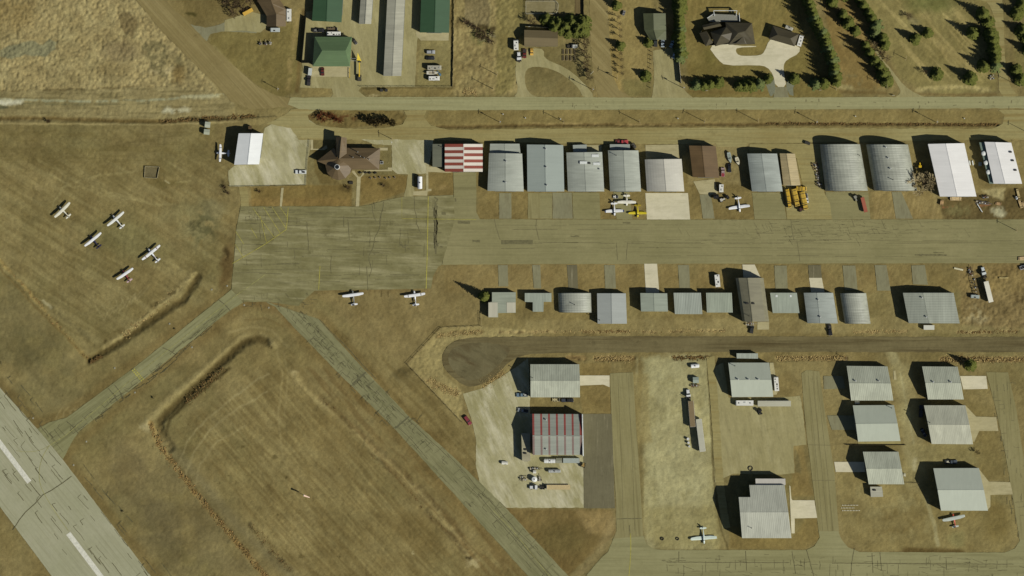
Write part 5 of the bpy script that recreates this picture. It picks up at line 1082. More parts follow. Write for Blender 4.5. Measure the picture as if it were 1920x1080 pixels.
def aeroplane(label, x, y, heading, L=8.0, span=11.0, high=True, c=(214, 212, 206), cf=None, tips=None, tail_dark=None, engines=1, group='light aeroplanes parked on the airfield', chord=1.55, stripe=None):
    """heading: direction of the nose in degrees anticlockwise from east; x, y: middle of the wing"""
    t = thing('small_aeroplane', label, 'aeroplane', x, y, heading, group)
    M = paint('aeroplane_paint', c); F = paint('fuselage_paint', cf or c); TD = paint('tail_paint', tail_dark) if tail_dark else F
    f = MB(); st = [(2.55, .05, 1.0, .16), (2.4, .42, 1.02, .3), (1.6, .52, 1.08, .45), (.9, .58, 1.2, .58), (0, .6, 1.28, .72), (-1.0, .56, 1.26, .66), (-2.2, .36, 1.22, .44), (-3.6, .22, 1.25, .3), (-L + 2.7, .08, 1.32, .16)]
    k = L / 8.0; rs = []
    for X, wy, zc, hz in st:
        rs.append([(X * k, wy * math.cos(a) * (1 if abs(math.cos(a)) < .9 else .97), zc + hz * math.sin(a)) for a in [math.pi * 2 * i / 10 for i in range(10)]])
    f.rings(rs); f.build('fuselage', F, t, smooth=True)
    zw = 1.98 if high else .85
    airfoil(t, 'wing', .95 if high else .7, zw, span / 2, chord, chord * .72, .2, M, .12, 0.12 if high else .45, paint('wing_tip_paint', tips) if tips else None)
    if stripe:
        for s in (-1, 1): q = MB(); q.box((.15 if high else -.1, s * span * .3, zw + .16 + (.12 if high else .45) * .6), (chord * .75, .35, .04)); q.build('wing_stripe', paint('stripe_paint', stripe), t)
        q = MB(); q.box((-2.2, 0, 1.66), (2.6, .16, .05)); q.build('fuselage_stripe', paint('stripe_paint', stripe), t)
    airfoil(t, 'tailplane', -L + 3.75, 1.35, 1.75, 1.0, .7, .1, M if not tail_dark else TD, .25)
    v = MB(); v.side([(-L + 4.0, 1.35), (-L + 3.2, 1.6), (-L + 2.55, 2.75), (-L + 2.0, 2.8), (-L + 2.15, 1.3)], -.06, .06); v.build('fin', TD, t)
    g = MB(); g.box((.85 * k, 0, 1.62), (.6, 1.0, .4), 0, 0, (.6, .8), 0); g.build('windscreen', M_GLASS, t)
    g = MB()
    for s in (-1, 1): g.box((-.1, s * .575, 1.5), (1.5, .08, .36))
    g.build('cabin_window', M_GLASS, t)
    p = MB(); p.box((2.62 * k, 0, 1.0), (.06, 1.9, .16)); p.build('propeller', M_DARK, t)
    n = MB(); n.cyl((2.5 * k, 0, 1.0), (2.82 * k, 0, 1.0), .17, .03, 8); n.build('spinner', M_CHR, t)
    if high:
        for s in (-1, 1): q = MB(); q.cyl((.35, s * .55, .85), (.3, s * 2.4, 1.98), .05, .05, 5); q.build('wing_strut', M, t)
    for wx, wy in ((1.7 * k, 0), (-.2, 1.15), (-.2, -1.15)):
        w = MB(); w.cyl((wx, wy - .09, .28), (wx, wy + .09, .28), .28, .28, 10); w.cyl((wx, wy, .28), (wx + (.1 if wy == 0 else .25), wy * .4, .9), .05, .07, 5); w.build('wheel', M_TYRE, t)
    return t
aeroplane('cream white high wing aeroplane, northwesternmost of the five on the west grass', 117.5, 394, 134, 7.6, 11.2, c=(206, 200, 176), cf=(200, 194, 170), chord=1.7)
aeroplane('white high wing aeroplane with pale nose, northeasternmost of the group on the west grass', 217.5, 411, 130, 8.2, 11.4, c=(210, 208, 196))
aeroplane('white winged aeroplane with dark blue fuselage and tail on the west grass', 175, 449.5, 129, 7.8, 11.2, cf=(44, 40, 62), tail_dark=(40, 36, 56))
aeroplane('white aeroplane with dark red nose stripe, farthest east of the five on the west grass', 284, 474, 129, 8.4, 12.2, stripe=(110, 40, 44))
aeroplane('aeroplane with white wings and maroon fuselage, southernmost on the west grass', 235, 514, 124, 7.2, 10.4, cf=(122, 50, 50), tail_dark=(178, 150, 146))
aeroplane('small white aeroplane nosing west beside the white and grey gabled hangar', 414, 287, 178, 7.2, 9.2, chord=1.4, stripe=(70, 90, 110))
aeroplane('white aeroplane with grey fuselage on the grass south of the apron, western of the two', 662, 553.5, 98, 8, 11.2, cf=(120, 118, 108), chord=1.6)
aeroplane('white aeroplane with white fuselage on the grass south of the apron, eastern of the two', 777.5, 554, 98, 8, 11.2, chord=1.6, stripe=(90, 84, 70))
aeroplane('low wing white aeroplane with dark blue wing tips, nose to the taxilane', 1152, 396, 272, 7.2, 10.2, False, tips=(52, 60, 92), chord=1.6)
aeroplane('white aeroplane with long round tipped wing parked close behind the blue tipped one', 1175, 378.5, 270, 6.4, 9.8, True, c=(216, 210, 190), chord=1.6)
aeroplane('bright yellow low wing aeroplane beside the concrete apron', 1195.5, 399.5, 270, 7.2, 9.6, False, c=(196, 176, 40), cf=(200, 178, 30), tail_dark=(150, 130, 30), chord=1.4)
aeroplane('all white low wing aeroplane with swept tail, south of the parked lorries', 1386, 388.5, 278, 8, 11.2, False, chord=1.6)
aeroplane('long winged pale green white aeroplane standing alone by the southern taxiway', 1319.5, 1009.5, 274, 8.6, 13.8, False, c=(196, 204, 186), cf=(190, 198, 184), chord=1.9)
aeroplane('aeroplane with grey white wing and orange red fuselage south of the bluish grey hangar', 1788, 971.5, 102, 7.6, 12.0, True, c=(170, 174, 160), cf=(186, 86, 62), chord=1.9)
# ------------------------------------------------------------------ vehicles (x forward)
def wheels(root, pos, r=.36, w=.24, name='wheel'):
    for x, y in pos:
        m = MB(); m.cyl((x, y - w / 2, r), (x, y + w / 2, r), r, r, 10, 0); o_ = m.build(name, M_TYRE, root); m = MB(); m.cyl((x, y - w / 2 - .01, r), (x, y + w / 2 + .01, r), r * .5, r * .5, 8); m.build('rim', M_HUB, o_)
def lamps(root, x, y, z):
    for s in (-1, 1):
        m = MB(); m.box((x, s * y, z), (.08, .34, .18)); m.build('headlight', M_LAMP, root)
def car(name, label, x, y, rz, c, L=4.7, wd=1.85, h=1.5, cat='car', kind='car', group=None):
    t = thing(name, label, cat, x, y, rz, group); m = paint('car_paint', c); k = L / 4.7; a = L / 2; b = wd / 2
    body = MB(); body.side([(-a, .3), (-a, .8), (-a + .1, .95), (-a + .9 * k, .98), (a - 1.5 * k, .98), (a - .25, .82), (a, .6), (a, .3)], -b, b, 0, .12, .9); body.build('body', m, t)
    cb = MB()
    if kind == 'suv': f0, f1, r0, r1 = a - 1.45 * k, a - 2.0 * k, -a + .1, -a + .4
    else: f0, f1, r0, r1 = a - 1.4 * k, a - 2.1 * k, -a + .65 * k, -a + 1.25 * k
    cb.side([(r0, .96), (r1, h - .03), (f1, h - .03), (f0, .96)], -b + .1, b - .1, 0, .14, 1.2); cb.build('window_band', M_GLASS, t)
    rf = MB(); rf.box(((r1 + f1) / 2, 0, h), (f1 - r1 + .05, wd - .42, .07)); rf.build('roof', m, t)
    wheels(t, [(a - .85, b - .1), (a - .85, -b + .1), (-a + .85, b - .1), (-a + .85, -b + .1)]); lamps(t, a, b - .3, .68)
    return t
def pickup(label, x, y, rz, c, L=5.7, wd=2.0, h=1.85, bed=(48, 46, 42), load=None, group=None):
    t = thing('pickup_truck', label, 'pickup truck', x, y, rz, group); m = paint('truck_paint', c); a, b = L / 2, wd / 2
    bo = MB(); bo.side([(-a, .45), (-a, 1.05), (.0, 1.05), (.0, 1.1), (a - 1.3, 1.1), (a - .15, .98), (a, .8), (a, .45)], -b, b, 0, .08, 1.0); bo.build('body', m, t)
    g = MB(); g.side([(-.35, 1.08), (-.2, h - .04), (.75, h - .04), (1.35, 1.08)], -b + .1, b - .1, 0, .16, 1.3); g.build('window_band', M_GLASS, t)
    r = MB(); r.box((.28, 0, h), (1.0, wd - .46, .07)); r.build('roof', m, t)
    d = MB(); d.box(((-a - .45) / 2 + .02, 0, 1.06), (a - .62, wd - .45, .05)); d.build('cargo_bed', mat('bed_liner', bed, .8), t)
    if load: q = MB(); q.box((-a * .55, .1, 1.25), (1.1, .9, .4)); q.box((-a * .3, -.4, 1.2), (.5, .5, .3)); q.build('tool_box', mat('tool_box_metal', load, .5), t)
    wheels(t, [(a - .95, b - .1), (a - .95, -b + .1), (-a + 1.05, b - .1), (-a + 1.05, -b + .1)], .4, .26); lamps(t, a, b - .3, .8)
    return t
def camper(label, x, y, rz, L=8, wd=2.5, h=2.9, c=(206, 202, 188), nv=4, name='camper_trailer', cat='camper trailer', motor=False, z0=.7, stripe=None, seed=1):
    t = thing(name, label, cat, x, y, rz); m = paint('trailer_shell', c); a, b = L / 2, wd / 2; rr = random.Random(seed)
    bo = MB(); bo.side([(-a, z0), (-a, h - .15), (-a + .15, h), (a - .5, h), (a - .08, h - .5), (a, h * .55), (a - .15, z0)], -b, b, 0, .08, h - .1); bo.build('body', m, t)
    for i in range(nv):
        v = MB(); X = -a + (i + .6) * (L - .6) / nv + rr.uniform(-.3, .3); Y = rr.choice((-.35, 0, .4)); w_ = .9 if i == nv // 2 else .5
        v.box((X, Y, h + .1), (w_, .55, .22)); v.build('roof_vent', M_DVENT if i % 2 == 0 else M_VENT, t)
    g = MB()
    for s in (-1, 1):
        for X in (-a * .5, a * .3): g.box((X, s * (b + .01), h * .68), (.9, .04, .5))
    g.build('window', M_GLASS, t)
    d = MB(); d.box((-a * .05, -b - .02, h * .5), (.7, .05, 1.8)); d.build('door', M_TRIM, t)
    if motor:
        g = MB(); g.box((a - .12, 0, h * .62), (.2, wd * .8, .7)); g.build('windscreen', M_GLASS, t); wheels(t, [(a - 1.2, b - .15), (a - 1.2, -b + .15), (-a + 2, b - .15), (-a + 2, -b + .15)], .42, .28)
    else:
        g = MB(); g.box((a + .5, 0, .6), (1.2, .12, .12)); g.box((a + .4, .3, .6), (1.0, .08, .1), 0, -.5); g.box((a + .4, -.3, .6), (1.0, .08, .1), 0, .5); g.build('hitch', M_DARK, t)
        wheels(t, [(-.5, b - .15), (.4, b - .15), (-.5, -b + .15), (.4, -b + .15)], .35, .22)
    return t
def semitrailer(label, x, y, rz, L=12, wd=2.5, h=3.6, c=(200, 198, 184), roof=None, side=None, name='semitrailer', cat='trailer', flat=False, z0=1.1, wx=-.32):
    t = thing(name, label, cat, x, y, rz); a, b = L / 2, wd / 2
    if flat:
        m = MB(); m.box((0, 0, z0 + .08), (L, wd, .16)); m.build('deck', mat('trailer_deck', c, .9), t)
        m = MB(); m.box((a - .08, 0, z0 + .7), (.1, wd, 1.1)); m.build('headboard', M_CHR, t)
    else:
        m = MB(); m.box((0, 0, (z0 + h) / 2), (L, wd, h - z0)); m.build('body', paint('box_side', side or c), t)
        m = MB(); m.box((0, 0, h + .02), (L - .04, wd - .12 if side else wd - .02, .05)); m.build('roof', roofmat('trailer_roof', roof or c, 0, .08), t)
        m = MB(); m.box((-a - .02, 0, (z0 + h) / 2), (.05, wd * .92, (h - z0) * .92)); m.build('rear_door', M_CHR, t)
    m = MB(); m.box((0, .45, z0 - .14), (L * .96, .14, .26)); m.box((0, -.45, z0 - .14), (L * .96, .14, .26)); m.build('frame', M_DARK, t)
    for s in (-1, 1): q = MB(); q.box((a * .62, s * .7, z0 / 2), (.14, .14, z0)); q.build('landing_leg', M_DARK, t)
    wheels(t, [(a * wx * 2 + d, s * (b - .25)) for d in (0, 1.25) for s in (-1, 1)], .48, .4)
    return t
def tractor_unit(label, x, y, rz, c=(206, 204, 196), L=7.4, sleeper=True, group=None, deck=(50, 46, 40)):
    t = thing('semi_tractor', label, 'lorry', x, y, rz, group); m = paint('cab_paint', c); a = L / 2
    b = MB(); b.side([(a - 2.3, .7), (a - 2.3, 1.9), (a - .3, 1.65), (a, 1.3), (a, .7)], -.85, .85, 0, .15, 1.5); b.build('hood', m, t)
    b = MB(); b.side([(a - 4.2 if sleeper else a - 3.8, .8), (a - 4.2 if sleeper else a - 3.8, 2.9), (a - 2.9, 2.85), (a - 2.3, 2.0), (a - 2.25, .8)], -1.15, 1.15, 0, .12, 2.7); b.build('cab', m, t)
    g = MB(); g.side([(a - 2.85, 2.78), (a - 2.28, 2.05), (a - 2.22, 2.05), (a - 2.8, 2.8)], -.95, .95); g.build('windscreen', M_GLASS, t)
    f = MB(); f.box((-.4, 0, .85), (L - 1, .9, .25)); f.build('frame', mat('lorry_frame', deck, .8), t)
    f = MB(); f.cyl((-a + 1.6, 0, 1.0), (-a + 1.6, 0, 1.1), .55, .55, 10); f.build('fifth_wheel', M_DARK, t)
    for s in (-1, 1):
        q = MB(); q.cyl((a - 4.4, s * 1.0, 1.0), (a - 4.4, s * 1.0, 3.4), .09, .09, 6); q.build('exhaust_stack', M_CHR, t); q = MB(); q.cyl((a - 3.8, s * .95, .7), (a - 2.6, s * .95, .7), .3, .3, 8); q.build('fuel_tank', M_CHR, t)
    wheels(t, [(a - 1.1, .95), (a - 1.1, -.95), (-a + 1.0, .95), (-a + 1.0, -.95), (-a + 2.25, .95), (-a + 2.25, -.95)], .5, .4); lamps(t, a, .6, 1.0)
    return t
def tank(label, x, y, rz, L=6, r=1.1, c=(210, 208, 200), name='storage_tank', cat='tank', z=.5, skirt=True, ribs=0, wheeled=False):
    t = thing(name, label, cat, x, y, rz); m = paint('tank_paint', c); a = L / 2; b = MB()
    rs = [(-a - .3, r * .35), (-a - .15, r * .8), (-a, r), (a, r), (a + .15, r * .8), (a + .3, r * .35)]
    b.rings([[(X, q * math.cos(i * math.pi / 7), z + r + q * math.sin(i * math.pi / 7)) for i in range(14)] for X, q in rs]); b.build('shell', m, t, smooth=False)
    for X in (-a * .6, a * .6): s = MB(); s.box((X, 0, z * .5 + .2), (.3, r * 1.4, z + .4)); s.build('saddle', M_DARK, t)
    h = MB(); h.cyl((0, 0, z + 2 * r - .05), (0, 0, z + 2 * r + .25), .32, .32, 9); h.build('hatch', M_DVENT, t)
    for i in range(ribs): q = MB(); X = -a + (i + .5) * L / ribs; q.cyl((X - .06, 0, z + r), (X + .06, 0, z + r), r + .06, r + .06, 14); q.build('hoop', M_VENT, t)
    if wheeled: wheels(t, [(-a * .5, .95), (-a * .5, -.95), (-a * .5 + 1.1, .95), (-a * .5 + 1.1, -.95)], .45, .35)
    return t
def container(label, x, y, rz, L=8.5, wd=2.4, h=2.6, c=(140, 146, 136), ribs=16, name='shipping_container', cat='container'):
    t = thing(name, label, cat, x, y, rz); m = MB(); k = ribs * 2; rs = []
    for i in range(k + 1):
        X = -L / 2 + L * i / k; q = 0 if i % 2 else .1; rs.append([(X, -wd / 2 + q * .5, .15), (X, wd / 2 - q * .5, .15), (X, wd / 2 - q * .5, h - q), (X, -wd / 2 + q * .5, h - q)])
    m.rings(rs); m.build('body', paint('container_paint', c, .6), t)
    m = MB(); m.box((L / 2 + .03, 0, h / 2 + .1), (.06, wd * .94, h * .92)); m.build('door', M_CHR, t)
    m = MB()
    for X in (-L / 2, L / 2):
        for Y in (-wd / 2, wd / 2): m.box((X, Y, h / 2), (.14, .14, h))
    m.build('corner_post', M_DARK, t); return t
def box_shed(label, x, y, rz, L, wd, h, c, name='shed', cat='shed', door=True, roofc=None):
    t = thing(name, label, cat, x, y, rz); m = MB(); m.box((0, 0, h / 2), (L, wd, h)); m.build('wall', paint('shed_wall', c, .7), t)
    m = MB(); a, b = L / 2 + .12, wd / 2 + .12; m.add([(-a, -b, h), (a, -b, h), (a, b, h), (-a, b, h), (-a, 0, h + .45), (a, 0, h + .45)], [(0, 1, 5, 4), (2, 3, 4, 5), (0, 4, 3), (1, 2, 5), (0, 3, 2, 1)]); m.build('roof', roofmat('shed_roof', roofc or c, 0, .1), t)
    if door: m = MB(); m.box((L * .2, -wd / 2 - .03, .95), (.9, .06, 1.8)); m.build('door', M_TRIM, t)
    return t
def boat(label, x, y, rz, L=6, c=(190, 184, 164), deck=(150, 140, 116)):
    t = thing('boat', label, 'boat', x, y, rz); m = MB(); rs = []
    for u, w_, zb in ((-1, .8, .75), (-.5, 1.0, .65), (.2, .95, .65), (.7, .55, .8), (1, .05, 1.2)): rs.append([(u * L / 2, -w_, 1.4), (u * L / 2, -w_ * .6, zb), (u * L / 2, w_ * .6, zb), (u * L / 2, w_, 1.4)])
    m.rings(rs); m.build('hull', paint('boat_paint', c), t); m = MB(); m.box((-.3, 0, 1.36), (L * .55, 1.3, .12)); m.build('deck', mat('boat_deck', deck, .8), t)
    m = MB(); m.box((L * .08, 0, 1.65), (.1, 1.4, .5)); m.build('windscreen', M_GLASS, t); m = MB(); m.box((-L / 2 - .2, 0, 1.2), (.5, .4, .8)); m.build('outboard_motor', M_DARK, t)
    m = MB(); m.box((.2, 0, .5), (L * .95, .9, .12)); m.box((L / 2 + .6, 0, .5), (1.2, .12, .12)); m.build('trailer_frame', M_DARK, t); wheels(t, [(-.6, 1.0), (-.6, -1.0)], .3, .2); return t
def farm_tractor(label, x, y, rz, c, L=4.2, cab=True, name='tractor', loader=False):
    t = thing(name, label, 'tractor', x, y, rz); m = paint('tractor_paint', c); k = L / 4.2
    b = MB(); b.box((1.0 * k, 0, 1.3), (1.9 * k, .8, .8), 0, 0, (.96, .85)); b.build('hood', m, t); b = MB(); b.box((-.6 * k, 0, .95), (2.0 * k, .7, .5)); b.build('frame', M_DARK, t)
    b = MB(); b.box((-.6 * k, 0, 2.0), (1.3 * k, 1.3, 1.3)); b.build('cab', M_GLASS, t); b = MB(); b.box((-.6 * k, 0, 2.7), (1.5 * k, 1.5, .14)); b.build('roof', m, t)
    wheels(t, [(-.9 * k, .95), (-.9 * k, -.95)], .8, .42); wheels(t, [(1.5 * k, .75), (1.5 * k, -.75)], .45, .28)
    if loader:
        b = MB(); b.box((2.2 * k, .55, 1.0), (2.0, .12, .2), 0, 0); b.box((2.2 * k, -.55, 1.0), (2.0, .12, .2)); b.build('loader_arm', m, t); b = MB(); b.box((3.3 * k, 0, .6), (.7, 2.0, .8), 0, 0, (.6, 1)); b.build('bucket', M_CHR, t)
    return t
def implement(label, x, y, rz, L=4, wd=2, c=(110, 84, 60), seed=1, name='farm_implement', cat='farm implement', wheel=True):
    t = thing(name, label, cat, x, y, rz); rr = random.Random(seed); m = MB()
    m.box((0, -wd / 2, .7), (L, .15, .18)); m.box((0, wd / 2, .7), (L, .15, .18))
    for i in range(4): m.box((-L / 2 + L * (i + .5) / 4, 0, .72), (.15, wd, .16))
    m.box((L / 2 + .7, 0, .65), (1.5, .14, .14)); m.build('frame', paint('implement_paint', c, .8), t)
    for i in range(5):
        q = MB(); X = -L / 2 + L * (i + .5) / 5; Y = rr.uniform(-wd * .4, wd * .4)
        if i % 2: q.cyl((X, Y - .3, .45), (X, Y + .3, .45), .42, .42, 9); q.build('disc_roller', M_CHR, t)
        else: q.box((X, Y, 1.0), (rr.uniform(.4, .9), rr.uniform(.4, .9), .5), 0, rr.random()); q.build('hopper', paint('hopper_paint', rr.choice([(160, 150, 128), (96, 60, 46), (70, 66, 58)]), .7), t)
    if wheel: wheels(t, [(-L * .2, wd / 2 + .2), (-L * .2, -wd / 2 - .2)], .42, .25)
    return t
def work_truck(label, x, y, rz, L, c=(174, 142, 52), wd=2.9, tankbody=False, group=None):
    """yellow airport truck: cab, long hopper body"""
    t = thing('work_truck', label, 'lorry', x, y, rz, group); m = paint('yellow_truck_paint', c); a = L / 2; b = wd / 2
    q = MB(); q.side([(a - 2.2, .9), (a - 2.2, 2.9), (a - .9, 2.8), (a - .3, 1.9), (a, 1.7), (a, .9)], -b + .2, b - .2, 0, .15, 2.5); q.build('cab', m, t)
    q = MB(); q.side([(a - .95, 2.72), (a - .36, 1.95), (a - .3, 1.98), (a - .9, 2.78)], -b + .4, b - .4); q.build('windscreen', M_GLASS, t)
    q = MB(); zz = 2.7
    q.add([(-a, -b + .5, 1.1), (a - 2.7, -b + .5, 1.1), (a - 2.7, b - .5, 1.1), (-a, b - .5, 1.1), (-a, -b, zz), (a - 2.7, -b, zz), (a - 2.7, b, zz), (-a, b, zz), (-a + .3, -b * .55, zz + .5), (a - 3.0, -b * .55, zz + .5), (a - 3.0, b * .55, zz + .5), (-a + .3, b * .55, zz + .5)],
          [(0, 3, 2, 1), (0, 1, 5, 4), (1, 2, 6, 5), (2, 3, 7, 6), (3, 0, 4, 7), (4, 5, 9, 8), (5, 6, 10, 9), (6, 7, 11, 10), (7, 4, 8, 11), (8, 9, 10, 11)]); q.build('hopper_body', m, t)
    for i in range(3): p = MB(); p.box((-a + 1.2 + i * (L - 4.5) / 2, 0, zz + .55), (.18, wd * .9, .14)); p.build('cross_rib', M_DARK, t)
    p = MB(); p.box((a - 2.45, 0, 1.9), (.35, wd * .8, 1.6)); p.build('bulkhead', M_DARK, t)
    p = MB(); p.box((0, 0, .85), (L * .95, .9, .3)); p.build('frame', M_DARK, t)
    wheels(t, [(a - 1.0, b - .25), (a - 1.0, -b + .25), (-a + 1.2, b - .25), (-a + 1.2, -b + .25), (-a + 2.5, b - .25), (-a + 2.5, -b + .25)], .55, .4); lamps(t, a, b - .6, 1.3)
    return t
YT = 'yellow trucks parked together south of the beige shed'
work_truck('narrow yellow truck, westernmost of the three tall ones parked together', 1478, 372, -80, 10, (178, 142, 44), 2.2, group=YT)
work_truck('middle yellow truck with broad body between two other yellow ones', 1491.5, 370, -76, 9.4, group=YT)
work_truck('easternmost yellow truck, slanting body, dark front end pointing south', 1507, 376, -76, 9.6, group=YT)
work_truck('short yellow truck body lying across the north end of the parked yellow trucks', 1502, 353.5, -4, 5.6, (186, 150, 50), 2.6, group=YT)
pickup('white pickup truck tight against the yellow trucks', 1512, 372, -82, (188, 186, 176), 4.8)
farm_tractor('small dark tractor at the foot of the yellow trucks', 1502.5, 392.5, 10, (70, 44, 40), 3.2)
pickup('black pickup truck north of the sage green hip roofed shop', 597.5, 57, 0, (34, 33, 34), 6.2, load=(110, 108, 100))
semitrailer('dark brown flat trailer between the black pickup and the white camper', 623.5, 55, 0, 5.2, 2.0, 1.6, c=(96, 82, 60), flat=True, z0=.6, name='utility_trailer')
camper('white camper trailer against the north wall of the sage green roofed shop', 625.5, 63.5, 180, 7.4, 2.3, 2.8, nv=5, seed=3)
camper('white camper trailer east of the brown roofed house', 542, 28.5, -90, 6.6, 2.5, 2.8, nv=2, seed=4)
camper('grey white camper trailer just south of the brown roofed house', 515.5, 56.2, 180, 5.2, 2.2, 2.6, c=(170, 174, 166), nv=1, seed=5)
semitrailer('long orange yellow trailer beside the leafless brush at the top', 465, 22.5, 28, 5.6, 1.9, 1.9, c=(200, 162, 70), name='cargo_trailer', z0=.5)
semitrailer('pale grey box trailer west of the two cars before the shop', 581.5, 134.5, 84, 3.8, 1.9, 2.4, c=(176, 180, 174), name='cargo_trailer', z0=.5)
pickup('dark pickup truck south of the pale box trailer before the shop', 579, 151.5, 86, (44, 40, 40), 5.3)
car('car', 'dark red car parked before the sage green roofed shop', 604.8, 134.5, -88, (84, 34, 26), 4.2)
car('car', 'black and white small car at the northeast corner of the sage green roofed shop', 665.5, 78, -55, (64, 62, 58), 3.2, 1.5)
car('car', 'silver car at the north end of the storage compound parking lot', 807.5, 97.5, 0, (150, 150, 146), 4.6, kind='suv')
car('car', 'black car second from the north in the storage compound parking lot', 807, 109, 0, (34, 34, 34), 4.4)
camper('grey camper trailer with rounded end, third in the storage compound parking lot', 814.5, 127, 0, 7.4, 2.4, 2.8, c=(156, 150, 130), nv=4, seed=6)
boat('cream boat on trailer with blue bow in the storage compound parking lot', 811, 136.5, 0, 6.2)
m_ = MB(); t_ = thing('tarpaulin', 'blue tarpaulin strip beside the cream boat', 'tarpaulin', 823, 137.5, -55); m_.box((0, 0, .2), (3.2, .8, .35), 0, 0, (.9, .7)); m_.box((.4, .3, .32), (1.6, .6, .2), 0, .3, (.8, .6)); m_.build('cloth', mat('blue_cloth', (74, 104, 120), .8), t_)
camper('white camper at the south end of the storage compound parking lot', 814, 147, 0, 5.8, 2.3, 2.7, nv=3, seed=7)
camper('white motorhome west of the taupe roofed house', 967.5, 84.5, 92, 5.4, 2.5, 3.0, nv=3, name='motorhome', cat='motorhome', motor=True, seed=8)
tractor_unit('white lorry tractor unit south of the motorhome', 973, 107.5, 94, L=5.6)
pickup('dark red pickup truck before the taupe roofed house', 983.5, 100.5, -92, (96, 36, 30), 4.8)
car('car', 'yellow orange sports car before the taupe roofed house', 997, 97.5, -90, (204, 160, 70), 3.6, 1.75, 1.25)
camper('small white trailer end by the garden beds of the taupe roofed house', 1078, 87, 0, 2.6, 1.9, 1.9, c=(176, 174, 160), nv=0, seed=9)
semitrailer('dark flat trailer left of the small white one by the garden beds', 1068, 87, 0, 2.8, 1.9, 1.2, c=(50, 46, 36), flat=True, z0=.5, name='utility_trailer')
car('quad_bike', 'small black and white quad bike on the dirt strip', 1169.5, 24.5, 70, (120, 116, 110), 2.6, 1.4, 1.2, cat='quad bike')
pickup('dark pickup truck in tree shade against the grey green roofed house', 1229, 80, 90, (52, 56, 52), 4.4)
car('car', 'white and blue car nearest to the grey green roofed house', 1242.5, 81.5, 88, (150, 160, 164), 3.9)
car('car', 'light blue car slanting toward the spruce hedge', 1260, 82, 66, (150, 166, 168), 4.2)
car('car', 'white car half under the spruce hedge, south of the light blue one', 1265, 102.5, 62, (186, 194, 192), 4.2)
camper('white camper trailer at the east wall of the detached dark garage', 1500.5, 76.5, 74, 6.0, 2.3, 2.7, nv=3, seed=10)
camper('pale grey folded trailer at the north wall of the detached dark garage', 1479.5, 52.5, -22, 4.2, 1.8, 1.6, c=(156, 152, 136), nv=1, seed=11)
pickup('white pickup truck alone on the gravel yard west of the terminal', 564, 322.5, 180, (206, 206, 198), 5.8, bed=(190, 190, 182), load=(60, 60, 56))
pickup('bright red truck behind the annex of the narrow bowed hangar', 1166, 266, 0, (158, 58, 58), 6.6, 2.1, load=(120, 50, 50))
tank('dark round ended tank trailer beside the red truck', 1188, 273.5, -55, 2.6, .9, (72, 68, 58), 'tank_trailer', 'tank trailer', .6, wheeled=True)
tank('white horizontal fuel tank on its concrete stand south of the frontage yard', 787.3, 342.5, 90, 6.2, 1.25, (216, 214, 208), 'fuel_tank', z=1.0)
semitrailer('white utility trailer behind the cluster of parked aeroplanes', 1154.5, 369, 0, 2.6, 1.6, 1.5, c=(196, 192, 180), flat=True, z0=.6, name='utility_trailer')
boat('long silver boat north of the black car beside the brown hangar', 1368, 295.5, -78, 5.6, (150, 158, 146), (128, 134, 120))
boat('white boat on trailer, east of the silver boat', 1383, 302, -72, 4.2, (196, 188, 160), (170, 160, 130))
car('car', 'black car on the grass beside the brown hangar', 1367.5, 315, -86, (28, 27, 28), 4.6)
pickup('pickup with white hood and red tail beside the brown hangar', 1355.5, 323, 90, (150, 130, 124), 4.8, bed=(130, 50, 56))
camper('white camper trailer south of the brown hangar between two dark tanks', 1352.3, 353, -90, 4.2, 2.3, 2.6, nv=2, seed=12)
tank('fat black tank west of the white farm tractor', 1342.5, 368.5, 0, 2.4, 1.3, (30, 29, 27), z=.3)
farm_tractor('white farm tractor with loader between the two black tanks', 1354, 374.5, 20, (176, 170, 156), 3.4, loader=False)
tank('small black tank east of the white farm tractor', 1363.8, 369.5, -50, 1.8, .8, (34, 32, 30), z=.3)
semitrailer('dark open skip on the frontage gravel beside the first large arch hangar', 1514, 268.2, -18, 2.8, 1.6, 1.4, c=(52, 50, 44), name='skip', cat='skip', z0=.3)
implement('rusty farm implement, northern of three west of the first large arch hangar', 1529, 312, -70, 4.2, 2.6, (104, 78, 58), 3)
implement('grey farm implement, middle of three west of the first large arch hangar', 1533.5, 330, -80, 4.4, 1.6, (120, 110, 96), 4)
implement('dark farm implement, southern of three west of the first large arch hangar', 1536, 346, -40, 3.6, 2.0, (72, 58, 44), 5)
semitrailer('sloping red and orange dump trailer south of the first large arch hangar', 1620, 384, -76, 8.0, 1.9, 2.6, c=(170, 92, 68), name='dump_trailer', roof=(150, 86, 66))
farm_tractor('grey tractor at the north end of the red dump trailer', 1604, 371, -70, (130, 128, 112), 3.6)
farm_tractor('yellow loader tractor in front of the bare tree', 1725, 310.5, 90, (196, 160, 30), 3.4)
def stack(label, x, y, rz, L, wd, h, c, name='timber_stack', cat='timber', n=5):
    t = thing(name, label, cat, x, y, rz); rr = random.Random(int(x)); m = MB()
    for i in range(n):
        m.box((rr.uniform(-.1, .1), -wd / 2 + wd * (i + .5) / n, h / 2), (L * rr.uniform(.92, 1), wd / n * .86, h * rr.uniform(.85, 1)))
    m.build('planks', mat('sawn_timber', c, .85, .2, 2), t)
    for X in (-L * .35, L * .35): m = MB(); m.box((X, 0, h + .03), (.15, wd, .06)); m.build('strap', M_DARK, t)
    return t
stack('pale planks stacked against the south end of the big white hangar', 1792, 372.5, 0, 6.0, 1.9, 1.3, (196, 170, 124))
stack('small pallet of timber southwest of the big white hangar', 1766, 380, 80, 2.6, 1.8, 1.6, (176, 142, 96), n=4)
stack('long narrow timber stack near the east edge of the picture', 1909, 363, -76, 4.8, 1.2, 1.0, (176, 156, 108), n=3)
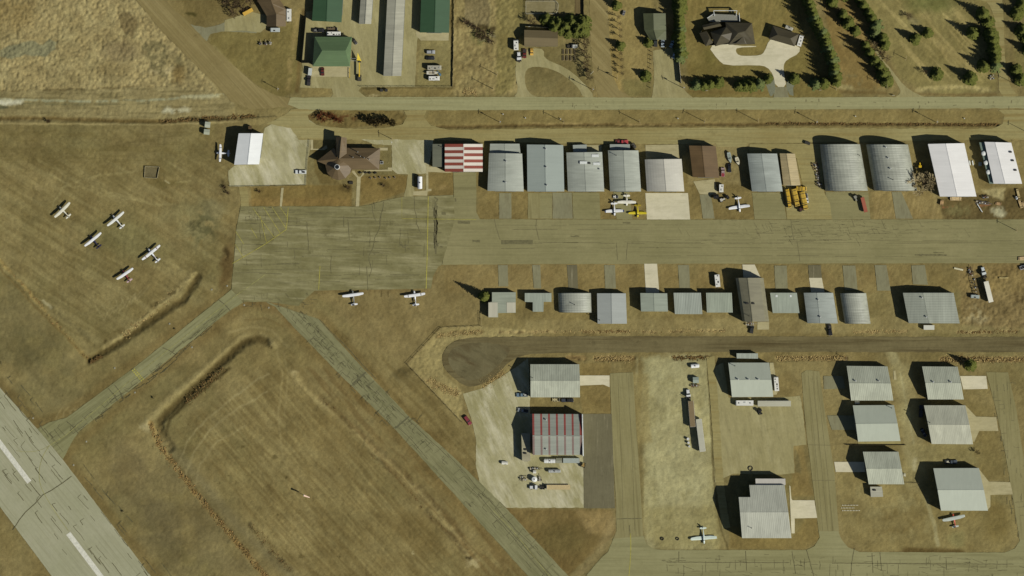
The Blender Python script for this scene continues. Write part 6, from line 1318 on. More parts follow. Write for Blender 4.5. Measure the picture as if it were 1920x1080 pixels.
stack('second long timber stack leaning toward the east edge of the picture', 1913, 382, -72, 4.8, 1.3, 1.0, (178, 152, 104), n=3)
stack('timber stack cut by the east edge of the picture', 1919, 384, -72, 3.2, 1.2, 1.0, (168, 142, 98), n=3)
stack('orange brown planks at the east end of the row of scrap implements', 1872, 382, -8, 3.0, 1.5, .6, (170, 136, 92), n=4)
implement('row of grey scrap machinery on the dark soil south of the two eastern white hangars', 1842, 380, -8, 7.5, 1.2, (120, 112, 108), 6)
implement('small dark scrap machinery north of the row of scrap', 1847, 369, 5, 3.6, 1.2, (44, 38, 32), 7)
tank('small white tank near the eastern timber stacks', 1905.5, 371, -60, 1.2, .6, (190, 190, 184), z=.2)
m_ = MB(); t_ = thing('metal_chute', 'long white metal chute lying slantwise by the scrap machinery', 'chute', 1837, 390, -58); m_.box((0, 0, .5), (5.2, .5, .35), 0, 0, (1, .6)); m_.build('trough', M_TRIM, t_); m_ = MB(); m_.box((1.8, 0, .2), (.2, .8, .5)); m_.box((-1.8, 0, .2), (.2, .8, .5)); m_.build('stand', M_DARK, t_)
for i, (x, lab) in enumerate(((1818.5, 'white plank, western of two lying side by side in the shade between the white hangars'), (1824, 'white plank, eastern of two lying side by side in the shade between the white hangars'))):
    t_ = thing('plank', lab, 'plank', x, 305.5, -80); m_ = MB(); m_.box((0, 0, .5), (2.4, .6, .2), 0, 0, (.98, .9)); m_.build('board', M_TRIM, t_); m_ = MB(); m_.box((.8, 0, .2), (.15, .5, .4)); m_.box((-.8, 0, .2), (.15, .5, .4)); m_.build('trestle', M_DARK, t_)
box_shed('small blue grey box between the two white hangars', 1837.5, 307.5, 0, 1.5, 1.8, 1.2, (120, 130, 134), 'storage_box', 'box')
camper('white camper trailer on the lawn west of the tall dark olive hangar', 1345, 526.5, -84, 6.6, 2.6, 3.0, nv=4, seed=13)
implement('scrap machinery heaped behind the tall dark olive hangar', 1406, 607, 0, 4.6, 1.6, (150, 142, 120), 8)
pickup('dark pickup truck behind the tall dark olive hangar', 1409.5, 618, 80, (46, 48, 46), 4.0)
pickup('black pickup truck south of the grey bowed hangar near the dark lane', 1556, 618.5, -82, (30, 29, 30), 5.9, load=(70, 66, 58))
semitrailer('short white box trailer behind the widest ribbed hangar', 1741.5, 614, 0, 5.6, 2.4, 2.6, c=(190, 190, 178), name='cargo_trailer', z0=.6)
tractor_unit('white lorry tractor unit coupled to the long white trailer on the eastern lot', 1844.5, 512, 104, (196, 198, 190), 6.6)
semitrailer('long white trailer behind the lorry on the eastern lot', 1853, 547, 104, 11.2, 2.5, 3.8, c=(202, 198, 180), roof=(206, 202, 184))
implement('long dark lattice frame trailer west of the white lorry', 1826, 532, 104, 11, 2.2, (86, 76, 58), 9, name='lattice_trailer', cat='trailer')
implement('dark machine with pale boom west of the white lorry', 1820, 508, 100, 3.6, 2.0, (60, 52, 42), 10)
m_ = MB(); t_ = thing('pipe_bundle', 'pale pipe bundle lying on the grass west of the dark machine', 'pipes', 1797.5, 504.5, -12)
for i in range(3): m_.cyl((-2.4, -.3 + i * .3, .3), (2.4, -.3 + i * .3, .3), .17, .17, 7)
m_.build('pipes', mat('pale_pipe', (200, 192, 156), .6), t_); m_ = MB(); m_.box((-1, 0, .1), (.2, 1.2, .2)); m_.box((1, 0, .1), (.2, 1.2, .2)); m_.build('bearer', M_WOOD, t_)
camper('grey trailer across the south end of the lattice trailer', 1827.5, 556, 176, 4.8, 1.8, 2.2, c=(150, 156, 146), nv=1, seed=14)
m_ = MB(); t_ = thing('timber_beam', 'cream timber beam on the rough grass east of the white lorry', 'beam', 1882, 521, 0); m_.box((0, 0, .25), (4.8, .5, .4)); m_.box((1.2, .1, .5), (2, .3, .2), 0, .05); m_.build('beam', mat('cream_timber', (176, 158, 104), .9), t_)
pickup('white and black pickup cut by the east edge of the picture', 1921, 500, 20, (190, 190, 188), 5.0)
stack('light planks on the taxilane edge at the east edge of the picture', 1917, 484.5, 4, 4.4, 1.8, .8, (186, 160, 116))
# yard of the red banded hangar
pickup('blue grey pickup truck west of the cream south slope hangar', 979, 740.5, 182, (100, 118, 128), 6.0, load=(160, 160, 150))
pickup('silver pickup truck north of the red banded hangar', 980.5, 769.5, 172, (130, 134, 132), 5.6)
semitrailer('small tan flat trailer south of the cream south slope hangar', 1042.5, 749.5, 0, 3.8, 1.9, 1.2, c=(164, 152, 112), flat=True, z0=.6, name='utility_trailer')
pickup('black pickup truck between the two hangars of the gravel yard', 1064, 750.5, 0, (28, 28, 30), 6.4, bed=(50, 54, 60))
tank('white ribbed tank along the south wall of the red banded hangar', 1030.5, 864, 0, 5.6, 1.2, (214, 212, 202), z=.3, ribs=6)
box_shed('small grey box shed between the white ribbed tank and the ribbed container', 1048, 863.5, 0, 3.0, 2.4, 2.2, (128, 128, 110))
container('grey ribbed container at the southeast corner of the red banded hangar', 1071, 863.5, 0, 8.6, 2.6, 2.6, (146, 152, 140))
tank('silver tank on skids south of the white ribbed tank', 1039.5, 883, 0, 6.0, .95, (156, 156, 148), 'tank_trailer', 'tank trailer', .5, ribs=3)
box_shed('low white propane locker southwest of the long grey box annex', 946.5, 868, -4, 3.0, 1.4, 1.3, (206, 204, 192), 'locker', 'locker')
box_shed('small white cabinet above the round white tank', 1002.5, 884.5, 0, 1.4, 1.4, 1.8, (200, 198, 188), 'cabinet', 'cabinet')
m_ = MB(); t_ = thing('round_tank', 'round white tank in the middle of the gravel yard', 'tank', 1002, 898.5, 0)
m_.rings([[(r_ * math.cos(i * math.pi / 8), r_ * math.sin(i * math.pi / 8), z_) for i in range(16)] for r_, z_ in ((1.5, .1), (1.5, 2.4), (1.35, 2.7), (.3, 3.0))]); m_.build('shell', paint('tank_white', (214, 212, 202)), t_)
m_ = MB(); m_.cyl((0, 0, 2.9), (0, 0, 3.15), .3, .3, 8); m_.build('hatch', M_DVENT, t_)
implement('open steel frame west of the round white tank', 982, 897, 0, 3.8, 2.4, (150, 138, 104), 11, name='steel_scaffold', cat='scaffold')
implement('dark steel frame standing east of the round white tank', 1012, 898, 90, 2.6, 1.4, (54, 48, 36), 12, name='steel_scaffold', cat='scaffold')
implement('dark steel rack north of the round white tank', 1003, 878.5, 0, 5.6, 1.0, (54, 48, 36), 13, name='steel_rack', cat='rack', wheel=False)
tractor_unit('white lorry tractor unit in front of the long flatbed in the gravel yard', 1008, 913.5, 180, L=8.6)
semitrailer('long flatbed with tan deck behind the white lorry in the gravel yard', 1047, 913.5, 180, 12.4, 2.5, 2, c=(176, 156, 112), flat=True)
car('car', 'maroon car parked slantwise at the west edge of the gravel yard', 877, 788, -54, (120, 50, 54), 5.4, 2.0, kind='suv')
farm_tractor('small tan loader by the dark asphalt pad', 1093.5, 872, 70, (150, 124, 70), 2.4)
# olive lot
tank('white plastic wrapped tank at the north end of the olive gravel lot', 1303, 686, 4, 4.0, 1.1, (220, 218, 208), z=.1)
box_shed('small grey shed south of the white wrapped tank', 1304.5, 712.5, 2, 2.8, 2.9, 2.4, (138, 146, 132), roofc=(140, 150, 138))
implement('dark rake frame south of the small grey shed', 1303, 723, 0, 4.0, 1.2, (70, 58, 36), 14)
tractor_unit('white lorry tractor unit at the north end of the brown topped trailer', 1290.5, 740, 97, L=5.6, sleeper=False)
semitrailer('long trailer with brown top and white side rail on the olive lot', 1297, 776, 95, 13.6, 2.9, 3.4, c=(120, 104, 76), roof=(120, 104, 76), side=(206, 204, 196))
semitrailer('long pale grey box trailer south of the brown topped one', 1313.5, 816, 97, 17.2, 3.1, 3.8, c=(170, 168, 150), roof=(170, 168, 150), side=(214, 212, 204))
for i, (x, y, lb) in enumerate(((1290, 823, 'white drum, northernmost of three beside the pale box trailer'), (1291, 830, 'white drum, middle of three beside the pale box trailer'), (1292.5, 837, 'white drum, southernmost of three beside the pale box trailer'))):
    t_ = thing('drum', lb, 'drum', x, y, 0, 'white drums beside the pale box trailer'); m_ = MB(); m_.cyl((0, 0, 0), (0, 0, 1.5), .7 - .1 * i, .7 - .1 * i, 10); m_.build('barrel', paint('drum_white', (206, 204, 196)), t_); m_ = MB(); m_.cyl((.2, 0, 1.5), (.2, 0, 1.6), .15, .15, 7); m_.build('cap', M_DVENT, t_)
camper('white motorhome at the east wall of the hangar with three ridge vents', 1455.5, 719.5, 94, 7.6, 2.4, 3.0, nv=5, name='motorhome', cat='motorhome', motor=True, seed=15)
camper('white camper trailer south of the hangar with three ridge vents', 1395.5, 755.5, 180, 9.4, 2.8, 3.0, nv=3, seed=16)
semitrailer('long low grey trailer east of the white camper on the gravel lot', 1451.5, 756.5, 0, 17.4, 2.9, 3.2, c=(168, 166, 148), roof=(170, 168, 148), side=(190, 188, 178))
farm_tractor('small black tractor alone on the gravel lot', 1425, 772, -70, (38, 36, 32), 3.4)
car('car', 'dark car in hangar shade west of the bright cream roofed hangar', 1727, 771, 85, (40, 38, 36), 6.4, 2.2, 1.8, kind='suv')
car('car', 'black car in deep shade southwest of the bright cream roofed hangar', 1731.5, 811, -62, (24, 23, 22), 4.8)
pickup('black and silver pickup truck north of the bluish grey hangar', 1783, 866, 0, (66, 72, 76), 6.4, load=(170, 164, 140))
box_shed('white cabinet in the gap between the two western hangars of the eastern block', 1607, 755, 0, 2.2, 1.2, 1.6, (206, 204, 190), 'cabinet', 'cabinet')
box_shed('tiny white box at the east wall of the smallest eastern hangar', 1696, 890.5, -5, .9, 1.4, 1.0, (190, 186, 160), 'locker', 'locker')
box_shed('small white shed, northern of two near the rough ditch in the northwest', 389.5, 234, -6, 2.6, 2.8, 2.6, (168, 172, 152))
box_shed('small white shed, southern of two near the rough ditch in the northwest', 388, 247.5, -6, 2.8, 2.6, 2.2, (160, 164, 142))
box_shed('brown hut north of the white and grey gabled hangar', 469, 241, 0, 1.6, 2.4, 2.2, (92, 76, 50), 'hut', 'hut')
for x, lb in ((715.5, 'white bin, western of two at the storage compound fence'), (724.5, 'white bin, eastern of two at the storage compound fence')):
    t_ = thing('bin', lb, 'bin', x, 169.5, 0, 'bins at the storage compound fence'); m_ = MB(); m_.box((0, 0, .8), (1.3, 1.3, 1.6), 0, 0, (1.1, 1.1)); m_.build('tub', M_TRIM, t_); m_ = MB(); m_.box((0, 0, 1.65), (1.45, 1.45, .1)); m_.build('lid', M_DVENT, t_)
# yellow crane beside the shop
t_ = thing('mobile_crane', 'yellow crane with triangular jib and long boom beside the sage green roofed shop', 'crane', 674, 128, 90)
m_ = MB(); m_.box((-5.2, 0, .9), (3.2, 1.9, 1.0)); m_.build('base', mat('crane_base', (60, 56, 44), .8), t_)
m_ = MB(); m_.box((0, 0, 2.2), (9.2, .6, .6)); m_.build('boom', mat('crane_yellow', (196, 162, 40), .6), t_)
m_ = MB(); m_.add([(3.6, -1.1, 2.4), (3.6, 1.3, 2.4), (8.2, .9, 2.9), (3.6, -1.1, 2.6), (3.6, 1.3, 2.6), (8.2, .9, 3.1)], [(0, 2, 1), (3, 4, 5), (0, 1, 4, 3), (1, 2, 5, 4), (2, 0, 3, 5)]); m_.build('jib', mat('crane_yellow_light', (216, 188, 60), .6), t_)
m_ = MB(); m_.box((3.3, 0, 2.9), (.7, 1.8, .9)); m_.build('winch', M_DARK, t_); wheels(t_, [(-6, .9), (-6, -.9), (-4.2, .9), (-4.2, -.9)], .5, .35)
t_ = thing('pipe_rail', 'yellow pipe rail at the southeast corner of the shop', 'rail', 655.5, 137, 90); m_ = MB(); m_.cyl((-2.6, 0, .9), (2.6, 0, .9), .14, .14, 6); m_.build('pipe', mat('crane_yellow', (196, 162, 40), .6), t_); m_ = MB()
for X in (-2.4, 0, 2.4): m_.cyl((X, 0, 0), (X, 0, .9), .1, .1, 6)
m_.build('posts', M_DARK, t_)
t_ = thing('gantry', 'grey double pipe gantry between the shop and the yellow crane', 'gantry', 665, 112, 0); m_ = MB()
for Y in (-.6, .6): m_.cyl((-2.4, Y, 2.4), (2.4, Y, 2.4), .1, .1, 6)
m_.build('pipes', M_VENT, t_); m_ = MB(); m_.cyl((2.3, 0, 0), (2.3, 0, 2.4), .14, .14, 6); m_.build('post', M_DARK, t_)
# ------------------------------------------------------------------ trees
rt = random.Random(5)
M_BARK = mat('bark', (92, 76, 52), .95)
def leafmat(name, c1, c2):
    m, t, p = base_mat(name); f = ramp(t, noise(t, coords(t), 1.2, 3, .7), .3, .7)
    t.links.new(mix(t, f, alb(c1), alb(c2)), p.inputs['Base Color']); p.inputs['Roughness'].default_value = .9; p.inputs['Specular IOR Level'].default_value = .1; return m
M_SPR = leafmat('spruce_needles', (66, 70, 30), (106, 108, 48)); M_SPB = leafmat('blue_spruce_needles', (76, 84, 46), (110, 116, 66)); M_TWIG = leafmat('bare_twigs', (112, 96, 66), (142, 126, 90)); M_TWD = leafmat('dark_twigs', (78, 62, 42), (104, 86, 60)); M_RED = leafmat('red_brown_twigs', (96, 44, 24), (120, 66, 38))
def spruce_mesh(seed, h=12.0, r=2.4):
    rr = random.Random(seed); mb = MB(); N = 20
    for i in range(N):
        t = i / (N - 1); z = .6 + (h - .9) * t; rad = r * (1 - t) ** .8 * rr.uniform(.8, 1.12) + .12; nb = max(4, int(11 * (1 - t) + 4))
        for k in range(nb):
            a = 2 * math.pi * (k + rr.random() * .8) / nb; L_ = rad * rr.uniform(.68, 1.15); dz = -L_ * .28
            ca, sa = math.cos(a), math.sin(a); w_ = .32 + L_ * .2
            for s in range(3):
                f0, f1 = s / 3, (s + 1) / 3 + .06; z0_, z1_ = z + dz * f0, z + dz * f1; wa = w_ * (1 - f0 * .5) * rr.uniform(.8, 1.2)
                x0, y0, x1, y1 = ca * L_ * f0, sa * L_ * f0, ca * L_ * f1, sa * L_ * f1
                for sg in (-1, 1): mb.add([(x0, y0, z0_ + .1), (x1, y1, z1_), (x0 + (x1 - x0) * .8 - sa * wa * sg, y0 + (y1 - y0) * .8 + ca * wa * sg, z0_ - .12 - rr.random() * .15)], [(0, 1, 2)])
    mb.cyl((0, 0, h - 1.2), (0, 0, h), .12, .02, 4)
    return mb
def tree_proto(name, crown, m, trunk_h, trunk_r, label):
    t = thing(name, label, 'tree', 3000, 3000)
    crown.build('crown', m, t); k = MB(); k.cyl((0, 0, 0), (0, 0, trunk_h), trunk_r, trunk_r * .3, 7); k.build('trunk', M_BARK, t); return t
SPR = [tree_proto('spruce_tree', spruce_mesh(s, 12, r_), m, 10, .22, 'x') for s, r_, m in ((1, 2.3, M_SPR), (2, 2.6, M_SPR), (3, 2.1, M_SPR), (4, 2.6, M_SPB), (5, 2.4, M_SPR))]
def bare_mesh(seed, h=8.0, spread=3.0, limbs=9, twigs=7, fine=.035):
    rr = random.Random(seed); mb = MB(); tr = MB(); tr.cyl((0, 0, 0), (0, 0, h * .35), .16 + h * .012, .12 + h * .008, 6)
    def grow(p, d, L_, r_, lev):
        q = p + d * L_; (tr if lev == 0 else mb).cyl(p, q, r_, r_ * .5, 3 if lev else 5)
        if lev >= 3: return
        for i in range(twigs if lev else 5):
            u = rr.uniform(.35, 1.0); nd = (d + Vector((rr.uniform(-1, 1), rr.uniform(-1, 1), rr.uniform(-.2, .8))) * .75).normalized()
            grow(p + d * L_ * u, nd, L_ * rr.uniform(.4, .62), max(fine, r_ * .45), lev + 1)
    for i in range(limbs):
        a = 2 * math.pi * (i + rr.random()) / limbs; el_ = rr.uniform(.5, 1.3)
        d = Vector((math.cos(a) * math.cos(el_), math.sin(a) * math.cos(el_), math.sin(el_))); grow(Vector((0, 0, h * rr.uniform(.15, .38))), d, spread * rr.uniform(.7, 1.1) * (1 if el_ < 1 else h / spread * .45), .1, 0)
    return mb, tr
def bare_proto(name, seed, h, spread, m, limbs=8, twigs=5, fine=.035, cat='tree'):
    mb, tr = bare_mesh(seed, h, spread, limbs, twigs, fine); t = thing(name, 'x', cat, 3000, 3000); mb.build('crown', m, t); tr.build('trunk', M_BARK, t); return t
BARE = [bare_proto('bare_tree', 11, 7, 2.6, M_TWIG), bare_proto('bare_tree', 12, 7, 2.6, M_TWD), bare_proto('bare_bush', 13, 2.6, 1.5, M_RED, 9, 4, .04, 'bush'), bare_proto('bare_bush', 14, 2.2, 1.3, M_TWD, 9, 4, .03, 'bush'), bare_proto('bare_tree', 15, 7, 3.0, leafmat('pale_twigs', (150, 134, 96), (172, 156, 116)), 12, 7, .045), bare_proto('bare_tree', 16, 5, 2.0, leafmat('black_twigs', (52, 44, 26), (76, 64, 38)), 12, 7, .06)]
used = set()
def plant(proto, x, y, h, label, group=None, base=12.0, wide=1.0):
    s = h / base; sc = (s * wide, s * wide, s); rz = rt.uniform(0, 360)
    if id(proto) not in used:
        used.add(id(proto)); p = W(x, y); proto.location = (p[0], p[1], 0); proto.rotation_euler = (0, 0, math.radians(rz)); proto.scale = sc; proto['label'] = label
        if group: proto['group'] = group
        return proto
    return dup(proto, x, y, rz, label, group, sc)
def sp(x, y, h, label, group=None, wide=None, k=None): return plant(SPR[rt.randrange(5) if k is None else k], x, y, h * rt.uniform(.94, 1.06), label, group, 12, 1.22 * (wide or 1.0) * min(1.5, max(.8, 12.5 / h)) * rt.uniform(.95, 1.1))
def row(pts, step, h, label, group, jit=1.2, wide=1.0):
    for (x0, y0), (x1, y1) in zip(pts[:-1], pts[1:]):
        L_ = math.dist((x0, y0), (x1, y1)); n = max(1, round(L_ / step))
        for i in range(n):
            t = (i + .5) / n; sp(x0 + (x1 - x0) * t + rt.uniform(-jit, jit), y0 + (y1 - y0) * t + rt.uniform(-jit, jit), h * rt.uniform(.85, 1.12), label, group, wide)
row([(1272, -24), (1274, 60), (1276, 112)], 7.5, 11.5, 'tall spruce in the dense hedge west of the large dark roofed house', 'spruces of the hedge west of the large dark roofed house', 2)
row([(1503, -30), (1513, 0), (1528, 38), (1548, 80), (1562, 118), (1568, 158)], 8, 15, 'tall spruce in the dense slanting row east of the detached dark garage', 'spruces of the slanting row east of the garage', 1.6)
g_ = 'spruces of the double row beside the short slanting gravel drive'
for x, y, h in ((1610, -4, 13), (1618, 10, 14), (1628, 24, 14), (1634, 34, 13), (1642, 48, 14), (1640, 62, 9), (1654, 74, 10), (1659, 84, 11)): sp(x, y, h, 'spruce in the eastern line of the double row above the slanting drive', g_, 1.0)
for x, y, h in ((1580, 28, 13), (1590, 44, 13), (1604, 58, 9), (1622, 86, 15), (1630, 98, 16), (1640, 114, 15), (1650, 124, 13), (1655, 140, 12), (1662, 152, 12), (1560, 4, 12), (1585, -6, 12)): sp(x, y, h, 'spruce in the western line of the double row above the slanting drive', g_, 1.0)
g_ = 'spruces of the frontage row before the large dark roofed house'
for x, y, h, lb in ((1306, 159, 9, 'third spruce from the west in the frontage row, near the white solid fence'), (1320, 160, 9, 'spruce in the western clump of the frontage row'), (1332, 158, 9, 'spruce in the western clump of the frontage row'), (1347, 155, 8, 'easternmost spruce of the western clump of the frontage row'),
    (1387, 161, 9, 'westernmost spruce of the middle clump of the frontage row'), (1398, 161, 9, 'spruce inside the middle clump of the frontage row'), (1409, 160, 9, 'spruce inside the middle clump of the frontage row'), (1424, 158, 9, 'easternmost spruce of the middle clump of the frontage row'),
    (1441, 148, 9, 'spruce at the west kerb of the white driveway mouth'), (1489, 148, 9.5, 'spruce at the east kerb of the white driveway mouth'), (1530, 157, 10, 'spruce at the foot of the slanting row, western of two'), (1545, 156, 11, 'spruce at the foot of the slanting row, eastern of two')): sp(x, y, h, lb, g_)
for x, y, h, lb in ((1716, 73, 10, 'lone round spruce on the striped lawn, western of two'), (1739, 62, 9, 'lone round spruce on the striped lawn, eastern of two'), (1843, 27, 15, 'tall spruce at the north bend of the gravel lane'), (1852, 42, 10, 'smaller spruce just south of the tall one at the north bend of the lane'),
    (1824, 63, 14, 'large spruce west of the spruce line along the lane'), (1845, 124, 14, 'spruce southwest of the spruce line along the lane'), (1820, 146, 13, 'lone spruce near the road west of the gravel lane'), (1757, 140, 8, 'low thin spruce near the pale bank by the road'),
    (1906, 25, 10, 'spruce east of the gravel lane, second from the north'), (1916, 8, 10, 'spruce east of the gravel lane, northernmost'), (1917, 58, 10, 'spruce east of the gravel lane, third from the north'), (1926, 70, 10, 'spruce east of the gravel lane, fourth from the north'), (1930, 95, 12, 'spruce east of the gravel lane, fifth from the north'), (1904, 132, 9, 'spruce by the lane mouth, northern of two'), (1914, 148, 10, 'spruce by the lane mouth, southern of two')): sp(x, y, h, lb, 'single spruces on the eastern lawns', 1.05, k=(1 if x > 1740 else 0))
row([(1856, 60), (1864, 90), (1868, 130)], 11, 13, 'spruce in the short dense line on the west edge of the gravel lane', 'spruces of the line along the gravel lane', 1.5, 1.1)
for x, y, h, lb, g2 in ((1216, 80, 6.5, 'small spruce on the lawn north of the post fence, northern of two', None), (1211, 142, 7, 'small spruce on the lawn west of the post fence, southern of two', None), (1163, 86, 7.5, 'scraggy spruce beside the dirt road', None), (1156, 10, 9, 'spruce at the top edge beside the dirt road', None), (908, 556, 15, 'lone tall spruce beside the stepped grey workshop', None), (1820, 685, 11.5, 'lone spruce on the weedy ditch south of the dark lane', None)): sp(x, y, h, lb, g2)
for x, y, lb in ((691, 227, 'dark leafless bushy tree in the median, westernmost of four'), (704, 229, 'dark leafless bushy tree in the median, second of four from the west'), (718, 228, 'dark leafless bushy tree in the median, third of four from the west'), (733, 230, 'dark leafless bushy tree in the median, easternmost of four')): plant(BARE[5], x, y, 5.5, lb, 'dark bushy trees in the median', 5, 1)
for i, (x, y, h) in enumerate(((1040, 52, 9), (1048, 44, 9), (1060, 50, 10), (1072, 42, 10), (1084, 52, 11), (1093, 44, 10), (1092, 58, 10), (1066, 60, 8), (1080, 61, 8), (1052, 56, 7), (1036, 42, 8), (1024, 36, 8))): plant(SPR[1], x, y, h, 'dense dark tree in the thicket over the taupe roofed house', 'trees of the thicket over the taupe roofed house', 12, 1.9)
for i, (x, y, h) in enumerate(((1096, 72, 6), (1098, 84, 7), (1097, 96, 7), (1100, 108, 7), (1100, 122, 7), (1102, 134, 6), (1104, 146, 6))): plant(BARE[1], x, y, h, 'dark leafless tree in the line east of the garden beds', 'leafless trees of the line east of the garden beds', 7, .9)
for i, (x, y) in enumerate(((1160, 32), (1162, 44), (1163, 56), (1163, 68), (1164, 100), (1165, 112), (1166, 126), (1167, 138))): plant(BARE[0], x, y, 6, 'thin leafless tree in the sparse line beside the dirt road', 'thin leafless trees of the line beside the dirt road', 7, .55)
for x, y, h, w_, k, lb in ((996, 40, 7, 1.0, 1, 'leafless tree at the northwest corner of the taupe roofed house'), (1733, 342, 11, 1.35, 4, 'wide leafless tree between the second arch hangar and the big white hangar'), (1703, 30, 5, .9, 1, 'small leafless tree on the striped lawn'), (1735, 135, 5, .8, 1, 'leafless bush shaped tree near the pale bank'), (1832, 848, 4.5, .9, 1, 'leafless sapling south of the bright cream roofed hangar'), (1652, 98, 5, 1.1, 1, 'leafless tree above the short slanting gravel drive'), (1664, 110, 5, 1.1, 0, 'pale leafless tree at the top of the short slanting drive'), (1640, 84, 5, 1.1, 0, 'pale leafless tree between the double spruce rows')):
    plant(BARE[k], x, y, h, lb, None, 7, w_)
for i, (x, y) in enumerate(((425, 4), (436, 14), (446, 4), (456, 16), (412, -6), (470, 2), (482, -6), (440, 26), (452, -12))): plant(BARE[1], x, y, 5.5, 'dark leafless tree in the brush west of the brown roofed house', 'leafless trees of the brush west of the brown roofed house', 7, 1.3)
for i, (x, y) in enumerate(((598, 219), (606, 224), (612, 217), (622, 218), (630, 225), (638, 227), (603, 214))): plant(BARE[2], x, y, 2.6, 'reddish brown leafless bush at the west end of the median', 'reddish bushes in the median', 2.6, 1.1)
for i, (x, y) in enumerate(((874, 42), (885, 48), (896, 54), (906, 60), (914, 70), (922, 62), (922, 78), (904, 72), (895, 64))): plant(BARE[3], x, y, 2.8, 'dark leafless bush on the overgrown lot east of the storage compound', 'bushes on the overgrown lot', 2.6, 1.5)
for x, y, lb in ((652, 352, 'small dark shrub on the lawn west of the long sidewalk'), (719, 348, 'small dark shrub on the lawn below the flower pots'), (486, 359, 'low dark shrub near the west end of the terminal lawn'), (421, 352, 'bare bush at the southwest corner of the gravel yard'), (427, 362, 'bare bush below the gravel yard corner'), (387, 227, 'bare bush north of the two small white sheds'), (91, 227, 'single dark bush in the ditch of the far northwest')): plant(BARE[3], x, y, 2.2, lb, None, 2.6, 1.2)
# ------------------------------------------------------------------ poles, fences, small yard things
def pole_proto(h=11.0, arms=True, lamp=False, trafo=False):
    t = thing('utility_pole', 'x', 'utility pole', 3000, 3000); m = MB(); m.cyl((0, 0, 0), (0, 0, h), .17, .11, 8); m.build('mast', M_WOOD, t)
    m = MB(); m.box((0, 0, h - .6), (.14, 2.4, .16)); m.build('crossarm', M_WOOD, t)
    for y in (-1.1, -.4, .4, 1.1): m = MB(); m.cyl((0, y, h - .52), (0, y, h - .2), .06, .04, 6); m.build('insulator', M_TRIM, t)
    if trafo: m = MB(); m.cyl((.35, 0, h - 2.4), (.35, 0, h - 1.3), .32, .32, 9); m.build('transformer', M_VENT, t)
    if lamp: m = MB(); m.cyl((0, 0, h - 1.2), (0, -1.6, h - .8), .05, .05, 5); m.build('lamp_arm', M_VENT, t); m = MB(); m.box((0, -1.8, h - .8), (.25, .6, .15)); m.build('lamp_head', M_TRIM, t)
    return t
P0, P1, P2 = pole_proto(), pole_proto(11, True, False, True), pole_proto(9, True, True)
pu = set()
for k, (x, y, pr, h, lb) in enumerate(((937, 229, P1, 1, 'utility pole with transformer at the west of the long verge'), (1057, 229, P0, .95, 'plain utility pole on the long verge, opposite the looped drive'), (1199, 229, P0, .95, 'utility pole on the verge opposite the dirt strip and post fence'), (1321, 228, P0, 1, 'utility pole on the verge opposite the western frontage spruces'),
    (1421, 227.5, P0, 1, 'utility pole on the verge west of the white driveway mouth'), (1530, 229, P1, 1, 'utility pole with transformer east of the white driveway mouth'), (1755, 229, P1, 1.1, 'utility pole with pale top fittings near the east end of the verge'), (1930, 250, P0, 1, 'utility pole beyond the east end of the verge'),
    (932, 140, P0, .8, 'utility pole on the overgrown lot, northern of two'), (925, 167, P0, 1, 'utility pole on the overgrown lot, southern of two near the road'), (1111, 168, P1, 1.1, 'utility pole with heavy fittings at the mouth of the looped drive'), (1281, 165, P1, 1, 'utility pole at the foot of the white solid fence'), (1157, 147, P0, .9, 'utility pole beside the dirt road'),
    (1567, 167, P0, .9, 'utility pole at the foot of the slanting spruce row'), (1662, 163, P0, .9, 'utility pole beside the mouth of the short slanting drive'), (1698, 110, P0, .55, 'short pole east of the leafless trees above the slanting drive'), (1912, 162, P0, 1, 'utility pole east of the gravel lane mouth'), (521, 167, P1, .75, 'pole with thick head near the road bend in the northwest'),
    (735, 261, P2, .8, 'lamp pole on the small island east of the terminal'), (1905, 432, P0, .9, 'thin pole beside the taxilane at the east edge'), (1586, 672, P0, .45, 'short pole at the corner of the ditch north of the eastern block'))):
    if id(pr) not in pu:
        pu.add(id(pr)); p = W(x, y); pr.location = (p[0], p[1], 0); pr['label'] = lb; pr['group'] = 'utility poles'; pr.scale = (1, 1, h)
    else: dup(pr, x, y, rt.uniform(-15, 15), lb, 'utility poles', (1, 1, h))
def fence(label, pts, h=1.8, step=3.0, solid=False, c=None, name='fence', rail=.06, post=.06, mm=None):
    q = [Vector((*W(x, y), 0)) for x, y in pts]; root = thing(name, label, 'fence'); root.location = q[0]; o = q[0]; m = mm or (mat('fence_metal', c or (140, 132, 100), .8))
    n = 0; panels = MB(); rails = MB()
    for a, b in zip(q[:-1], q[1:]):
        d = b - a; L_ = d.length; k = max(1, round(L_ / step)); ang = math.atan2(d.y, d.x); mid = (a + b) / 2 - o
        if solid: panels.box((mid.x, mid.y, h / 2), (L_, .08, h - .1), 0, ang)
        else:
            for z in (h, h * .5): rails.box((mid.x, mid.y, z), (L_, rail, rail), 0, ang)
        for i in range(k + 1):
            if n >= 95: break
            p = a + d * (i / k) - o; mb = MB(); mb.cyl((p.x, p.y, 0), (p.x, p.y, h + .15), post, post, 5); mb.build('post', m, root); n += 1
    if solid: panels.build('panel', m, root)
    else: rails.build('rail', m, root)
    return root
fence('wire fence bending round the end of the dark lane beside the diagonal taxiway', [(902, 585), (903, 612), (828, 615), (765, 683), (868, 792)], 1.6, 4, rail=.1, post=.1, c=(150, 134, 90))
fence('tall solid dark fence west of the sage green roofed shop', [(574, 32), (566, 118), (584, 118)], 3.0, 5, True, c=(60, 54, 40))
fence('fence along the east side of the storage compound', [(852, -20), (851, 60), (849, 163)], 1.2, 5, True, c=(150, 140, 104))
fence('low wire fence along the south side of the storage compound', [(676, 163), (848, 163)], 1.6, 4, c=(130, 120, 84), rail=.1)
fence('solid white fence at the west edge of the large house lawn', [(1272, 106), (1277, 156)], 3.0, 4, True, c=(190, 184, 166))
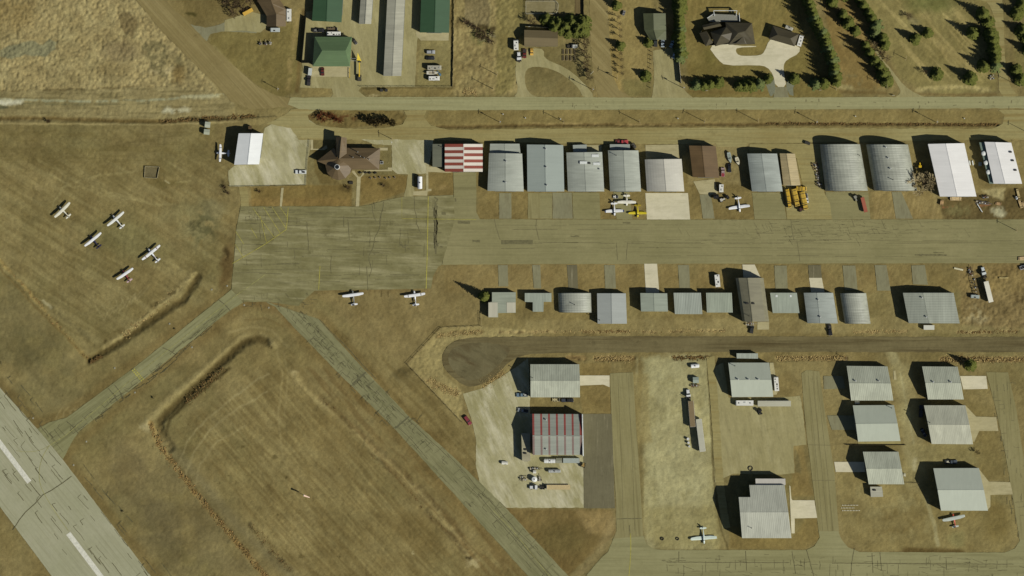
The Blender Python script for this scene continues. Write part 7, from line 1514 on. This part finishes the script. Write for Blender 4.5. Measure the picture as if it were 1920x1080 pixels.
fence('fence with tall dark posts west of the gravel drive of the grey green roofed house', [(1223, 82), (1221, 120), (1220, 165)], 1.8, 2.3, post=.16, c=(110, 96, 64))
fence('low dark retaining fence south of the smooth middle hangar', [(1586, 834), (1699, 834.5)], 1.2, 4, True, c=(78, 68, 42))
fence('paddock fence round the sand riding arena', [(986, 2), (1043, 2), (1047, 8), (1046, 20), (1042, 26), (986, 26), (986, 2)], 1.3, 3, c=(170, 166, 146), rail=.12, post=.1)
fence('dark fence east of the garden plot', [(1094, -15), (1095, 36)], 1.8, 4, True, c=(60, 52, 34))
fence('low wire fence around the gravel yard west of the terminal', [(430, 348), (432, 350), (574, 348), (577, 300), (581, 262)], 1.0, 4, c=(110, 96, 60), rail=.1)
fence('wooden enclosure round the weedy square on the west grass', [(272, 312), (299, 313), (295, 334), (271, 333), (272, 312)], .6, 2, c=(160, 148, 110), rail=.2, post=.1)
fence('wire fence along the ditch at the north edge of the west field', [(395, 228), (443, 225), (520, 219)], 1.2, 4, c=(90, 76, 44), rail=.08)
fence('thin fence between the two columns of hangars of the eastern block', [(1697, 905), (1742, 907)], 1.0, 4, c=(110, 96, 60), rail=.1)
# windsock
t_ = thing('windsock', 'white windsock on a short mast in the large middle field', 'windsock', 569, 928, -20); m_ = MB(); m_.cyl((0, 0, 0), (0, 0, 6), .1, .07, 7); m_.build('mast', M_TRIM, t_); m_ = MB(); m_.cyl((.3, 0, 5.9), (3.6, 0, 5.5), .5, .22, 9); m_.build('sock', paint('sock_cloth', (232, 196, 170), .8), t_); m_ = MB(); m_.cyl((.2, 0, 5.92), (.35, 0, 5.9), .55, .55, 10); m_.build('hoop', M_VENT, t_)
# tyres, markers, stones, pots
def tyre(x, y, lb, g=None, r=.7):
    t = thing('tyre', lb, 'tyre', x, y, 0, g); m = MB(); vs = []; fs = []; n = 16; k = 6
    for i in range(n):
        a = 2 * math.pi * i / n
        for j in range(k): b = 2 * math.pi * j / k; R_ = r + .24 * math.cos(b); vs.append((R_ * math.cos(a), R_ * math.sin(a), .24 + .24 * math.sin(b)))
    for i in range(n):
        for j in range(k): fs.append((i * k + j, ((i + 1) % n) * k + j, ((i + 1) % n) * k + (j + 1) % k, i * k + (j + 1) % k))
    m.add(vs, fs); m.build('tread', M_TYRE, t); return t
tyre(1241.5, 1010, 'black tyre marker, western of two beside the long winged aeroplane'); tyre(1270, 1010, 'black tyre marker, eastern of two beside the long winged aeroplane')
tyre(1407, 878, 'tractor tyre on the gravel lot north of the largest stepped hangar', r=1.1)
mk = None
for r_, (y, x0, n) in enumerate(((947.3, 1579.5, 11), (952.3, 1578, 9), (957.3, 1580, 12))):
    for i in range(n):
        x = x0 + i * 2.85; lb = 'white block in the ' + ('top', 'middle', 'bottom')[r_] + ' one of three short rows of blocks on grass'
        if mk is None: mk = thing('marker_block', lb, 'block', x, y, 0, 'white blocks laid in three rows'); m_ = MB(); m_.box((0, 0, .12), (.42, .42, .24), 0, 0, (.8, .8)); m_.build('block', mat('white_block', (214, 206, 176), .8), mk)
        else: dup(mk, x, y, rt.uniform(0, 40), lb, 'white blocks laid in three rows')
pt = None
for i, x in enumerate((695, 703.5, 712, 723, 731, 740)):
    lb = 'white flower pot on the terminal lawn, number %s of six from the west' % ('one', 'two', 'three', 'four', 'five', 'six')[i]
    lb = ('westernmost', 'second', 'third', 'fourth', 'fifth', 'easternmost')[i] + ' white flower pot in the line on the terminal lawn'
    if pt is None: pt = thing('flower_pot', lb, 'flower pot', x, 334, 0, 'flower pots on the terminal lawn'); m_ = MB(); m_.cyl((0, 0, 0), (0, 0, .7), .3, .45, 9); m_.build('pot', mat('white_pot', (206, 186, 160), .7), pt); m_ = MB(); m_.cyl((0, 0, .68), (0, 0, .72), .4, .4, 9); m_.build('soil', M_DARK, pt)
    else: dup(pt, x, 334 - (i % 3) * .8, 0, lb, 'flower pots on the terminal lawn')
bn = None
for i, (x, y) in enumerate(((676, 324), (686, 324), (694, 324.5), (704, 324.5))):
    lb = ('westernmost', 'second', 'third', 'easternmost')[i] + ' dark bench along the south wall of the terminal wing'
    if bn is None:
        bn = thing('bench', lb, 'bench', x, y, 25, 'benches along the terminal wing'); m_ = MB(); m_.box((0, 0, .45), (1.6, .5, .07)); m_.build('seat', M_DARK, bn); m_ = MB(); m_.box((0, .25, .75), (1.6, .07, .5)); m_.build('backrest', M_DARK, bn)
        for X in (-.65, .65): m_ = MB(); m_.box((X, 0, .22), (.08, .45, .44)); m_.build('leg', M_DARK, bn)
    else: dup(bn, x, y, rt.uniform(15, 40), lb, 'benches along the terminal wing')
t_ = thing('picnic_table', 'dark picnic table south of the round terminal hall', 'picnic table', 658, 342.5, 0); m_ = MB(); m_.box((0, 0, .75), (2.2, .8, .07)); m_.build('tabletop', M_DARK, t_)
for Y in (-.65, .65): m_ = MB(); m_.box((0, Y, .45), (2.2, .28, .06)); m_.build('seat', M_DARK, t_)
m_ = MB(); m_.box((-.8, 0, .37), (.1, 1.3, .72)); m_.box((.8, 0, .37), (.1, 1.3, .72)); m_.build('trestle', M_DARK, t_)
t_ = thing('air_conditioner', 'metal unit in a dark square frame at the east end of the terminal', 'air conditioner', 716, 305, 0); m_ = MB(); m_.box((0, 0, .6), (1.6, 1.6, 1.2)); m_.build('housing', M_VENT, t_); m_ = MB(); m_.cyl((0, 0, 1.2), (0, 0, 1.28), .6, .6, 12); m_.build('fan_grille', M_DVENT, t_)
bd = None
for i in range(4):
    for j in range(2):
        x, y = 1056.5 + i * 7, 97 + j * 12; lb = 'raised garden bed, ' + ('first', 'second', 'third', 'fourth')[i] + ' from the west in the ' + ('upper', 'lower')[j] + ' row'
        if bd is None: bd = thing('garden_bed', lb, 'garden bed', x, y, 0, 'raised beds of the taupe roofed house'); m_ = MB(); m_.box((0, 0, .25), (1.0, 2.6, .5)); m_.build('frame', M_WOOD, bd); m_ = MB(); m_.box((0, 0, .5), (.8, 2.4, .06)); m_.build('soil', mat('bed_soil', (72, 64, 42), .95), bd)
        else: dup(bd, x, y, 0, lb, 'raised beds of the taupe roofed house')
def sign(name, label, x, y, rz=0, w=1.2, h=1.4, c=(200, 196, 180)):
    t = thing(name, label, 'sign', x, y, rz); m = MB(); m.box((0, 0, h), (w, .08, w * .7)); m.build('panel', mat('sign_panel', c, .6), t); m = MB(); m.cyl((-w * .35, 0, 0), (-w * .35, 0, h), .05, .05, 5); m.cyl((w * .35, 0, 0), (w * .35, 0, h), .05, .05, 5); m.build('post', M_WOOD, t); return t
sign('billboard', 'white slanting billboard beside the dirt road mouth', 1110, 136.5, 50, 2.4, 3.0); sign('sign_board', 'dark notice board beside the dirt road', 1144, 139, 0, 2.0, 1.6, (50, 46, 34))
sign('mailbox_stand', 'white mailbox stand at the roadside near the slanting drive', 1675, 179, 0, 1.4, 1.2); sign('yard_sign', 'white yard sign on the verge of the large house', 1325, 170, 0, 1.2, 1.0); sign('yard_sign', 'white yard sign east of the white driveway mouth', 1538, 169, 0, 1.2, 1.0)
sign('taxiway_sign', 'small dark sign north of the taxiway toward the runway', 329, 617, 40, 1.0, .8, (60, 48, 30)); sign('taxiway_sign', 'small dark sign south of the taxiway toward the runway', 288, 746, 100, 1.2, .9, (50, 42, 28)); sign('runway_sign', 'small dark sign on the grass beside the runway', 231, 959, 60, 1.0, .8, (44, 38, 30)); sign('runway_sign', 'small dark sign at the west edge of the picture beside the grass', 3, 681, 80, 1.2, 1.0, (36, 32, 26))
lg = None
for i, (x, y, w_) in enumerate(((397, 543, 'northwest of the taxiway at the apron corner'), (426, 536, 'at the southwest corner of the apron'), (458, 572, 'south of the apron mouth, western one'), (504, 577, 'south of the apron mouth, eastern one'), (360, 651, 'south of the middle of the pale taxiway'), (318, 607, 'north of the middle of the pale taxiway'), (162, 828, 'at the runway corner south of the pale taxiway'), (138, 872, 'on the runway shoulder south of the pale taxiway'), (62, 784, 'on the runway shoulder north of the pale taxiway'), (253, 736, 'south of the holding marks'), (215, 690, 'north of the holding marks'))):
    lb = 'tiny taxiway edge light ' + w_
    if lg is None: lg = thing('edge_light', lb, 'edge light', x, y, 0, 'taxiway edge lights'); m_ = MB(); m_.cyl((0, 0, 0), (0, 0, .1), .5, .5, 9); m_.build('base', M_CONB, lg); m_ = MB(); m_.cyl((0, 0, .1), (0, 0, .5), .12, .08, 7); m_.build('lamp', M_TRIM, lg)
    else: dup(lg, x, y, 0, lb, 'taxiway edge lights')
for x, y, lb in ((943, 214, 'dark hydrant on the verge beside the pole with transformer'), (985, 221, 'dark hydrant on the long verge opposite the looped drive'), (1271, 222, 'white marker on the verge opposite the solid white fence'), (1604, 218, 'dark marker on the verge east of the white driveway mouth'), (1808, 222, 'dark marker near the east end of the verge'), (1051, 223, 'pale marker on the verge next to the plain pole')):
    t_ = thing('marker_post', lb, 'marker post', x, y, 0); m_ = MB(); m_.cyl((0, 0, 0), (0, 0, .9), .25, .2, 8); m_.build('barrel', M_DVENT if 'dark' in lb else M_TRIM, t_); m_ = MB(); m_.cyl((0, 0, .9), (0, 0, 1.05), .3, .1, 8); m_.build('cap', M_TRIM, t_)
for x, y, lb in ((489, 82, 'westernmost low frame on the lawn south of the brown roofed house'), (498, 82, 'middle low frame on the lawn south of the brown roofed house'), (507, 81, 'easternmost low frame on the lawn south of the brown roofed house')):
    implement(lb, x, y, 90, 1.4, 1.4, (150, 140, 112), int(x), 'lawn_frame', 'frame', False)
implement('square dark swing frame on the lawn by the gravel lane', 1860, 145, 20, 2.6, 2.2, (52, 46, 32), 21, 'swing_frame', 'swing', False)
# ------------------------------------------------------------------ ground cover nobody could count: tufts in the ditches and rough fields
def tufts(name, regions, n, hgt, m, seed):
    rr = random.Random(seed); mb = MB()
    for line, wd_, share in regions:
        seg = [math.dist(a, b) for a, b in zip(line[:-1], line[1:])]; tot = sum(seg)
        for i in range(int(n * share)):
            t = rr.random() * tot; k = 0
            while k < len(seg) - 1 and t > seg[k]: t -= seg[k]; k += 1
            a, b = line[k], line[k + 1]; u = t / max(seg[k], 1e-6); nx, ny = -(b[1] - a[1]) / seg[k], (b[0] - a[0]) / seg[k]; o = rr.gauss(0, wd_ / 2.4)
            X, Y = W(a[0] + (b[0] - a[0]) * u + nx * o, a[1] + (b[1] - a[1]) * u + ny * o); r_ = rr.uniform(.12, .34); h_ = hgt * rr.uniform(.5, 1.3)
            for s in range(3):
                an = rr.random() * 6.28; ca, sa = math.cos(an) * r_, math.sin(an) * r_; lx, ly = rr.uniform(-.7, .7), rr.uniform(-.7, .7)
                mb.add([(X - ca, Y - sa, -.25), (X + ca, Y + sa, -.25), (X + ca * .6 + lx, Y + sa * .6 + ly, h_), (X - ca * .6 + lx, Y - sa * .6 + ly, h_)], [(0, 1, 2, 3)])
    o = mb.build(name, m); o['kind'] = 'stuff'; o['label'] = name.replace('_', ' '); return o
M_REED = leafmat('orange_reeds', (128, 102, 58), (164, 134, 82)); M_WEED = leafmat('tan_weeds', (150, 128, 80), (186, 162, 106)); M_DWEED = leafmat('brown_weeds', (100, 78, 44), (136, 110, 66))
tufts('orange_reeds', [([(282, 795), (300, 835), (318, 858), (345, 895), (375, 935), (405, 970), (430, 1000), (460, 1035), (500, 1085)], 9, .9), ([(0, 490), (90, 590), (168, 675)], 6, .1)], 420, .08, M_REED, 1)
tufts('tan_weeds', [([(230, 630), (330, 548)], 8, .12), ([(820, 630), (905, 621)], 6, .08), ([(800, 712), (860, 740)], 9, .16), ([(905, 725), (945, 698)], 12, .14), ([(1000, 622), (1360, 621)], 4, .12), ([(1600, 622), (1700, 622)], 4, .06), ([(1458, 672), (1585, 671)], 7, .12), ([(1765, 674), (1940, 674)], 8, .14), ([(868, 172), (895, 174)], 8, .06), ([(1116, 672), (1186, 672)], 7, .1)], 2200, .12, M_WEED, 2)
tufts('brown_weeds', [([(300, 227), (480, 218)], 5, .14), ([(1440, 231), (1872, 234)], 3, .2), ([(1795, 623), (1908, 622)], 4, .08), ([(1765, 674), (1940, 674)], 8, .1), ([(170, 680), (190, 668)], 4, .05), ([(420, 690), (350, 755)], 10, .08), ([(600, 745), (885, 1045)], 6, .12), ([(470, 985), (545, 1070)], 8, .08), ([(1262, 671), (1330, 671)], 6, .08), ([(1095, 622), (1178, 622)], 3, .07)], 1500, .12, M_DWEED, 3)
